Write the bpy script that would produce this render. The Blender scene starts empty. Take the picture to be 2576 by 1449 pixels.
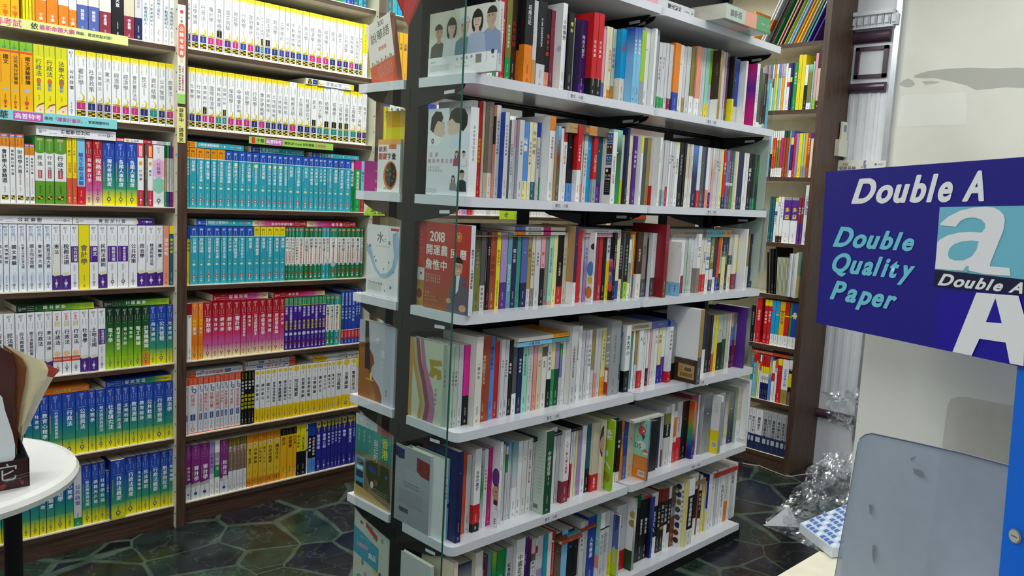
import bpy, math, random, re
import numpy as np
from mathutils import Matrix, Vector
random.seed(7)
sc = bpy.context.scene
COL = sc.collection
# ------------------------------------------------------------------ camera (image taken as 2576 x 1449)
W_, H_ = 2576.0, 1449.0
PP = np.array([1288.0, 724.5]); FP = 2015.0
VA = np.array([3347.0, 597.0]); VV = np.array([456.0, 17600.0])      # vanishing points of the shelves and of the verticals
dA = np.array([*(VA - PP), FP]); dA /= np.linalg.norm(dA)
dV = np.array([*(VV - PP), FP]); dV -= dA * (dV @ dA); dV /= np.linalg.norm(dV)
UP = -dV; dC = np.cross(UP, dA)
RR = np.array([dA, dC, UP])
cam_d = bpy.data.cameras.new('camera'); cam = bpy.data.objects.new('camera', cam_d); COL.objects.link(cam)
cam_d.sensor_width = 36.0; cam_d.lens = FP / W_ * 36.0; cam_d.clip_start = 0.02
Mx = Matrix(((RR[0, 0], -RR[0, 1], -RR[0, 2], 0), (RR[1, 0], -RR[1, 1], -RR[1, 2], 0), (RR[2, 0], -RR[2, 1], -RR[2, 2], 0), (0, 0, 0, 1)))
cam.matrix_world = Mx
sc.camera = cam
# ------------------------------------------------------------------ world, lamps, exposure
wd = bpy.data.worlds.new('world'); sc.world = wd; wd.use_nodes = True
wd.node_tree.nodes['Background'].inputs[0].default_value = (0.86, 0.93, 1.0, 1)
wd.node_tree.nodes['Background'].inputs[1].default_value = 0.42
sc.view_settings.view_transform = 'Standard'; sc.view_settings.look = 'None'
sc.view_settings.exposure = 0.0; sc.view_settings.gamma = 1.0; sc.view_settings.use_curve_mapping = False
def area(name, loc, size, power, col=(1, 1, 1), rot=(0, 0, 0)):
    l = bpy.data.lights.new(name, 'AREA'); l.shape = 'RECTANGLE'; l.size = size[0]; l.size_y = size[1]
    l.energy = power; l.color = col
    o = bpy.data.objects.new(name, l); COL.objects.link(o); o.location = loc; o.rotation_euler = rot
    return o
area('aisle_lamp', (1.7, 2.35, 1.50), (3.2, 0.25), 57, (0.97, 1.0, 0.98))
area('front_lamp', (2.5, 0.62, 1.50), (3.0, 0.25), 32, (0.97, 1.0, 0.98))
area('street_lamp', (-0.9, 0.2, 1.35), (1.6, 1.6), 32, (0.95, 0.98, 1.0), (0, math.radians(-35), 0))  # added fill from the open street side, lifts the sign and rack-end covers
sc.cycles.max_bounces = 6; sc.cycles.diffuse_bounces = 3; sc.cycles.glossy_bounces = 3
sc.cycles.transmission_bounces = 6; sc.cycles.transparent_max_bounces = 10
FLOOR = -1.39; YG = 1.59; YB = 3.10; XF = 3.97; XW = 4.25; CEIL = 1.56
# ------------------------------------------------------------------ pixel <-> place
def ray(x, y): return RR @ np.array([x - PP[0], y - PP[1], FP])
def onX(x, y, X): d = ray(x, y); return d * (X / d[0])
def onY(x, y, Y): d = ray(x, y); return d * (Y / d[1])
def onZ(x, y, z): d = ray(x, y); return d * (z / d[2])
def zAt(X, Y, py):                                                     # height at which the vertical line (X, Y) shows at row py
    a = RR.T @ np.array([X, Y, 0.0]); b = RR.T @ np.array([0, 0, 1.0]); k = (py - PP[1]) / FP
    return (k * a[2] - a[1]) / (b[1] - k * b[2])
# ------------------------------------------------------------------ colours
PAL = dict(w='f2f3f2', ow='e9e5da', cr='f1e8c6', lg='d3d4d6', g='9fa3a6', dg='54585c', k='17171b', n='1a2556', b='2244a6', rb='262a9c', lb='5b93dc', sk='84c6ec',
    cy='12a3de', t='2aa2b6', st='5fa3a8', dt='17616f', gr='1f9850', sg='3f9a80', dgr='1b5030', lm='a6d02a', ol='80803a', y='f3e21a', gy='f0b80e', oy='f7a81c', o='f0861c', ro='e54f28',
    r='d01e26', dr='8a1a26', pk='f0a6bc', mg='cf1e7c', hp='f32ba4', pu='5e2a92', lp='ab93cc', dp='3b1b5c', br='7c4a26', db='402a20', tn='c29a66', sa='f09a80', mt='9ee0c6',
    rs='a8482c', be='d8ceb4', gd='a8904a', ib='5668ae', tg='8f857a', dk='6a5f52', vk='0e0e12', lgr='bccabc', mr='8c3044', yl='f0e69a', wb='dde8f4')
def C(c):
    if isinstance(c, (tuple, list)): return tuple(c)
    h = PAL.get(c, c)
    return tuple(int(h[i:i + 2], 16) / 255 for i in (0, 2, 4))
def lum(c): c = C(c); return .3 * c[0] + .59 * c[1] + .11 * c[2]
# ------------------------------------------------------------------ materials
def nodemat(name):
    m = bpy.data.materials.new(name); m.use_nodes = True
    return m, m.node_tree, m.node_tree.nodes['Principled BSDF']
def L(nt, a, b): nt.links.new(a, b)
def coord(nt, scale=(1, 1, 1), kind='Object'):
    tc = nt.nodes.new('ShaderNodeTexCoord'); mp = nt.nodes.new('ShaderNodeMapping'); mp.inputs['Scale'].default_value = scale
    L(nt, tc.outputs[kind], mp.inputs[0]); return mp.outputs[0]
def noise(nt, vec, scale, detail=3):
    n = nt.nodes.new('ShaderNodeTexNoise'); n.inputs['Scale'].default_value = scale; n.inputs['Detail'].default_value = detail
    if vec is not None: L(nt, vec, n.inputs['Vector'])
    return n.outputs['Fac']
def ramp(nt, fac, stops):
    r = nt.nodes.new('ShaderNodeValToRGB'); L(nt, fac, r.inputs[0]); e = r.color_ramp.elements
    while len(e) < len(stops): e.new(0.5)
    for k, (p_, c_) in enumerate(stops): e[k].position = p_; e[k].color = (*c_, 1)
    return r.outputs[0]
def lin(c): return tuple((v / 12.92 if v <= .04045 else ((v + .055) / 1.055) ** 2.4) for v in C(c))
def plain(name, col, rough=.5, metal=0.0, var=.06, scale=20, spec=.5):
    m, nt, b = nodemat(name); c = lin(col)
    f = noise(nt, coord(nt), scale)
    o = ramp(nt, f, [(.3, tuple(v * (1 - var) for v in c)), (.7, tuple(min(1, v * (1 + var)) for v in c))])
    L(nt, o, b.inputs['Base Color']); b.inputs['Roughness'].default_value = rough; b.inputs['Metallic'].default_value = metal
    b.inputs['Specular IOR Level'].default_value = spec
    return m
def printed(name, rough, spec=.4):
    m, nt, b = nodemat(name)
    a = nt.nodes.new('ShaderNodeVertexColor'); a.layer_name = 'Col'
    f = noise(nt, coord(nt), 60, 2); mr = nt.nodes.new('ShaderNodeMapRange'); L(nt, f, mr.inputs[0]); mr.inputs[3].default_value = rough - .08; mr.inputs[4].default_value = rough + .08
    L(nt, a.outputs[0], b.inputs['Base Color']); L(nt, mr.outputs[0], b.inputs['Roughness']); b.inputs['Specular IOR Level'].default_value = spec
    return m
M = {}
M['print'] = printed('printed_card', .38)
M['matte'] = printed('printed_matte', .65, .25)
def mat_pages():
    m, nt, b = nodemat('page_edges'); v = coord(nt, (900, 1, 1))
    f = noise(nt, v, 3, 2); L(nt, ramp(nt, f, [(.3, lin('cfc6ae')), (.7, lin('efe9d8'))]), b.inputs['Base Color']); b.inputs['Roughness'].default_value = .85; return m
M['pages'] = mat_pages()
def mat_wood():
    m, nt, b = nodemat('dark_walnut'); f = noise(nt, coord(nt, (3, 60, 60)), 2.2, 6)
    L(nt, ramp(nt, f, [(.25, lin('352318')), (.5, lin('4b3427')), (.78, lin('5f4636'))]), b.inputs['Base Color']); b.inputs['Roughness'].default_value = .5; return m
M['wood'] = mat_wood()
def mat_woodv():
    m, nt, b = nodemat('dark_walnut_upright'); f = noise(nt, coord(nt, (60, 60, 3)), 2.2, 6)
    L(nt, ramp(nt, f, [(.25, lin('38271c')), (.5, lin('4e382b')), (.78, lin('604838'))]), b.inputs['Base Color']); b.inputs['Roughness'].default_value = .5; return m
M['woodv'] = mat_woodv()
M['lam'] = plain('cream_laminate', 'f0e8d0', .55)
M['white'] = plain('white_enamel', 'e6e8ee', .22, 0, .02)
M['black'] = plain('black_metal', '0e0e11', .5, 0, .06, 20, .3)
M['grey'] = plain('grey_plastic', 'b8bcc0', .4)
M['wall'] = plain('painted_plaster', 'e3e2d6', .7, 0, .04, 4)
M['ceil'] = plain('ceiling_board', 'e8e8e4', .8)
M['trimw'] = plain('white_plaster_trim', 'e6e9ec', .45, 0, .03)
M['maroon'] = plain('maroon_gloss_paint', '4a3444', .25, 0, .08)
M['steel'] = plain('brushed_aluminium', 'c4c8d0', .28, .7)
M['blue'] = plain('blue_lacquer', '0a6be0', .3, 0, .03)
M['board'] = plain('cream_board', 'dedfd6', .5, 0, .03, 3)
M['table'] = plain('white_table_gloss', 'e6e6e0', .16, 0, .02)
M['cable'] = plain('pink_cable', 'b89a94', .5)
M['ivory'] = plain('ivory_plastic', 'e6e3d0', .35)
def mat_glass(name, tint, rough=0.0, alpha=None):
    m, nt, b = nodemat(name); nt.nodes.remove(b); out = nt.nodes['Material Output']
    tr = nt.nodes.new('ShaderNodeBsdfTransparent'); gl = nt.nodes.new('ShaderNodeBsdfGlossy'); fr = nt.nodes.new('ShaderNodeFresnel'); mx = nt.nodes.new('ShaderNodeMixShader')
    fr.inputs[0].default_value = 1.5; gl.inputs['Roughness'].default_value = rough; tr.inputs[0].default_value = (*tint, 1); gl.inputs[0].default_value = (1, 1, 1, 1)
    ge = nt.nodes.new('ShaderNodeNewGeometry'); sb = nt.nodes.new('ShaderNodeMath'); sb.operation = 'SUBTRACT'; sb.inputs[0].default_value = 1.0; L(nt, ge.outputs['Backfacing'], sb.inputs[1])
    ml = nt.nodes.new('ShaderNodeMath'); ml.operation = 'MULTIPLY'; L(nt, fr.outputs[0], ml.inputs[0]); L(nt, sb.outputs[0], ml.inputs[1])
    L(nt, ml.outputs[0], mx.inputs[0]); L(nt, tr.outputs[0], mx.inputs[1]); L(nt, gl.outputs[0], mx.inputs[2])
    o = mx.outputs[0]
    if alpha is not None:
        df = nt.nodes.new('ShaderNodeBsdfDiffuse'); df.inputs[0].default_value = (*alpha[0], 1); m2 = nt.nodes.new('ShaderNodeMixShader'); m2.inputs[0].default_value = alpha[1]
        if len(alpha) > 2:
            f = noise(nt, coord(nt), alpha[2], 4); mr = nt.nodes.new('ShaderNodeMapRange'); L(nt, f, mr.inputs[0]); mr.inputs[1].default_value = .35; mr.inputs[2].default_value = .7; mr.inputs[3].default_value = alpha[1] * .45; mr.inputs[4].default_value = alpha[1] * 1.5; L(nt, mr.outputs[0], m2.inputs[0])
        L(nt, o, m2.inputs[1]); L(nt, df.outputs[0], m2.inputs[2]); o = m2.outputs[0]
    L(nt, o, out.inputs[0]); return m
M['glass'] = mat_glass('clear_glass', (.90, .945, .93))
M['glassedge'] = plain('green_glass_edge', '1e5a48', .15, 0, .1)
M['acrylic'] = mat_glass('grey_acrylic', (.80, .84, .90), .03, (lin('a9b4c4'), .62, 3))
M['acrylic2'] = mat_glass('thin_clear_acrylic', (.93, .93, .92), .03, (lin('b8b4a8'), .22, 3))
M['film'] = mat_glass('crinkled_clear_film', (.90, .92, .95), .12, (lin('e6eaf0'), .16, 30))
M['wrap'] = mat_glass('shrink_wrap', (.95, .97, .98), .06)
def mat_floor():
    m, nt, b = nodemat('crazy_marble_paving'); v = coord(nt, (1, 1, 1))
    nz = nt.nodes.new('ShaderNodeTexNoise'); nz.inputs['Scale'].default_value = 3; L(nt, v, nz.inputs['Vector'])
    mxv = nt.nodes.new('ShaderNodeMixRGB'); mxv.inputs[0].default_value = .05; L(nt, v, mxv.inputs[1]); L(nt, nz.outputs['Color'], mxv.inputs[2])
    vo = nt.nodes.new('ShaderNodeTexVoronoi'); vo.feature = 'DISTANCE_TO_EDGE'; vo.inputs['Scale'].default_value = 4.2; L(nt, mxv.outputs[0], vo.inputs['Vector'])
    vc = nt.nodes.new('ShaderNodeTexVoronoi'); vc.inputs['Scale'].default_value = 4.2; L(nt, mxv.outputs[0], vc.inputs['Vector'])
    sep = nt.nodes.new('ShaderNodeSeparateColor'); L(nt, vc.outputs['Color'], sep.inputs[0])
    stone = ramp(nt, sep.outputs[0], [(0, lin('10161a')), (.25, lin('182030')), (.42, lin('302620')), (.6, lin('20342a')), (.8, lin('3a4c40')), (1, lin('141c20'))])
    n2 = noise(nt, mxv.outputs[0], 9, 8); vein = ramp(nt, n2, [(.485, (0, 0, 0)), (.50, (.05, .065, .05)), (.515, (0, 0, 0))])
    n3 = noise(nt, v, 14, 6); mul = nt.nodes.new('ShaderNodeMixRGB'); mul.blend_type = 'MULTIPLY'; mul.inputs[0].default_value = 1; L(nt, stone, mul.inputs[1]); L(nt, ramp(nt, n3, [(.3, (.45, .45, .45)), (.7, (1.5, 1.5, 1.5))]), mul.inputs[2])
    ad = nt.nodes.new('ShaderNodeMixRGB'); ad.blend_type = 'ADD'; ad.inputs[0].default_value = .7; L(nt, mul.outputs[0], ad.inputs[1]); L(nt, vein, ad.inputs[2])
    wn = noise(nt, v, 2.3, 2); mw = nt.nodes.new('ShaderNodeMapRange'); L(nt, wn, mw.inputs[0]); mw.inputs[1].default_value = .35; mw.inputs[2].default_value = .65; mw.inputs[3].default_value = .4; mw.inputs[4].default_value = 2.2
    dv = nt.nodes.new('ShaderNodeMath'); dv.operation = 'DIVIDE'; L(nt, vo.outputs[0], dv.inputs[0]); L(nt, mw.outputs[0], dv.inputs[1])
    mort = nt.nodes.new('ShaderNodeMixRGB'); L(nt, ramp(nt, dv.outputs[0], [(.016, (0, 0, 0)), (.030, (1, 1, 1))]), mort.inputs[0])
    L(nt, ramp(nt, n3, [(.3, lin('3a4a3e')), (.7, lin('5a6a5c'))]), mort.inputs[1]); L(nt, ad.outputs[0], mort.inputs[2])
    L(nt, mort.outputs[0], b.inputs['Base Color']); b.inputs['Roughness'].default_value = .22
    return m
M['floor'] = mat_floor()
def mat_foil():
    m, nt, b = nodemat('crumpled_film_sheen'); n = nt.nodes.new('ShaderNodeTexVoronoi'); n.inputs['Scale'].default_value = 26; L(nt, coord(nt, (1, 1.6, 1)), n.inputs['Vector'])
    n2 = noise(nt, coord(nt), 30, 5)
    bp = nt.nodes.new('ShaderNodeBump'); bp.inputs['Strength'].default_value = 1.0; bp.inputs['Distance'].default_value = .012; L(nt, n.outputs[0], bp.inputs['Height'])
    out = nt.nodes['Material Output']; gl = nt.nodes.new('ShaderNodeBsdfGlossy'); gl.inputs['Roughness'].default_value = .22; gl.inputs[0].default_value = (1, 1, 1, 1); L(nt, bp.outputs[0], gl.inputs['Normal'])
    tr = nt.nodes.new('ShaderNodeBsdfTransparent'); tr.inputs[0].default_value = (.93, .95, .97, 1); mx = nt.nodes.new('ShaderNodeMixShader')
    mr = nt.nodes.new('ShaderNodeMapRange'); L(nt, n2, mr.inputs[0]); mr.inputs[1].default_value = .35; mr.inputs[2].default_value = .65; mr.inputs[3].default_value = .08; mr.inputs[4].default_value = .55
    L(nt, mr.outputs[0], mx.inputs[0]); L(nt, tr.outputs[0], mx.inputs[1]); L(nt, gl.outputs[0], mx.inputs[2]); L(nt, mx.outputs[0], out.inputs[0]); nt.nodes.remove(b)
    return m
M['foil'] = mat_foil()
# ------------------------------------------------------------------ lettering: outlines of the built-in font, one fill per character
_G = {}
def glyph(ch, bold=True, it=False):
    key = (ch, bold, it)
    if key not in _G:
        c = bpy.data.curves.new('g', 'FONT'); c.body = ch; c.size = 1; c.resolution_u = 2 if ord(ch) > 255 else 4
        if it: c.shear = .25
        o = bpy.data.objects.new('g', c); COL.objects.link(o)
        m = bpy.data.meshes.new_from_object(o.evaluated_get(bpy.context.evaluated_depsgraph_get()))
        v = np.zeros(len(m.vertices) * 3); m.vertices.foreach_get('co', v); v = v.reshape(-1, 3)[:, :2]
        f = [tuple(p_.vertices) for p_ in m.polygons]
        if len(v) == 0: v = np.zeros((0, 2))
        w_ = (v[:, 0].max() - v[:, 0].min()) if len(v) else .3
        x0 = v[:, 0].min() if len(v) else 0
        _G[key] = (v, f, x0, w_)
        bpy.data.objects.remove(o); bpy.data.curves.remove(c); bpy.data.meshes.remove(m)
    return _G[key]
class MB:
    """Collects faces with a colour and a material each, and links them as ONE mesh object."""
    def __init__(s): s.v = []; s.n = 0; s.l = []; s.c = []; s.m = []; s.mats = []
    def mi(s, mat):
        if mat not in s.mats: s.mats.append(mat)
        return s.mats.index(mat)
    def poly(s, pts, col='w', mat='print', cols=None):
        k = len(pts); s.v.append(np.asarray(pts, float)); s.l.append(tuple(range(s.n, s.n + k))); s.n += k
        s.c.append([C(q) for q in cols] if cols else [C(col)] * k); s.m.append(s.mi(mat))
    def mesh(s, v, faces, col='w', mat='print'):
        v = np.asarray(v, float)
        if len(v) == 0: return
        b = s.n; s.v.append(v); s.n += len(v); c = C(col); mi = s.mi(mat)
        for f in faces: s.l.append(tuple(i + b for i in f)); s.c.append([c] * len(f)); s.m.append(mi)
    def box(s, x0, x1, y0, y1, z0, z1, col='w', mat='print', over=None, skip=()):
        P = [(x0, y0, z0), (x1, y0, z0), (x1, y1, z0), (x0, y1, z0), (x0, y0, z1), (x1, y0, z1), (x1, y1, z1), (x0, y1, z1)]
        for nm, f in (('b', (0, 3, 2, 1)), ('t', (4, 5, 6, 7)), ('f', (0, 1, 5, 4)), ('r', (1, 2, 6, 5)), ('k', (2, 3, 7, 6)), ('l', (3, 0, 4, 7))):
            if nm in skip: continue
            mt, cc = (over or {}).get(nm, (mat, col))
            s.poly([P[i] for i in f], cc, mt)
    def prism(s, prof, a0, a1, axis, col='w', mat='print'):
        """prof: 2D outline in the two other axes; extruded from a0 to a1 along axis."""
        def P(u, v, a): return (a, u, v) if axis == 0 else ((u, a, v) if axis == 1 else (u, v, a))
        n = len(prof)
        s.poly([P(u, v, a0) for u, v in prof], col, mat); s.poly([P(u, v, a1) for u, v in prof[::-1]], col, mat)
        for i in range(n):
            j = (i + 1) % n; s.poly([P(*prof[i], a0), P(*prof[j], a0), P(*prof[j], a1), P(*prof[i], a1)][::-1], col, mat)
    def build(s, name, parent=None, loc=None, rot=None, smooth=False):
        me = bpy.data.meshes.new(name)
        if s.n:
            V = np.concatenate(s.v); me.vertices.add(len(V)); me.vertices.foreach_set('co', V.ravel())
            tot = np.array([len(f) for f in s.l], np.int32); li = np.fromiter((i for f in s.l for i in f), np.int32)
            me.loops.add(len(li)); me.loops.foreach_set('vertex_index', li)
            me.polygons.add(len(tot)); me.polygons.foreach_set('loop_start', np.concatenate([[0], np.cumsum(tot)[:-1]]).astype(np.int32))
            me.polygons.foreach_set('material_index', np.array(s.m, np.int32))
            if smooth: me.polygons.foreach_set('use_smooth', np.ones(len(tot), bool))
            me.update(calc_edges=True)
            a = me.color_attributes.new('Col', 'BYTE_COLOR', 'CORNER')
            cc = np.ones((len(li), 4)); cc[:, :3] = np.array([q for f in s.c for q in f]); a.data.foreach_set('color_srgb', cc.ravel())
            me.validate()
        for mt in s.mats: me.materials.append(M[mt])
        o = bpy.data.objects.new(name, me); COL.objects.link(o)
        if parent is not None: o.parent = parent
        if loc is not None: o.location = loc
        if rot is not None: o.rotation_euler = rot
        return o
def tag(o, label=None, cat=None, group=None, kind=None):
    if label: o['label'] = label
    if cat: o['category'] = cat
    if group: o['group'] = group
    if kind: o['kind'] = kind
    return o
def empty(name, loc, label, cat, group=None, rz=0):
    o = bpy.data.objects.new(name, None); COL.objects.link(o); o.location = loc; o.rotation_euler = (0, 0, rz); o.empty_display_size = .05
    return tag(o, label, cat, group)
def struct(name, mb, **k): return tag(mb.build(name, **k), kind='structure')
# ---- a flat printed face: origin o (top-left), U across (unit), D down (unit), N outward, size w x h
class Face:
    def __init__(s, mb, o, U, D, w, h, mat='print'):
        s.mb = mb; s.o = np.array(o, float); s.U = np.array(U, float); s.D = np.array(D, float); s.N = np.cross(s.U, -s.D) * 1.0; s.w = w; s.h = h; s.mat = mat; s.k = 0
    def P(s, u, v, off=0): return s.o + s.U * u + s.D * v + s.N * off
    def off(s): s.k += 1; return .0001 + .00002 * s.k
    def rect(s, s0, s1, t0, t1, col, col2=None, off=None):
        e = s.off() if off is None else off; c2 = col if col2 is None else col2
        s.mb.poly([s.P(s0 * s.w, t1 * s.h, e), s.P(s1 * s.w, t1 * s.h, e), s.P(s1 * s.w, t0 * s.h, e), s.P(s0 * s.w, t0 * s.h, e)], mat=s.mat, cols=[c2, c2, col, col])
    def pg(s, pts, col):
        e = s.off(); a = sum(pts[i][0] * pts[(i + 1) % len(pts)][1] * s.w * s.h - pts[(i + 1) % len(pts)][0] * pts[i][1] * s.w * s.h for i in range(len(pts)))
        if a > 0: pts = pts[::-1]
        s.mb.poly([s.P(u * s.w, v * s.h, e) for u, v in pts], col, s.mat)
    def disc(s, cu, cv, ru, rv=None, col='k', n=14, a0=0, a1=360):
        """centre in fractions, radii in metres"""
        rv = ru if rv is None else rv; e = s.off()
        ru = min(ru, .55 * s.w); cl = lambda q, m_: min(max(q, .0), m_)
        s.mb.poly([s.P(cl(cu * s.w + ru * math.cos(math.radians(a0 + (a1 - a0) * i / n)), s.w), cl(cv * s.h - rv * math.sin(math.radians(a0 + (a1 - a0) * i / n)), s.h), e) for i in range(n + (a1 - a0 < 360))], col, s.mat)
    def bands(s, spec, s0=0, s1=1):
        for t0, t1, c0, c1 in spec: s.rect(s0, s1, t0, t1, c0, c1, off=0.0)
    def _put(s, ch, cx, cy, size, rot, col, bold, sx=1.0, it=False):
        v, f, x0, w_ = glyph(ch, bold, it)
        if not len(v): return
        g = v.copy(); cjk = ord(ch) > 0x2E00
        g[:, 0] -= (0.5 if cjk else x0 + w_ / 2); g[:, 1] -= .38 if cjk else .34
        g[:, 0] *= sx; g *= size
        if rot == 90: g = np.stack([g[:, 1], -g[:, 0]], 1)      # reads downwards
        if rot == 180: g = -g
        if rot == -90: g = np.stack([-g[:, 1], g[:, 0]], 1)
        e = size * (.018 if size < .015 else .028)
        for j, (ax, ay) in enumerate(((-e, 0), (e, 0), (0, e)) if bold and size > .006 else ((0, 0),)):
            P = s.o + np.outer(cx + ax + g[:, 0], s.U) + np.outer(cy + ay - g[:, 1], s.D) + s.N * (s.toff + .000012 * j)
            s.mb.mesh(P, f, col, s.mat)
    def vtext(s, txt, t0, t1, cu=.5, fw=.8, col='k', bold=True):
        """stacked characters (Latin runs turned sideways) filling t0..t1 down the middle of cu"""
        s.toff = s.off(); txt = txt.replace('_', ' '); L_ = (t1 - t0) * s.h
        if any(ord(c) > 0x2E00 for c in txt) or len(txt) == 1:
            n = len(txt); sz = min(fw * s.w, L_ / n * .98); st = min(L_ / n, sz * 1.35); y = t0 * s.h + st / 2
            for c in txt: s._put(c, cu * s.w, y, sz, 90 if c in '(（)）' and False else 0, col, bold); y += st
        else: s.htext(txt, t0, t1, cu, fw, col, bold, 90)
    def htext(s, txt, a0, a1, c, fw, col='k', bold=True, rot=0, it=False):
        """a run of letters: rot 0 along U from a0..a1 at height c; rot 90 down D from a0..a1 at column c"""
        s.toff = s.off(); txt = txt.replace('_', ' '); L_ = (a1 - a0) * (s.h if rot in (90, -90) else s.w)
        adv = [(.3 if ch == ' ' else (1.0 if ord(ch) > 0x2E00 else glyph(ch, bold, it)[3] + .08)) for ch in txt]; tot = sum(adv)
        hgt = fw * (s.w if rot in (90, -90) else s.h); sz = min(hgt / .75, L_ / tot); x = (a0 * (s.h if rot in (90, -90) else s.w)) + (L_ - tot * sz) / 2
        if rot == -90: x = a1 * s.h - (L_ - tot * sz) / 2
        for ch, ad in zip(txt, adv):
            m_ = x + (ad * sz / 2 if rot != -90 else -ad * sz / 2)
            if rot in (90, -90): s._put(ch, c * s.w, m_, sz, rot, col, bold, it=it)
            else: s._put(ch, m_, c * s.h, sz, 0, col, bold, it=it)
            x += ad * sz * (1 if rot != -90 else -1)
    def marks(s, t0, t1, cu=.5, fw=.5, col='dg', n=None):
        """writing too small to read in the photograph: stroke clusters"""
        L_ = (t1 - t0) * s.h; fz = min(fw * s.w, .0105); sz = min(fz, L_ / n) if n else fz; n = n or max(1, int(L_ / (sz * 1.12))); e = s.off(); y = t0 * s.h
        st = L_ / n; q = sz * .43; big = sz > .0045
        for i in range(n):
            cy = y + st * (i + .5); cx = cu * s.w
            for k in ((-.9, -.3, .3, .9) if big else (-.8, 0, .8)):
                if random.random() < .15: continue
                ww = q * random.uniform(.45, 1); yy = cy + k * q; d = q * (.09 if big else .16); xo = cx + random.uniform(-.15, .15) * q
                s.mb.poly([s.P(xo - ww, yy + d, e), s.P(xo + ww, yy + d, e), s.P(xo + ww, yy - d, e), s.P(xo - ww, yy - d, e)], col, s.mat)
            for xx in ((cx - q * random.uniform(.3, .7), cx + q * random.uniform(.2, .7)) if big else (cx + random.uniform(-.5, .5) * q,)):
                d = q * (.09 if big else .15); h0 = random.uniform(.5, 1)
                s.mb.poly([s.P(xx - d, cy + q, e), s.P(xx + d, cy + q, e), s.P(xx + d, cy - q * h0, e), s.P(xx - d, cy - q * h0, e)], col, s.mat)
    def hmarks(s, s0, s1, t, sz, col='dg'):
        n = max(1, int((s1 - s0) * s.w / (sz * 1.2))); e = s.off(); q = sz * .42
        for i in range(n):
            cx = s0 * s.w + sz * 1.2 * (i + .5); cy = t * s.h
            for k in (-.7, .6):
                ww = q * random.uniform(.5, 1); d = q * .2; yy = cy + k * q
                s.mb.poly([s.P(cx - ww, yy + d, e), s.P(cx + ww, yy + d, e), s.P(cx + ww, yy - d, e), s.P(cx - ww, yy - d, e)], col, s.mat)
            d = q * .18; s.mb.poly([s.P(cx - d, cy + q, e), s.P(cx + d, cy + q, e), s.P(cx + d, cy - q, e), s.P(cx - d, cy - q, e)], col, s.mat)
def parse_bands(code):
    """'b>.5t>.8y' : blue fading to teal over 0-.5, teal fading to yellow over .5-.8, then yellow. 'w.7r' : white to .7, red below."""
    tk = re.findall(r'([a-z]+)(>?)(\.\d+)?', code); out = []; t = 0.0
    for i, (c, g, f) in enumerate(tk):
        t1 = float(f) if f else 1.0
        out.append((t, t1, c, tk[i + 1][0] if g and i + 1 < len(tk) else c)); t = t1
    return out
# ------------------------------------------------------------------ spine designs of the exam guides: each draws on a Face, returns (description, side colours)
NAVY = dict(n='navy', pu='purple', mg='magenta', b='blue', dp='dark purple', dt='teal', t='teal')
def st_A(F, a, ttl):                      # white, yellow crown, crescent, coloured author block, gold squares at the foot
    kl = a.endswith('K'); no_y = a.endswith('W') ; a2 = a.rstrip('KWY')
    if 'W' in a: F.bands(parse_bands('w')); F.marks(.02, .06, fw=.5, col='g', n=2)
    else: F.bands(parse_bands('y.05y>.12w')); F.rect(.2, .8, .02, .022, 'gd'); F.marks(.025, .06, fw=.6, col='gy', n=2)
    F.marks(.085, .24, cu=.28, fw=.2, col='g', n=9); F.marks(.11, .22, cu=.74, fw=.26, col='g', n=4)
    n = len(ttl); F.vtext(ttl, .26, min(.68, .27 + .082 * n), fw=.62, col='54545e', bold=False)
    if n < 5 and not kl: F.marks(.27 + .082 * n, min(.27 + .082 * n + .12, .64), fw=.24, col='g', n=4)
    if 'K' in a: F.rect(.2, .8, .63, .74, 'k'); F.marks(.64, .735, fw=.3, col='y', n=4)
    else:
        F.disc(.5, .70, F.w * .34, F.w * .42, 'd8c62a', 14); F.disc(.40, .69, F.w * .26, F.w * .33, 'f2f3f2', 14); F.disc(.38, .705, F.w * .05, col='gd', n=6)
    F.rect(.1, .9, .75, .757, 'k'); F.rect(.1, .9, .757, .765, 'y'); c = {'n': '28306e', 'b': '2a4490', 'dp': '42246e', 'pu': '4e2a86', 'mg': 'c4307a', 'dt': '2a8a80', 't': '2a8a80'}[a2]
    F.rect(.12, .88, .768, .872, c); F.marks(.785, .855, fw=.28, col='w', n=4)
    F.rect(.12, .88, .885, .968, '3a3410'); 
    for u in (0, 1):
        for v in (0, 1, 2): 
            if (u + v) % 2 == 0: F.rect(.18 + u * .34, .48 + u * .34, .892 + v * .025, .912 + v * .025, 'd8c020')
    return 'white exam guide with %s author block' % NAVY[a2], 'w'
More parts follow.
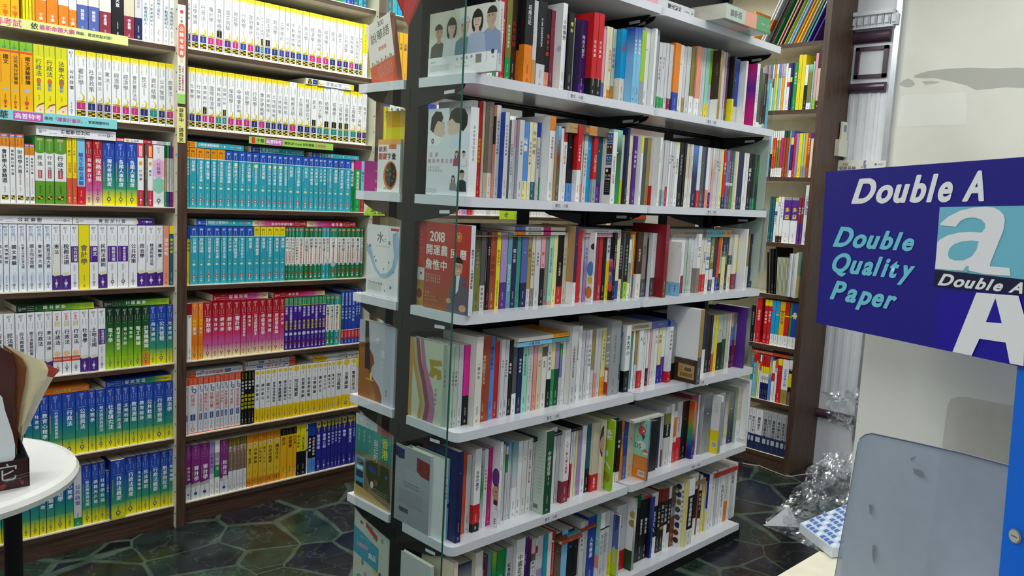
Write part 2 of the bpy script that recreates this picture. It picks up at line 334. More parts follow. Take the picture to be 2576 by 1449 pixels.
def st_T(F, a, ttl):                      # teal with orange / blue / yellow head
    hd = {'o': 'e8931c', 'b': '2450b4', 'y': 'ecd81a'}[a[0]]; yr = '106' if '6' in a else '107'; tc = 'k' if a[0] != 'b' else 'w'
    F.bands([(0, .165, hd, hd), (.165, .175, 'w', 'w'), (.175, 1, '2f9fb4', '38a6b8')])
    F.htext(yr, .1, .9, .055, .035, tc); F.marks(.085, .15, cu=.32, fw=.2, col=tc, n=5); F.marks(.085, .15, cu=.68, fw=.2, col=tc, n=5)
    n = len(ttl); hot = a.endswith('Y'); F.vtext(ttl, .2, min(.56, .21 + .062 * n), cu=.56, fw=.56, col='eef6fa', bold=True)
    if hot: F.rect(.3, .8, .21, .26, 'y')
    F.marks(.24, .45, cu=.16, fw=.16, col='d6eaf0', n=12); F.marks(.58, .62, fw=.3, col='y', n=1); F.disc(.5, .66, F.w * .2, F.w * .14, 'dce8c0'); F.marks(.75, .83, fw=.22, col='w', n=4)
    F.disc(.5, .865, F.w * .2, col='d4402c'); F.disc(.5, .865, F.w * .09, col='w', n=8); F.vtext('千華', .885, .955, fw=.36, col='e6f2f6')
    return 'teal exam guide with %s head' % {'o': 'orange', 'b': 'blue', 'y': 'yellow'}[a[0]], 't'
def _head(F, yr, col, hw='高普', n2=3):
    F.htext(yr, .12, .88, .045, .035, col, False); F.vtext(hw, .065, .125, fw=.38, col=col, bold=False)
    for k in range(n2): F.marks(.135, .22, cu=.22 + .56 * k / max(1, n2 - 1), fw=.14, col=col, n=6)
    F.rect(.25, .75, .245, .249, col)
def _foot(F, col, t=.74):
    F.marks(t, t + .11, fw=.2, col=col, n=4); F.disc(.5, .90, F.w * .17, col=col, n=10); F.disc(.5, .90, F.w * .10, col='lg', n=8); F.vtext('高點', .92, .965, fw=.28, col=col, bold=False)
def st_R(F, a, ttl):
    F.bands(parse_bands('b01c34>.45c82a5c>.72c060a0>.9ecd8a0'.replace('b01c34', 'ra').replace('c82a5c', 'rb_').replace('_', '')) if False else [(0, .2, 'b01a2c', 'b01a2c'), (.2, .55, 'b81c34', 'cf2c66'), (.55, .78, 'cf2c66', 'c862a2'), (.78, 1, 'd070a0', 'f0e2a4')])
    _head(F, '107', 'f0d8c8'); n = len(ttl); F.vtext(ttl, .27, min(.66, .29 + .085 * n), cu=.58, fw=.6, col='f4ecec'); F.marks(.3, .56, cu=.13, fw=.14, col='gy', n=12); _foot(F, '5a2038')
    return 'crimson to pink exam guide with cream foot', 'r'
def st_O(F, a, ttl):
    F.bands([(0, .3, 'e8742a', 'ee8a24'), (.3, .75, 'ee8a24', 'e0741e'), (.75, 1, 'ea8a28', 'f0b040')]); _head(F, '107', 'f4e0c0'); F.vtext('讀好', .28, .42, fw=.5, col='f8e028'); F.vtext(ttl, .42, .56, fw=.55, col='f4f0e8'); _foot(F, '6a3010')
    return 'orange exam guide', 'o'
def st_B(F, a, ttl):
    F.bands([(0, .28, '2846b0', '2450b0'), (.28, .55, '2450b0', '1c7f88'), (.55, .74, '1c7f88', '3f9a70'), (.74, .88, '5aa860', 'e0de1c'), (.88, 1, 'e8e21a', 'f0e41c')])
    _head(F, '107', 'c4d0f0'); n = len(ttl); F.vtext(ttl, .27, min(.7, .29 + .08 * n), cu=.56, fw=.62, col='eef2fa')
    if n > 3: F.marks(.32, .62, cu=.12, fw=.13, col='d8dc50', n=14)
    _foot(F, '4a5430', .78)
    return 'blue to yellow exam guide', 'b'
def st_G(F, a, ttl):
    F.bands([(0, .2, '16301e', '16341e'), (.2, .5, '1a3c20', '2f7a30'), (.5, .8, '2f7a30', '8cc028'), (.8, 1, '98c828', 'b8d428')] if a != 'o' else [(0, .45, '1a3420', '1f5a2c'), (.45, .75, '1f5a2c', '6aa030'), (.75, 1, 'a8a030', 'ec8430')])
    _head(F, '107', 'b8ccb8'); n = len(ttl); F.vtext(ttl, .32, min(.7, .33 + .08 * n), cu=.56, fw=.6, col='f0f6ee')
    if n > 3: F.marks(.36, .64, cu=.13, fw=.13, col='d8e030', n=14)
    _foot(F, '2a4a18', .78); return 'dark green to lime exam guide', 'dgr'
def st_W(F, a, ttl):                      # white with purple foot / purple middle / plain
    base = {'P': [(0, .77, 'f0f0f4', 'ecedf2'), (.77, 1, '50268a', '4a2482')], 'M': [(0, 1, 'f0f0f4', 'ecedf2')], 'N': [(0, 1, 'f0f0f4', 'ecedf2')], 'L': [(0, .72, 'f0f0f4', 'ecedf2'), (.72, .80, 'd84a30', 'd84a30'), (.80, 1, 'ecedf2', 'ecedf2')], 'I': [(0, 1, 'f2f4f8', 'e6edf6')]}[a[0]]
    F.bands(base); n = len(ttl)
    if a[0] == 'L': F.htext('107', .15, .85, .05, .035, 'd8603c', False); F.vtext('高普', .07, .15, fw=.5, col='d85a3c'); F.disc(.5, .2, F.w * .2, F.w * .3, 'e8d890'); F.htext('%OOl', .06, .94, .76, .055, 'f4f0e8', it=True)
    elif a[0] == 'I': F.htext('107', .1, .9, .04, .036, '4a62b0'); F.vtext('初等', .06, .18, fw=.7, col='6a86c8', bold=False); F.disc(.6, .8, F.w * .3, F.w * .8, 'd2dff0')
    else: F.htext('107', .15, .85, .05, .035, '6a7a34' if a[0] == 'P' else '44444c'); F.vtext('高考', .07, .13, fw=.34, col='8a8c90', bold=False)
    F.marks(.15, .25, cu=.3, fw=.14, col='g', n=6); F.marks(.15, .25, cu=.7, fw=.14, col='g', n=6)
    if a[0] == 'M': F.rect(.05, .95, .33, .58, '50268a'); F.vtext(ttl, .34, .34 + min(.23, .075 * n), cu=.62, fw=.55, col='f4f4fa'); F.marks(.35, .56, cu=.22, fw=.16, col='e0d040', n=10); F.pg([(.3, .62), (.6, .6), (.7, .68), (.4, .72)], 'dcdde2'); F.rect(.45, .5, .62, .72, '90929a')
    else:
        if a[0] == 'P' and n < 3: F.rect(.15, .85, .28, .74, 'e6e6dc')
        F.vtext(ttl, .29, min(.66, .3 + .078 * n), cu=.56, fw=.58, col='30303c'); F.marks(.32, .60, cu=.14, fw=.14, col={'P': 'b04060', 'L': 'd05068', 'I': 'c05080', 'N': 'd05070'}[a[0]], n=12)
        if a[0] == 'P': F.pg([(.15, .74), (.8, .72), (.88, .775), (.2, .79)], 'e0ddb0')
        if a[0] == 'L': F.disc(.5, .67, F.w * .36, F.w * .32, 'f0c890')
    _foot(F, 'e8e4f4' if a[0] == 'P' else '50525c', .83 if a[0] in 'PL' else .76)
    return {'P': 'white exam guide with purple foot', 'M': 'white exam guide with purple title block', 'N': 'plain white exam guide', 'L': 'white exam guide with red 100% band', 'I': 'white exam guide with pale blue lettering'}[a[0]], 'w'
def st_GW(F, a, ttl):
    hd = {'g': '1f8a68', 't': '2aa0b0', 'd': '22703c'}[a]; F.bands([(0, .19, hd, hd), (.19, .70, 'f0eee8', 'f0eee8'), (.70, 1, hd, hd)])
    F.rect(.2, .8, .03, .07, 'e0907a'); F.marks(.08, .17, cu=.5, fw=.5, col='w', n=5); F.vtext(ttl, .21, min(.62, .22 + .06 * len(ttl)), fw=.62, col='30343c'); F.vtext('歷屆試題精闢新解', .21 + .06 * len(ttl), .68, fw=.5, col='d0503c') if len(ttl) < 5 else F.marks(.6, .69, fw=.4, col='d0503c', n=4)
    F.disc(.5, .71, F.w * .3, col='b8c4c8'); F.marks(.76, .82, fw=.24, col='w', n=3); F.disc(.5, .86, F.w * .2, col='d4402c'); F.vtext('千華', .88, .96, fw=.4, col='w')
    return 'white question bank with green ends', hd
def st_PG(F, a, ttl):
    F.bands([(0, .15, '1f8a4c', '1f8a4c'), (.15, .16, 'd8e030', 'd8e030'), (.16, 1, '4a2a96', '3e2288')]); F.marks(.02, .14, cu=.3, fw=.3, col='w', n=5); F.marks(.02, .14, cu=.7, fw=.3, col='w', n=5)
    F.vtext(ttl, .18, .18 + .05 * len(ttl), fw=.6, col='f0eefa'); F.vtext('條文釋義', .44, .62, fw=.55, col='e8e02c'); F.disc(.5, .7, F.w * .36, col='c8d4e4'); F.marks(.75, .83, fw=.3, col='w', n=4); F.disc(.5, .88, F.w * .22, col='d4402c'); F.vtext('千華', .9, .97, fw=.4, col='w')
    return 'purple question bank with green head', 'pu'
def st_BS(F, a, ttl):
    F.bands([(0, .73, '2a48ae', '2846a8'), (.73, .74, 'w', 'w'), (.74, .90, 'd43a3c', 'cf3036'), (.90, 1, '2244a0', '2244a0')]); F.vtext('最新金考試錄', .03, .27, fw=.6, col='c8d4f4'); F.vtext(ttl, .3, .72, fw=.6, col='dce4fa'); F.marks(.77, .87, fw=.5, col='w', n=3); F.marks(.92, .98, fw=.4, col='w', n=2)
    return 'blue law casebook with red band', 'b'
def st_Q(F, a, ttl):
    F.bands([(0, .13, 'dc5430', 'dc5430'), (.13, 1, 'dcdde4', 'd6d7e0')]); F.marks(.02, .12, cu=.3, fw=.2, col='f6dcd0', n=5); F.marks(.02, .12, cu=.7, fw=.2, col='f6dcd0', n=5)
    F.htext('3', .2, .6, .18, .06, '3a4c7c'); F.htext('Q', .35, .9, .235, .075, '3a4c7c'); n = len(ttl); F.vtext(ttl, .29, min(.62, .3 + .07 * n), fw=.66, col='d05c34')
    F.rect(.25, .75, .655, .765, '3c4a84'); F.marks(.665, .755, fw=.34, col='w', n=3); F.marks(.80, .89, fw=.2, col='dg', n=4); F.disc(.5, .93, F.w * .19, col='e08060'); F.disc(.5, .93, F.w * .11, col='lg', n=8); F.rect(0, 1, .985, 1, 'dc5430')
    return 'grey 3Q exam guide with orange head', 'lg'
def st_BK(F, a, ttl):
    F.bands([(0, 1, '1a1a18', '1c1c1a')]); F.marks(.03, .15, cu=.5, fw=.6, col='y', n=5); F.vtext(ttl, .17, .17 + .07 * len(ttl), fw=.7, col='f0f0ea'); F.vtext('超速記憶', .42, .72, fw=.85, col='e8e020'); _foot(F, 'e0e0d8', .76); return 'slim black guide with yellow lettering', 'k'
def st_Y(F, a, ttl):
    F.bands([(0, .75, 'f0f0f0', 'ececee'), (.75, 1, 'f2cc18', 'eec416')]); F.pg([(0, .76), (0, .735), (.3, .725), (.6, .735), (1, .75), (1, .77)], 'f2cc18')
    for k in range(3): q = F.w * .36; a0 = math.radians(k * 30); F.mb.poly([F.P(F.w * .5 + q * math.cos(a0 + i * math.pi / 2), F.h * .06 + q * math.sin(a0 + i * math.pi / 2), .0003 + .00004 * k) for i in range(4)][::-1], 'f0c818', F.mat)
    F.vtext('一般警察', .105, .185, fw=.3, col='3c3c40'); F.rect(.3, .7, .22, .224, 'g'); n = len(ttl); F.vtext(ttl, .26, min(.66, .27 + .085 * n), fw=.58, col='34343a', bold=True)
    if n < 3: F.vtext('讀好', .26, .38, fw=.4, col='d8506c', bold=False) if False else None
    _foot(F, '5c5424', .78); return 'white starred police guide with golden foot', 'w'
def st_P(F, a, ttl):
    F.bands([(0, .72, '8a3282', '7a2a76'), (.72, 1, 'e6e6ea', 'dedee4')]); F.pg([(0, .72), (.5, .70), (1, .685), (1, .75), (0, .78)], 'b4b2b4'); _head(F, '107', 'd0a8d4'); F.vtext(ttl, .38, .40 + .09 * len(ttl), cu=.58, fw=.55, col='ece6f0'); F.marks(.4, .62, cu=.18, fw=.13, col='d8c030', n=10); F.marks(.78, .86, fw=.16, col='dg', n=4); F.disc(.5, .895, F.w * .18, col='26508c'); F.marks(.93, .98, fw=.2, col='g', n=3)
    return 'purple exam guide with grey white foot', 'pu'
def st_K5(F, a, ttl):
    F.bands([(0, .15, '6a5c20', '6a5c20'), (.15, .62, '9a7a62', '7a5a4c'), (.62, 1, 'e8e8ea', 'dedee2')])
    for i in range(7):
        for j in range(2): F.rect(.06 + .46 * j, .46 + .46 * j, .28 + i * .048, .32 + i * .048, ['8a6a54', '9c8a78', '74685e', 'a07c64'][(i * 2 + j) % 4])
    F.marks(.02, .14, fw=.55, col='e0d020', n=5); F.vtext(ttl, .15, .27, fw=.6, col='f0ece0'); _foot(F, '50525c', .74); return 'brick patterned exam guide with white foot', 'w'
def st_N(F, a, ttl):
    F.bands([(0, .16, 'd8801c', 'e09020'), (.16, .84, 'e8c434', 'e4bc30'), (.84, 1, 'e89020', 'e48a1c')]); F.marks(.03, .15, cu=.5, fw=.3, col='a8601c', n=8); F.disc(.5, .2, F.w * .26, F.w * .3, 'd8d8c4'); F.disc(.5, .2, F.w * .12, col='7a7a80'); n = len(ttl); F.vtext(ttl, .27, min(.62, .28 + .075 * n), fw=.58, col='4a3c14'); F.marks(.7, .78, fw=.2, col='6a5418', n=4)
    F.rect(.15, .85, .88, .95, '3c3810'); F.rect(.2, .45, .885, .91, 'e8a028'); F.rect(.55, .8, .885, .945, 'e8a028'); F.rect(.2, .45, .92, .945, 'e8a028'); return 'golden exam guide with orange ends', 'gy'
def st_N2(F, a, ttl):
    F.bands([(0, .14, '1c1a18', '1c1a18'), (.14, 1, 'f4b61c', 'f0ae1a')]); F.marks(.02, .12, fw=.4, col='g', n=4); n = len(ttl); F.vtext(ttl, .17, .17 + .08 * n, fw=.65, col='3c2c10'); F.pg([(.6, .86), (.95, .83), (.95, .84), (.6, .875)], 'f4e8d0'); F.pg([(.5, .93), (.95, .89), (.95, .90), (.5, .945)], 'f4e8d0'); F.marks(.77, .87, fw=.24, col='5c3c10', n=4); return 'amber exam guide with black head', 'gy'
def st_J(F, a, ttl):
    F.bands([(0, 1, '2c2c9c', '24248c')]); F.pg([(.12, .0), (.88, .0), (.88, .10), (.5, .13), (.12, .10)], 'c8b42c'); F.disc(.5, .045, F.w * .16, col='1c1c60', n=5); F.vtext('警專人', .135, .225, fw=.4, col='d8cc40'); n = len(ttl); F.vtext(ttl, .25, .25 + .075 * n, fw=.58, col='e8eaf8')
    for k in range(2): F.rect(.2, .8, .62 + k * .06, .623 + k * .06, '5a5ac0')
    F.rect(.2, .22, .56, .74, '5a5ac0'); F.rect(.78, .8, .56, .74, '5a5ac0'); _foot(F, 'c8ccf0', .78); return 'royal blue police guide with gold badge', 'rb'
def st_D(F, a, ttl):
    F.bands([(0, .13, '8cc832', '7cbc34'), (.13, 1, 'f6ac14', 'f2b818')]); F.marks(.01, .09, fw=.5, col='3c7420', n=5); F.htext('107', .15, .85, .105, .03, '2a6ab0'); F.rect(.05, .95, .14, .17, 'e85a30'); n = len(ttl); F.vtext(ttl, .2, min(.62, .21 + .065 * n), cu=.6, fw=.52, col='3c2c14'); F.marks(.22, .6, cu=.16, fw=.15, col='e06030', n=14); F.disc(.5, .69, F.w * .2, F.w * .14, '9cc4d8'); F.marks(.76, .83, fw=.2, col='5a4010', n=3); F.disc(.5, .865, F.w * .17, col='d8502c'); F.vtext('千華', .885, .955, fw=.34, col='7a3c14'); return 'golden orange exam guide with green head', 'oy'
def st_C(F, a, ttl):
    F.bands([(0, .17, 'dcd82a', 'd8dc30'), (.17, 1, 'f0e41a', 'f2e21c')]); F.marks(.02, .15, cu=.5, fw=.3, col='9c9c30', n=6); F.vtext(ttl, .2, .2 + .085 * len(ttl), fw=.72, col='6a6c48'); F.disc(.5, .52, F.w * .22, F.w * .3, 'd86c3c'); F.vtext('圖說', .55, .66, fw=.5, col='4a74b0'); F.marks(.72, .8, fw=.2, col='7a7434', n=3)
    F.pg([(.15, .93), (.45, .86), (.95, .84), (.95, .97), (.15, .98)], 'f0d8b8'); F.pg([(.15, .93), (.45, .86), (.95, .83), (.95, .85), (.5, .88)], '8a4a28'); F.disc(.6, .94, F.w * .1, col='e88a8c'); return 'bright yellow cartoon exam guide', 'y'
def st_S(F, a, ttl):                      # small white / orange head guides
    F.bands([(0, .05, 'd84830', '3c78c0'), (.05, .19, 'e8922c', 'e48a28'), (.19, 1, 'f0f0ee', 'ececec')]); F.htext('2019', .1, .9, .03, .028, 'w'); F.marks(.07, .17, cu=.3, fw=.22, col='7a4418', n=4); F.marks(.07, .17, cu=.7, fw=.22, col='7a4418', n=4); n = len(ttl); F.vtext(ttl, .22, .22 + .07 * n, fw=.56, col='34343c'); F.marks(.22 + .07 * n, .74, fw=.34, col='c85a4c', n=5); F.marks(.76, .85, fw=.2, col='dg', n=3); F.rect(.2, .8, .89, .95, '3a3410'); F.rect(.25, .5, .9, .92, 'd8c020'); F.rect(.5, .75, .92, .945, 'd8c020'); return 'white exam guide with orange head and 2019', 'w'
def st_L(F, a, ttl):                      # leaf green ends
    F.bands([(0, .22, '5c9a30', '5c9a30'), (.22, .66, 'ececea', 'e8e8e6'), (.66, 1, '649e2c', '5a9428')]); F.disc(.5, .22, F.w * .5, F.h * .035, '5c9a30'); F.rect(.25, .75, .03, .07, 'c0b080'); F.marks(.08, .2, cu=.5, fw=.4, col='dcecc8', n=5); F.vtext(ttl, .27, .27 + .09 * len(ttl), fw=.5, col='3c4048'); F.rect(.3, .7, .5, .62, 'b8444c'); F.marks(.51, .61, fw=.25, col='w', n=3); F.marks(.72, .85, fw=.24, col='2c4c1c', n=4); F.rect(.25, .75, .88, .94, '3a3410'); F.rect(.3, .5, .885, .91, 'd8c020'); F.rect(.5, .7, .91, .935, 'd8c020'); return 'green and white exam guide', 'gr'
def st_QK(F, a, ttl): F.bands([(0, .6, 'f2dc1c', 'f0d81c'), (.6, 1, 'e0583c', 'd84c38')]); F.marks(.02, .15, fw=.3, col='6a5c18', n=6); F.vtext(ttl, .17, .17 + .09 * len(ttl), fw=.5, col='3c3c30'); F.vtext('秒殺解題', .36, .52, cu=.6, fw=.55, col='e07020'); F.vtext('》', .53, .58, fw=.5, col='d84c30'); _foot(F, 'f6e0d0', .76); return 'yellow and red quick solving guide', 'y'
def st_RW(F, a, ttl): F.bands([(0, .22, 'd8404c', 'd03040'), (.22, .74, 'efefef', 'ececec'), (.74, 1, 'c83450', 'c02c40')]); F.rect(.25, .75, .03, .2, 'f4e070' if a == 'y' else 'f0d0d8'); F.marks(.04, .19, fw=.3, col='c03040', n=5); F.disc(.5, .31, F.w * .3, F.w * .36, 'f0a828'); F.vtext(ttl, .4, .4 + .075 * len(ttl), fw=.5, col='4c4c54'); _foot(F, 'f8e8e8', .77); return 'white exam guide with red ends', 'w'
def st_MP(F, a, ttl): F.bands([(0, 1, 'ecebee', 'e6e6ea')]); F.htext('107', .2, .8, .05, .03, '6c6c74', False); F.vtext('高普', .07, .13, fw=.34, col='8a8c90', bold=False); F.pg([(.05, .26), (.5, .21), (.95, .26), (.95, .5), (.5, .55), (.05, .5)], 'e8b4dc'); F.pg([(.05, .56), (.5, .51), (.95, .56), (.95, .74), (.5, .79), (.05, .74)], '8ccfb4'); F.vtext(ttl, .28, .48, fw=.45, col='7c4c84'); _foot(F, '50525c', .84); return 'white exam guide with pink and mint arrows', 'w'
def st_RL(F, a, ttl): F.bands([(0, .62, 'e8e8ea' if a else 'b0b2b6', 'e0e0e4' if a else 'a8aab0'), (.62, 1, '22345e', '1a2848')]); F.marks(.03, .12, fw=.4, col='dg', n=3); F.vtext(ttl, .18, .18 + .08 * len(ttl), fw=.62, col='2c2c34'); F.rect(.2, .8, .68, .8, 'c4c8d4'); F.marks(.69, .79, fw=.3, col='dg', n=3); F.marks(.84, .95, fw=.3, col='4c68a0', n=3); return ('white' if a else 'grey') + ' railway exam guide with navy foot', 'lg'
STY = {k[3:]: v for k, v in list(globals().items()) if k.startswith('st_')}
CN = dict(w='white', ow='off-white', cr='cream', lg='pale grey', g='grey', dg='dark grey', k='black', n='navy', b='blue', rb='royal blue', lb='light blue', sk='sky blue', cy='cyan', t='teal', st='dull teal', dt='dark teal', gr='green', sg='sea green', dgr='dark green', lm='lime', ol='olive', y='yellow', gy='golden', oy='amber', o='orange', ro='vermilion', r='red', dr='dark red', pk='pink', mg='magenta', hp='hot pink', pu='purple', lp='lavender', dp='deep purple', br='brown', db='dark brown', tn='tan', sa='salmon', mt='mint', rs='rust', be='beige', gd='bronze', ib='slate blue', tg='taupe', dk='drab', vk='black', lgr='sage', mr='maroon', yl='pale yellow', wb='bluish white')
ORD = 'zeroth first second third fourth fifth sixth seventh eighth ninth tenth eleventh twelfth thirteenth fourteenth fifteenth sixteenth seventeenth eighteenth nineteenth twentieth'.split()
def ordw(n):
    if n <= 20: return ORD[n]
    t = ['', '', 'twenty', 'thirty', 'forty', 'fifty', 'sixty', 'seventy', 'eighty'][n // 10]
    return t + '-' + ORD[n % 10] if n % 10 else {20: 'twentieth', 30: 'thirtieth', 40: 'fortieth', 50: 'fiftieth', 60: 'sixtieth', 70: 'seventieth', 80: 'eightieth'}[n]
def draw_spine(F, spec, titles):
    """spec: 'A:n' = design A with argument, else band colours. titles: list of (text, t0, t1, colour, width fraction, column)"""
    if ':' in spec:
        k, a = spec.split(':'); ttl = titles[0][0] if titles and titles[0][0] else '行政法'
        d, side = STY[k](F, a, ttl); return d, side
    b = parse_bands(spec); F.bands(b)
    def colat(t):
        for t0, t1, c0, c1 in b:
            if t0 <= t < t1: return c0
        return b[-1][2]
    ink = lambda t: 'ece8e0' if lum(colat(t)) < .45 else '3a3634'
    if not titles: titles = [('', .18, random.uniform(.5, .68), None, .5, .5)]
    for tx, t0, t1, c, fw, cu in titles:
        cc = c or ink((t0 + t1) / 2)
        if tx: F.vtext(tx, t0, t1, cu, fw, cc)
        else: F.marks(t0, t1, cu, fw, cc)
    if titles[-1][2] < .76: F.marks(.78, .88, .5, .28, ink(.85), n=4)
    F.marks(.93, .97, .5, .4, ink(.95), n=1)
    return None, spec
def make_book(name, w, h, depth, spec, titles, side=None, sidefn=None, vis=None):
    """origin at the foot of the spine, nearer corner; spine faces -Y, height along Z; child page_block"""
    mb = MB(); c = .0007; ins = .0008
    F = Face(mb, (0, 0, h), (1, 0, 0), (0, 0, -1), w, h); d, sd = draw_spine(F, spec, titles); sd = side or sd
    S = Face(mb, (0, depth, h), (0, -1, 0), (0, 0, -1), depth, h)
    sb = parse_bands(sd) if re.fullmatch(r'([a-z]+>?(\.\d+)?)+', sd) and sd not in ('f',) and all(t in PAL for t in re.findall(r'[a-z]+', sd)) else [(0, 1, sd, sd)]
    S.bands(sb)
    if sidefn:
        v_ = max(vis or depth, .02); S2 = Face(mb, (0, v_, h), (0, -1, 0), (0, 0, -1), v_, h); sidefn(S2)
    B = Face(mb, (w, 0, h), (0, 1, 0), (0, 0, -1), depth, h); B.bands(sb)
    e = C(sb[0][2])
    mb.box(0, c, 0, depth, 0, h, e, 'print', skip=('l',)); mb.box(w - c, w, 0, depth, 0, h, e, 'print', skip=('r',)); mb.box(c, w - c, 0, c, 0, h, e, 'print', skip=('f', 'l', 'r'))
    o = mb.build(name)
    pb = MB(); pb.box(c, w - c, c, depth - .002, .0002, h - ins, 'cr', 'pages', skip=('f',)); pb.build('page_block', parent=o)
    return o, d
def parse_title(s):
    if s in ('-', ''): return []
    out = []
    for part in s.split(';'):
        m_ = re.match(r'([^@]*)(?:@([a-z0-9]+))?(?:\+(\.\d+)-(\.?\d+))?(?:\*(\.?\d+))?(?:/(\.\d+))?$', part); tx, c, a, b, fw, cu = m_.groups()
        tx = '' if tx == '~' else tx; n = len(tx); cj = any(ord(q) > 0x2E00 for q in tx)
        a = float(a) if a else .2; b = float(b) if b else (min(.7, a + .075 * n) if cj else (.7 if n > 5 else .5))
        out.append((tx, a, b, c, float(fw) if fw else .66, float(cu) if cu else .5))
    return out
# ------------------------------------------------------------------ rows of books
def row(text, where, zshelf, face, plane, default_h, default_depth, anchor, kind, group, shelfname, sz, reverse=False, yref=None, jitter=True, cat='book'):
    """text lines: 'x design title key=value...'; x is the foot of the spine read off the photograph, turned into a place on the plane of the spines"""
    cur = None; items = []; cur_zoom = None
    for ln in text.strip().splitlines():
        ln = ln.strip()
        if not ln: continue
        if ln[0] == '#': a = ln[1:].split(); cur_zoom = tuple(float(q) for q in a[:3]); yr = float(a[3]) if len(a) > 3 else None; continue
        f = ln.split(); x = float(f[0]) / cur_zoom[2] + cur_zoom[0]
        if f[1] == 'end' or f[1] == 'gap': items.append((x, f[1], None, {}, cur_zoom, yr)); continue
        kw = dict(q.split('=') for q in f[3:]); items.append((x, f[1], f[2] if len(f) > 2 else '-', kw, cur_zoom, yr))
    pos = []
    def solve(i, pl):
        x, zm, yr = items[i][0], items[i][4], items[i][5]; k = (x - PP[0]) / FP
        if face == 'Y' and yr: return onY(x, zm[1] + yr / zm[2], pl)[0]
        if face == 'Y': a = RR.T @ np.array([0, pl, zshelf]); b = RR.T @ np.array([1.0, 0, 0])
        else: a = RR.T @ np.array([pl, 0, zshelf]); b = RR.T @ np.array([0, 1.0, 0])
        s_ = (k * a[2] - a[0]) / (b[0] - k * b[2]); return s_ if face == 'Y' else max(s_, 1.886)
    dd = [float(it[3].get('d', 0)) for it in items]
    for i in range(len(items)):
        pos.append(solve(i, plane - .01 * max(dd[i], dd[i - 1] if i else 0)))
    for i in range(1, len(items)):
        if face == 'Y' and pos[i] < pos[i - 1] + .004: pos[i] = pos[i - 1] + .004
    books = [i for i in range(len(items)) if items[i][1] not in ('end', 'gap')]
    for n_, i in enumerate(books):
        x, sp, tt, kw, zm, yr = items[i]
        if i + 1 >= len(items): continue
        w = abs(pos[i + 1] - pos[i]) - .0004; w = max(w, .004)
        if 'w' in kw: w = float(kw['w']) * .01
        if 'r' in kw:
            xx = items[i]; items[i] = (float(kw['r']) / zm[2] + zm[0],) + tuple(xx[1:]); w = abs(solve(i, plane - dd[i] * .01) - pos[i]) - .0004; items[i] = xx
        pl = plane - float(kw.get('d', 0)) * .01
        if 'd' not in kw and jitter: pl += random.uniform(0, .003)
        X, Y = (pos[i], pl) if face == 'Y' else (pl, pos[i])
        if 't' in kw: h = zAt(X, Y, zm[1] + float(kw['t']) / zm[2]) - zshelf
        elif 'h' in kw: h = float(kw['h']) * .01
        else: h = default_h
        h = max(.1, min(h, sz)) if sz else h
        nm = kw.get('name') or (KIND.get(sp.split(':')[0], 'study_guide') if ':' in sp and kind == 'exam_guide' else ('study_guide' if kind == 'exam_guide' else kind)); titles = parse_title(tt)
        o, d = make_book(nm, w, h, float(kw.get('dp', default_depth * 100)) * .01, sp, titles, side=kw.get('side'), sidefn=SIDE.get(kw.get('art')), vis=float(kw.get('d', 2)) * .0105)
        o.location = (X + .0002, Y, zshelf + .0003) if face == 'Y' else (X, Y - .0002, zshelf + .0003)
        if face == 'X': o.rotation_euler = (0, 0, -math.pi / 2)
        if 'lean' in kw:
            a = math.radians(float(kw['lean'])); o.rotation_euler = (0, a, 0) if face == 'Y' else (0, 0, -math.pi / 2)
            if face == 'X': o.rotation_mode = 'XYZ'; o.matrix_world = Matrix.Translation(o.location) @ Matrix.Rotation(-math.pi / 2, 4, 'Z') @ Matrix.Rotation(a, 4, 'Y')
        num = (len(books) - n_) if reverse else (n_ + 1)
        if d is None:
            bs = parse_bands(sp); bs = [q for q in bs if q[0] < .97]
            d = '%s %s' % (CN[bs[0][2]], kw.get('what', 'paperback'))
            if len(bs) > 1 and CN[bs[-1][2]] != CN[bs[0][2]]: d += ' with %s foot' % CN[bs[-1][2]]
        t_ = titles[0][0].replace('_', ' ') if titles else ''
        cj = any(ord(q) > 0x2E00 for q in t_)
        lab = d + ((' reading ' + (t_ if cj else t_.lower())) if t_ and len(t_) > 1 else '') + ', ' + ordw(num) + ' from ' + anchor + ', ' + shelfname
        lab2 = re.findall(r"[A-Za-z0-9][A-Za-z0-9'\u2019-]*", lab)
        if len(lab2) > 16: lab = lab.replace(' exam guide', ' guide').replace(' with ', ', ', 1) if len(lab2) == 17 else lab.replace(' from end panel', ' along').replace(' exam guide', ' guide')
        if len(re.findall(r"[A-Za-z0-9][A-Za-z0-9'\u2019-]*", kw.get('label', '') or lab)) > 16: print('LONG', lab)
        tag(o, kw.get('label', '').replace('_', ' ') or lab, cat, group)
def lying(x0, x1, ybot, thick, depth, spec, title, flip, zm, label, kind='exam_guide', plane=None, face='Y', group=None, z=None, upside=1, d=0):
    """a book on its side on top of the row: spine to the front; the head of the spine on the left unless flip"""
    pl = (plane if plane else YB + .015) - d * .01; xa = x0 / zm[2] + zm[0]; xb = x1 / zm[2] + zm[0]; yy = zm[1] + ybot / zm[2]
    if z is None: z = onY((xa + xb) / 2, yy, pl)[2]
    def sol(x): k = (x - PP[0]) / FP; a = RR.T @ np.array([0, pl, z]); b = RR.T @ np.array([1.0, 0, 0]); return (k * a[2] - a[0]) / (b[0] - k * b[2])
    X0, X1 = sol(xa), sol(xb); h = X1 - X0
    o, _ = make_book(kind, thick, h, depth, spec, parse_title(title))
    if not flip: o.rotation_euler = (0, -math.pi / 2, 0); o.location = (X1, pl, z + .0005)      # head of the spine towards -X
    else: o.rotation_euler = (0, math.pi / 2, 0); o.location = (X0, pl, z + thick + .0005)
    tag(o, label, 'book', group); return o
SIDE = {}
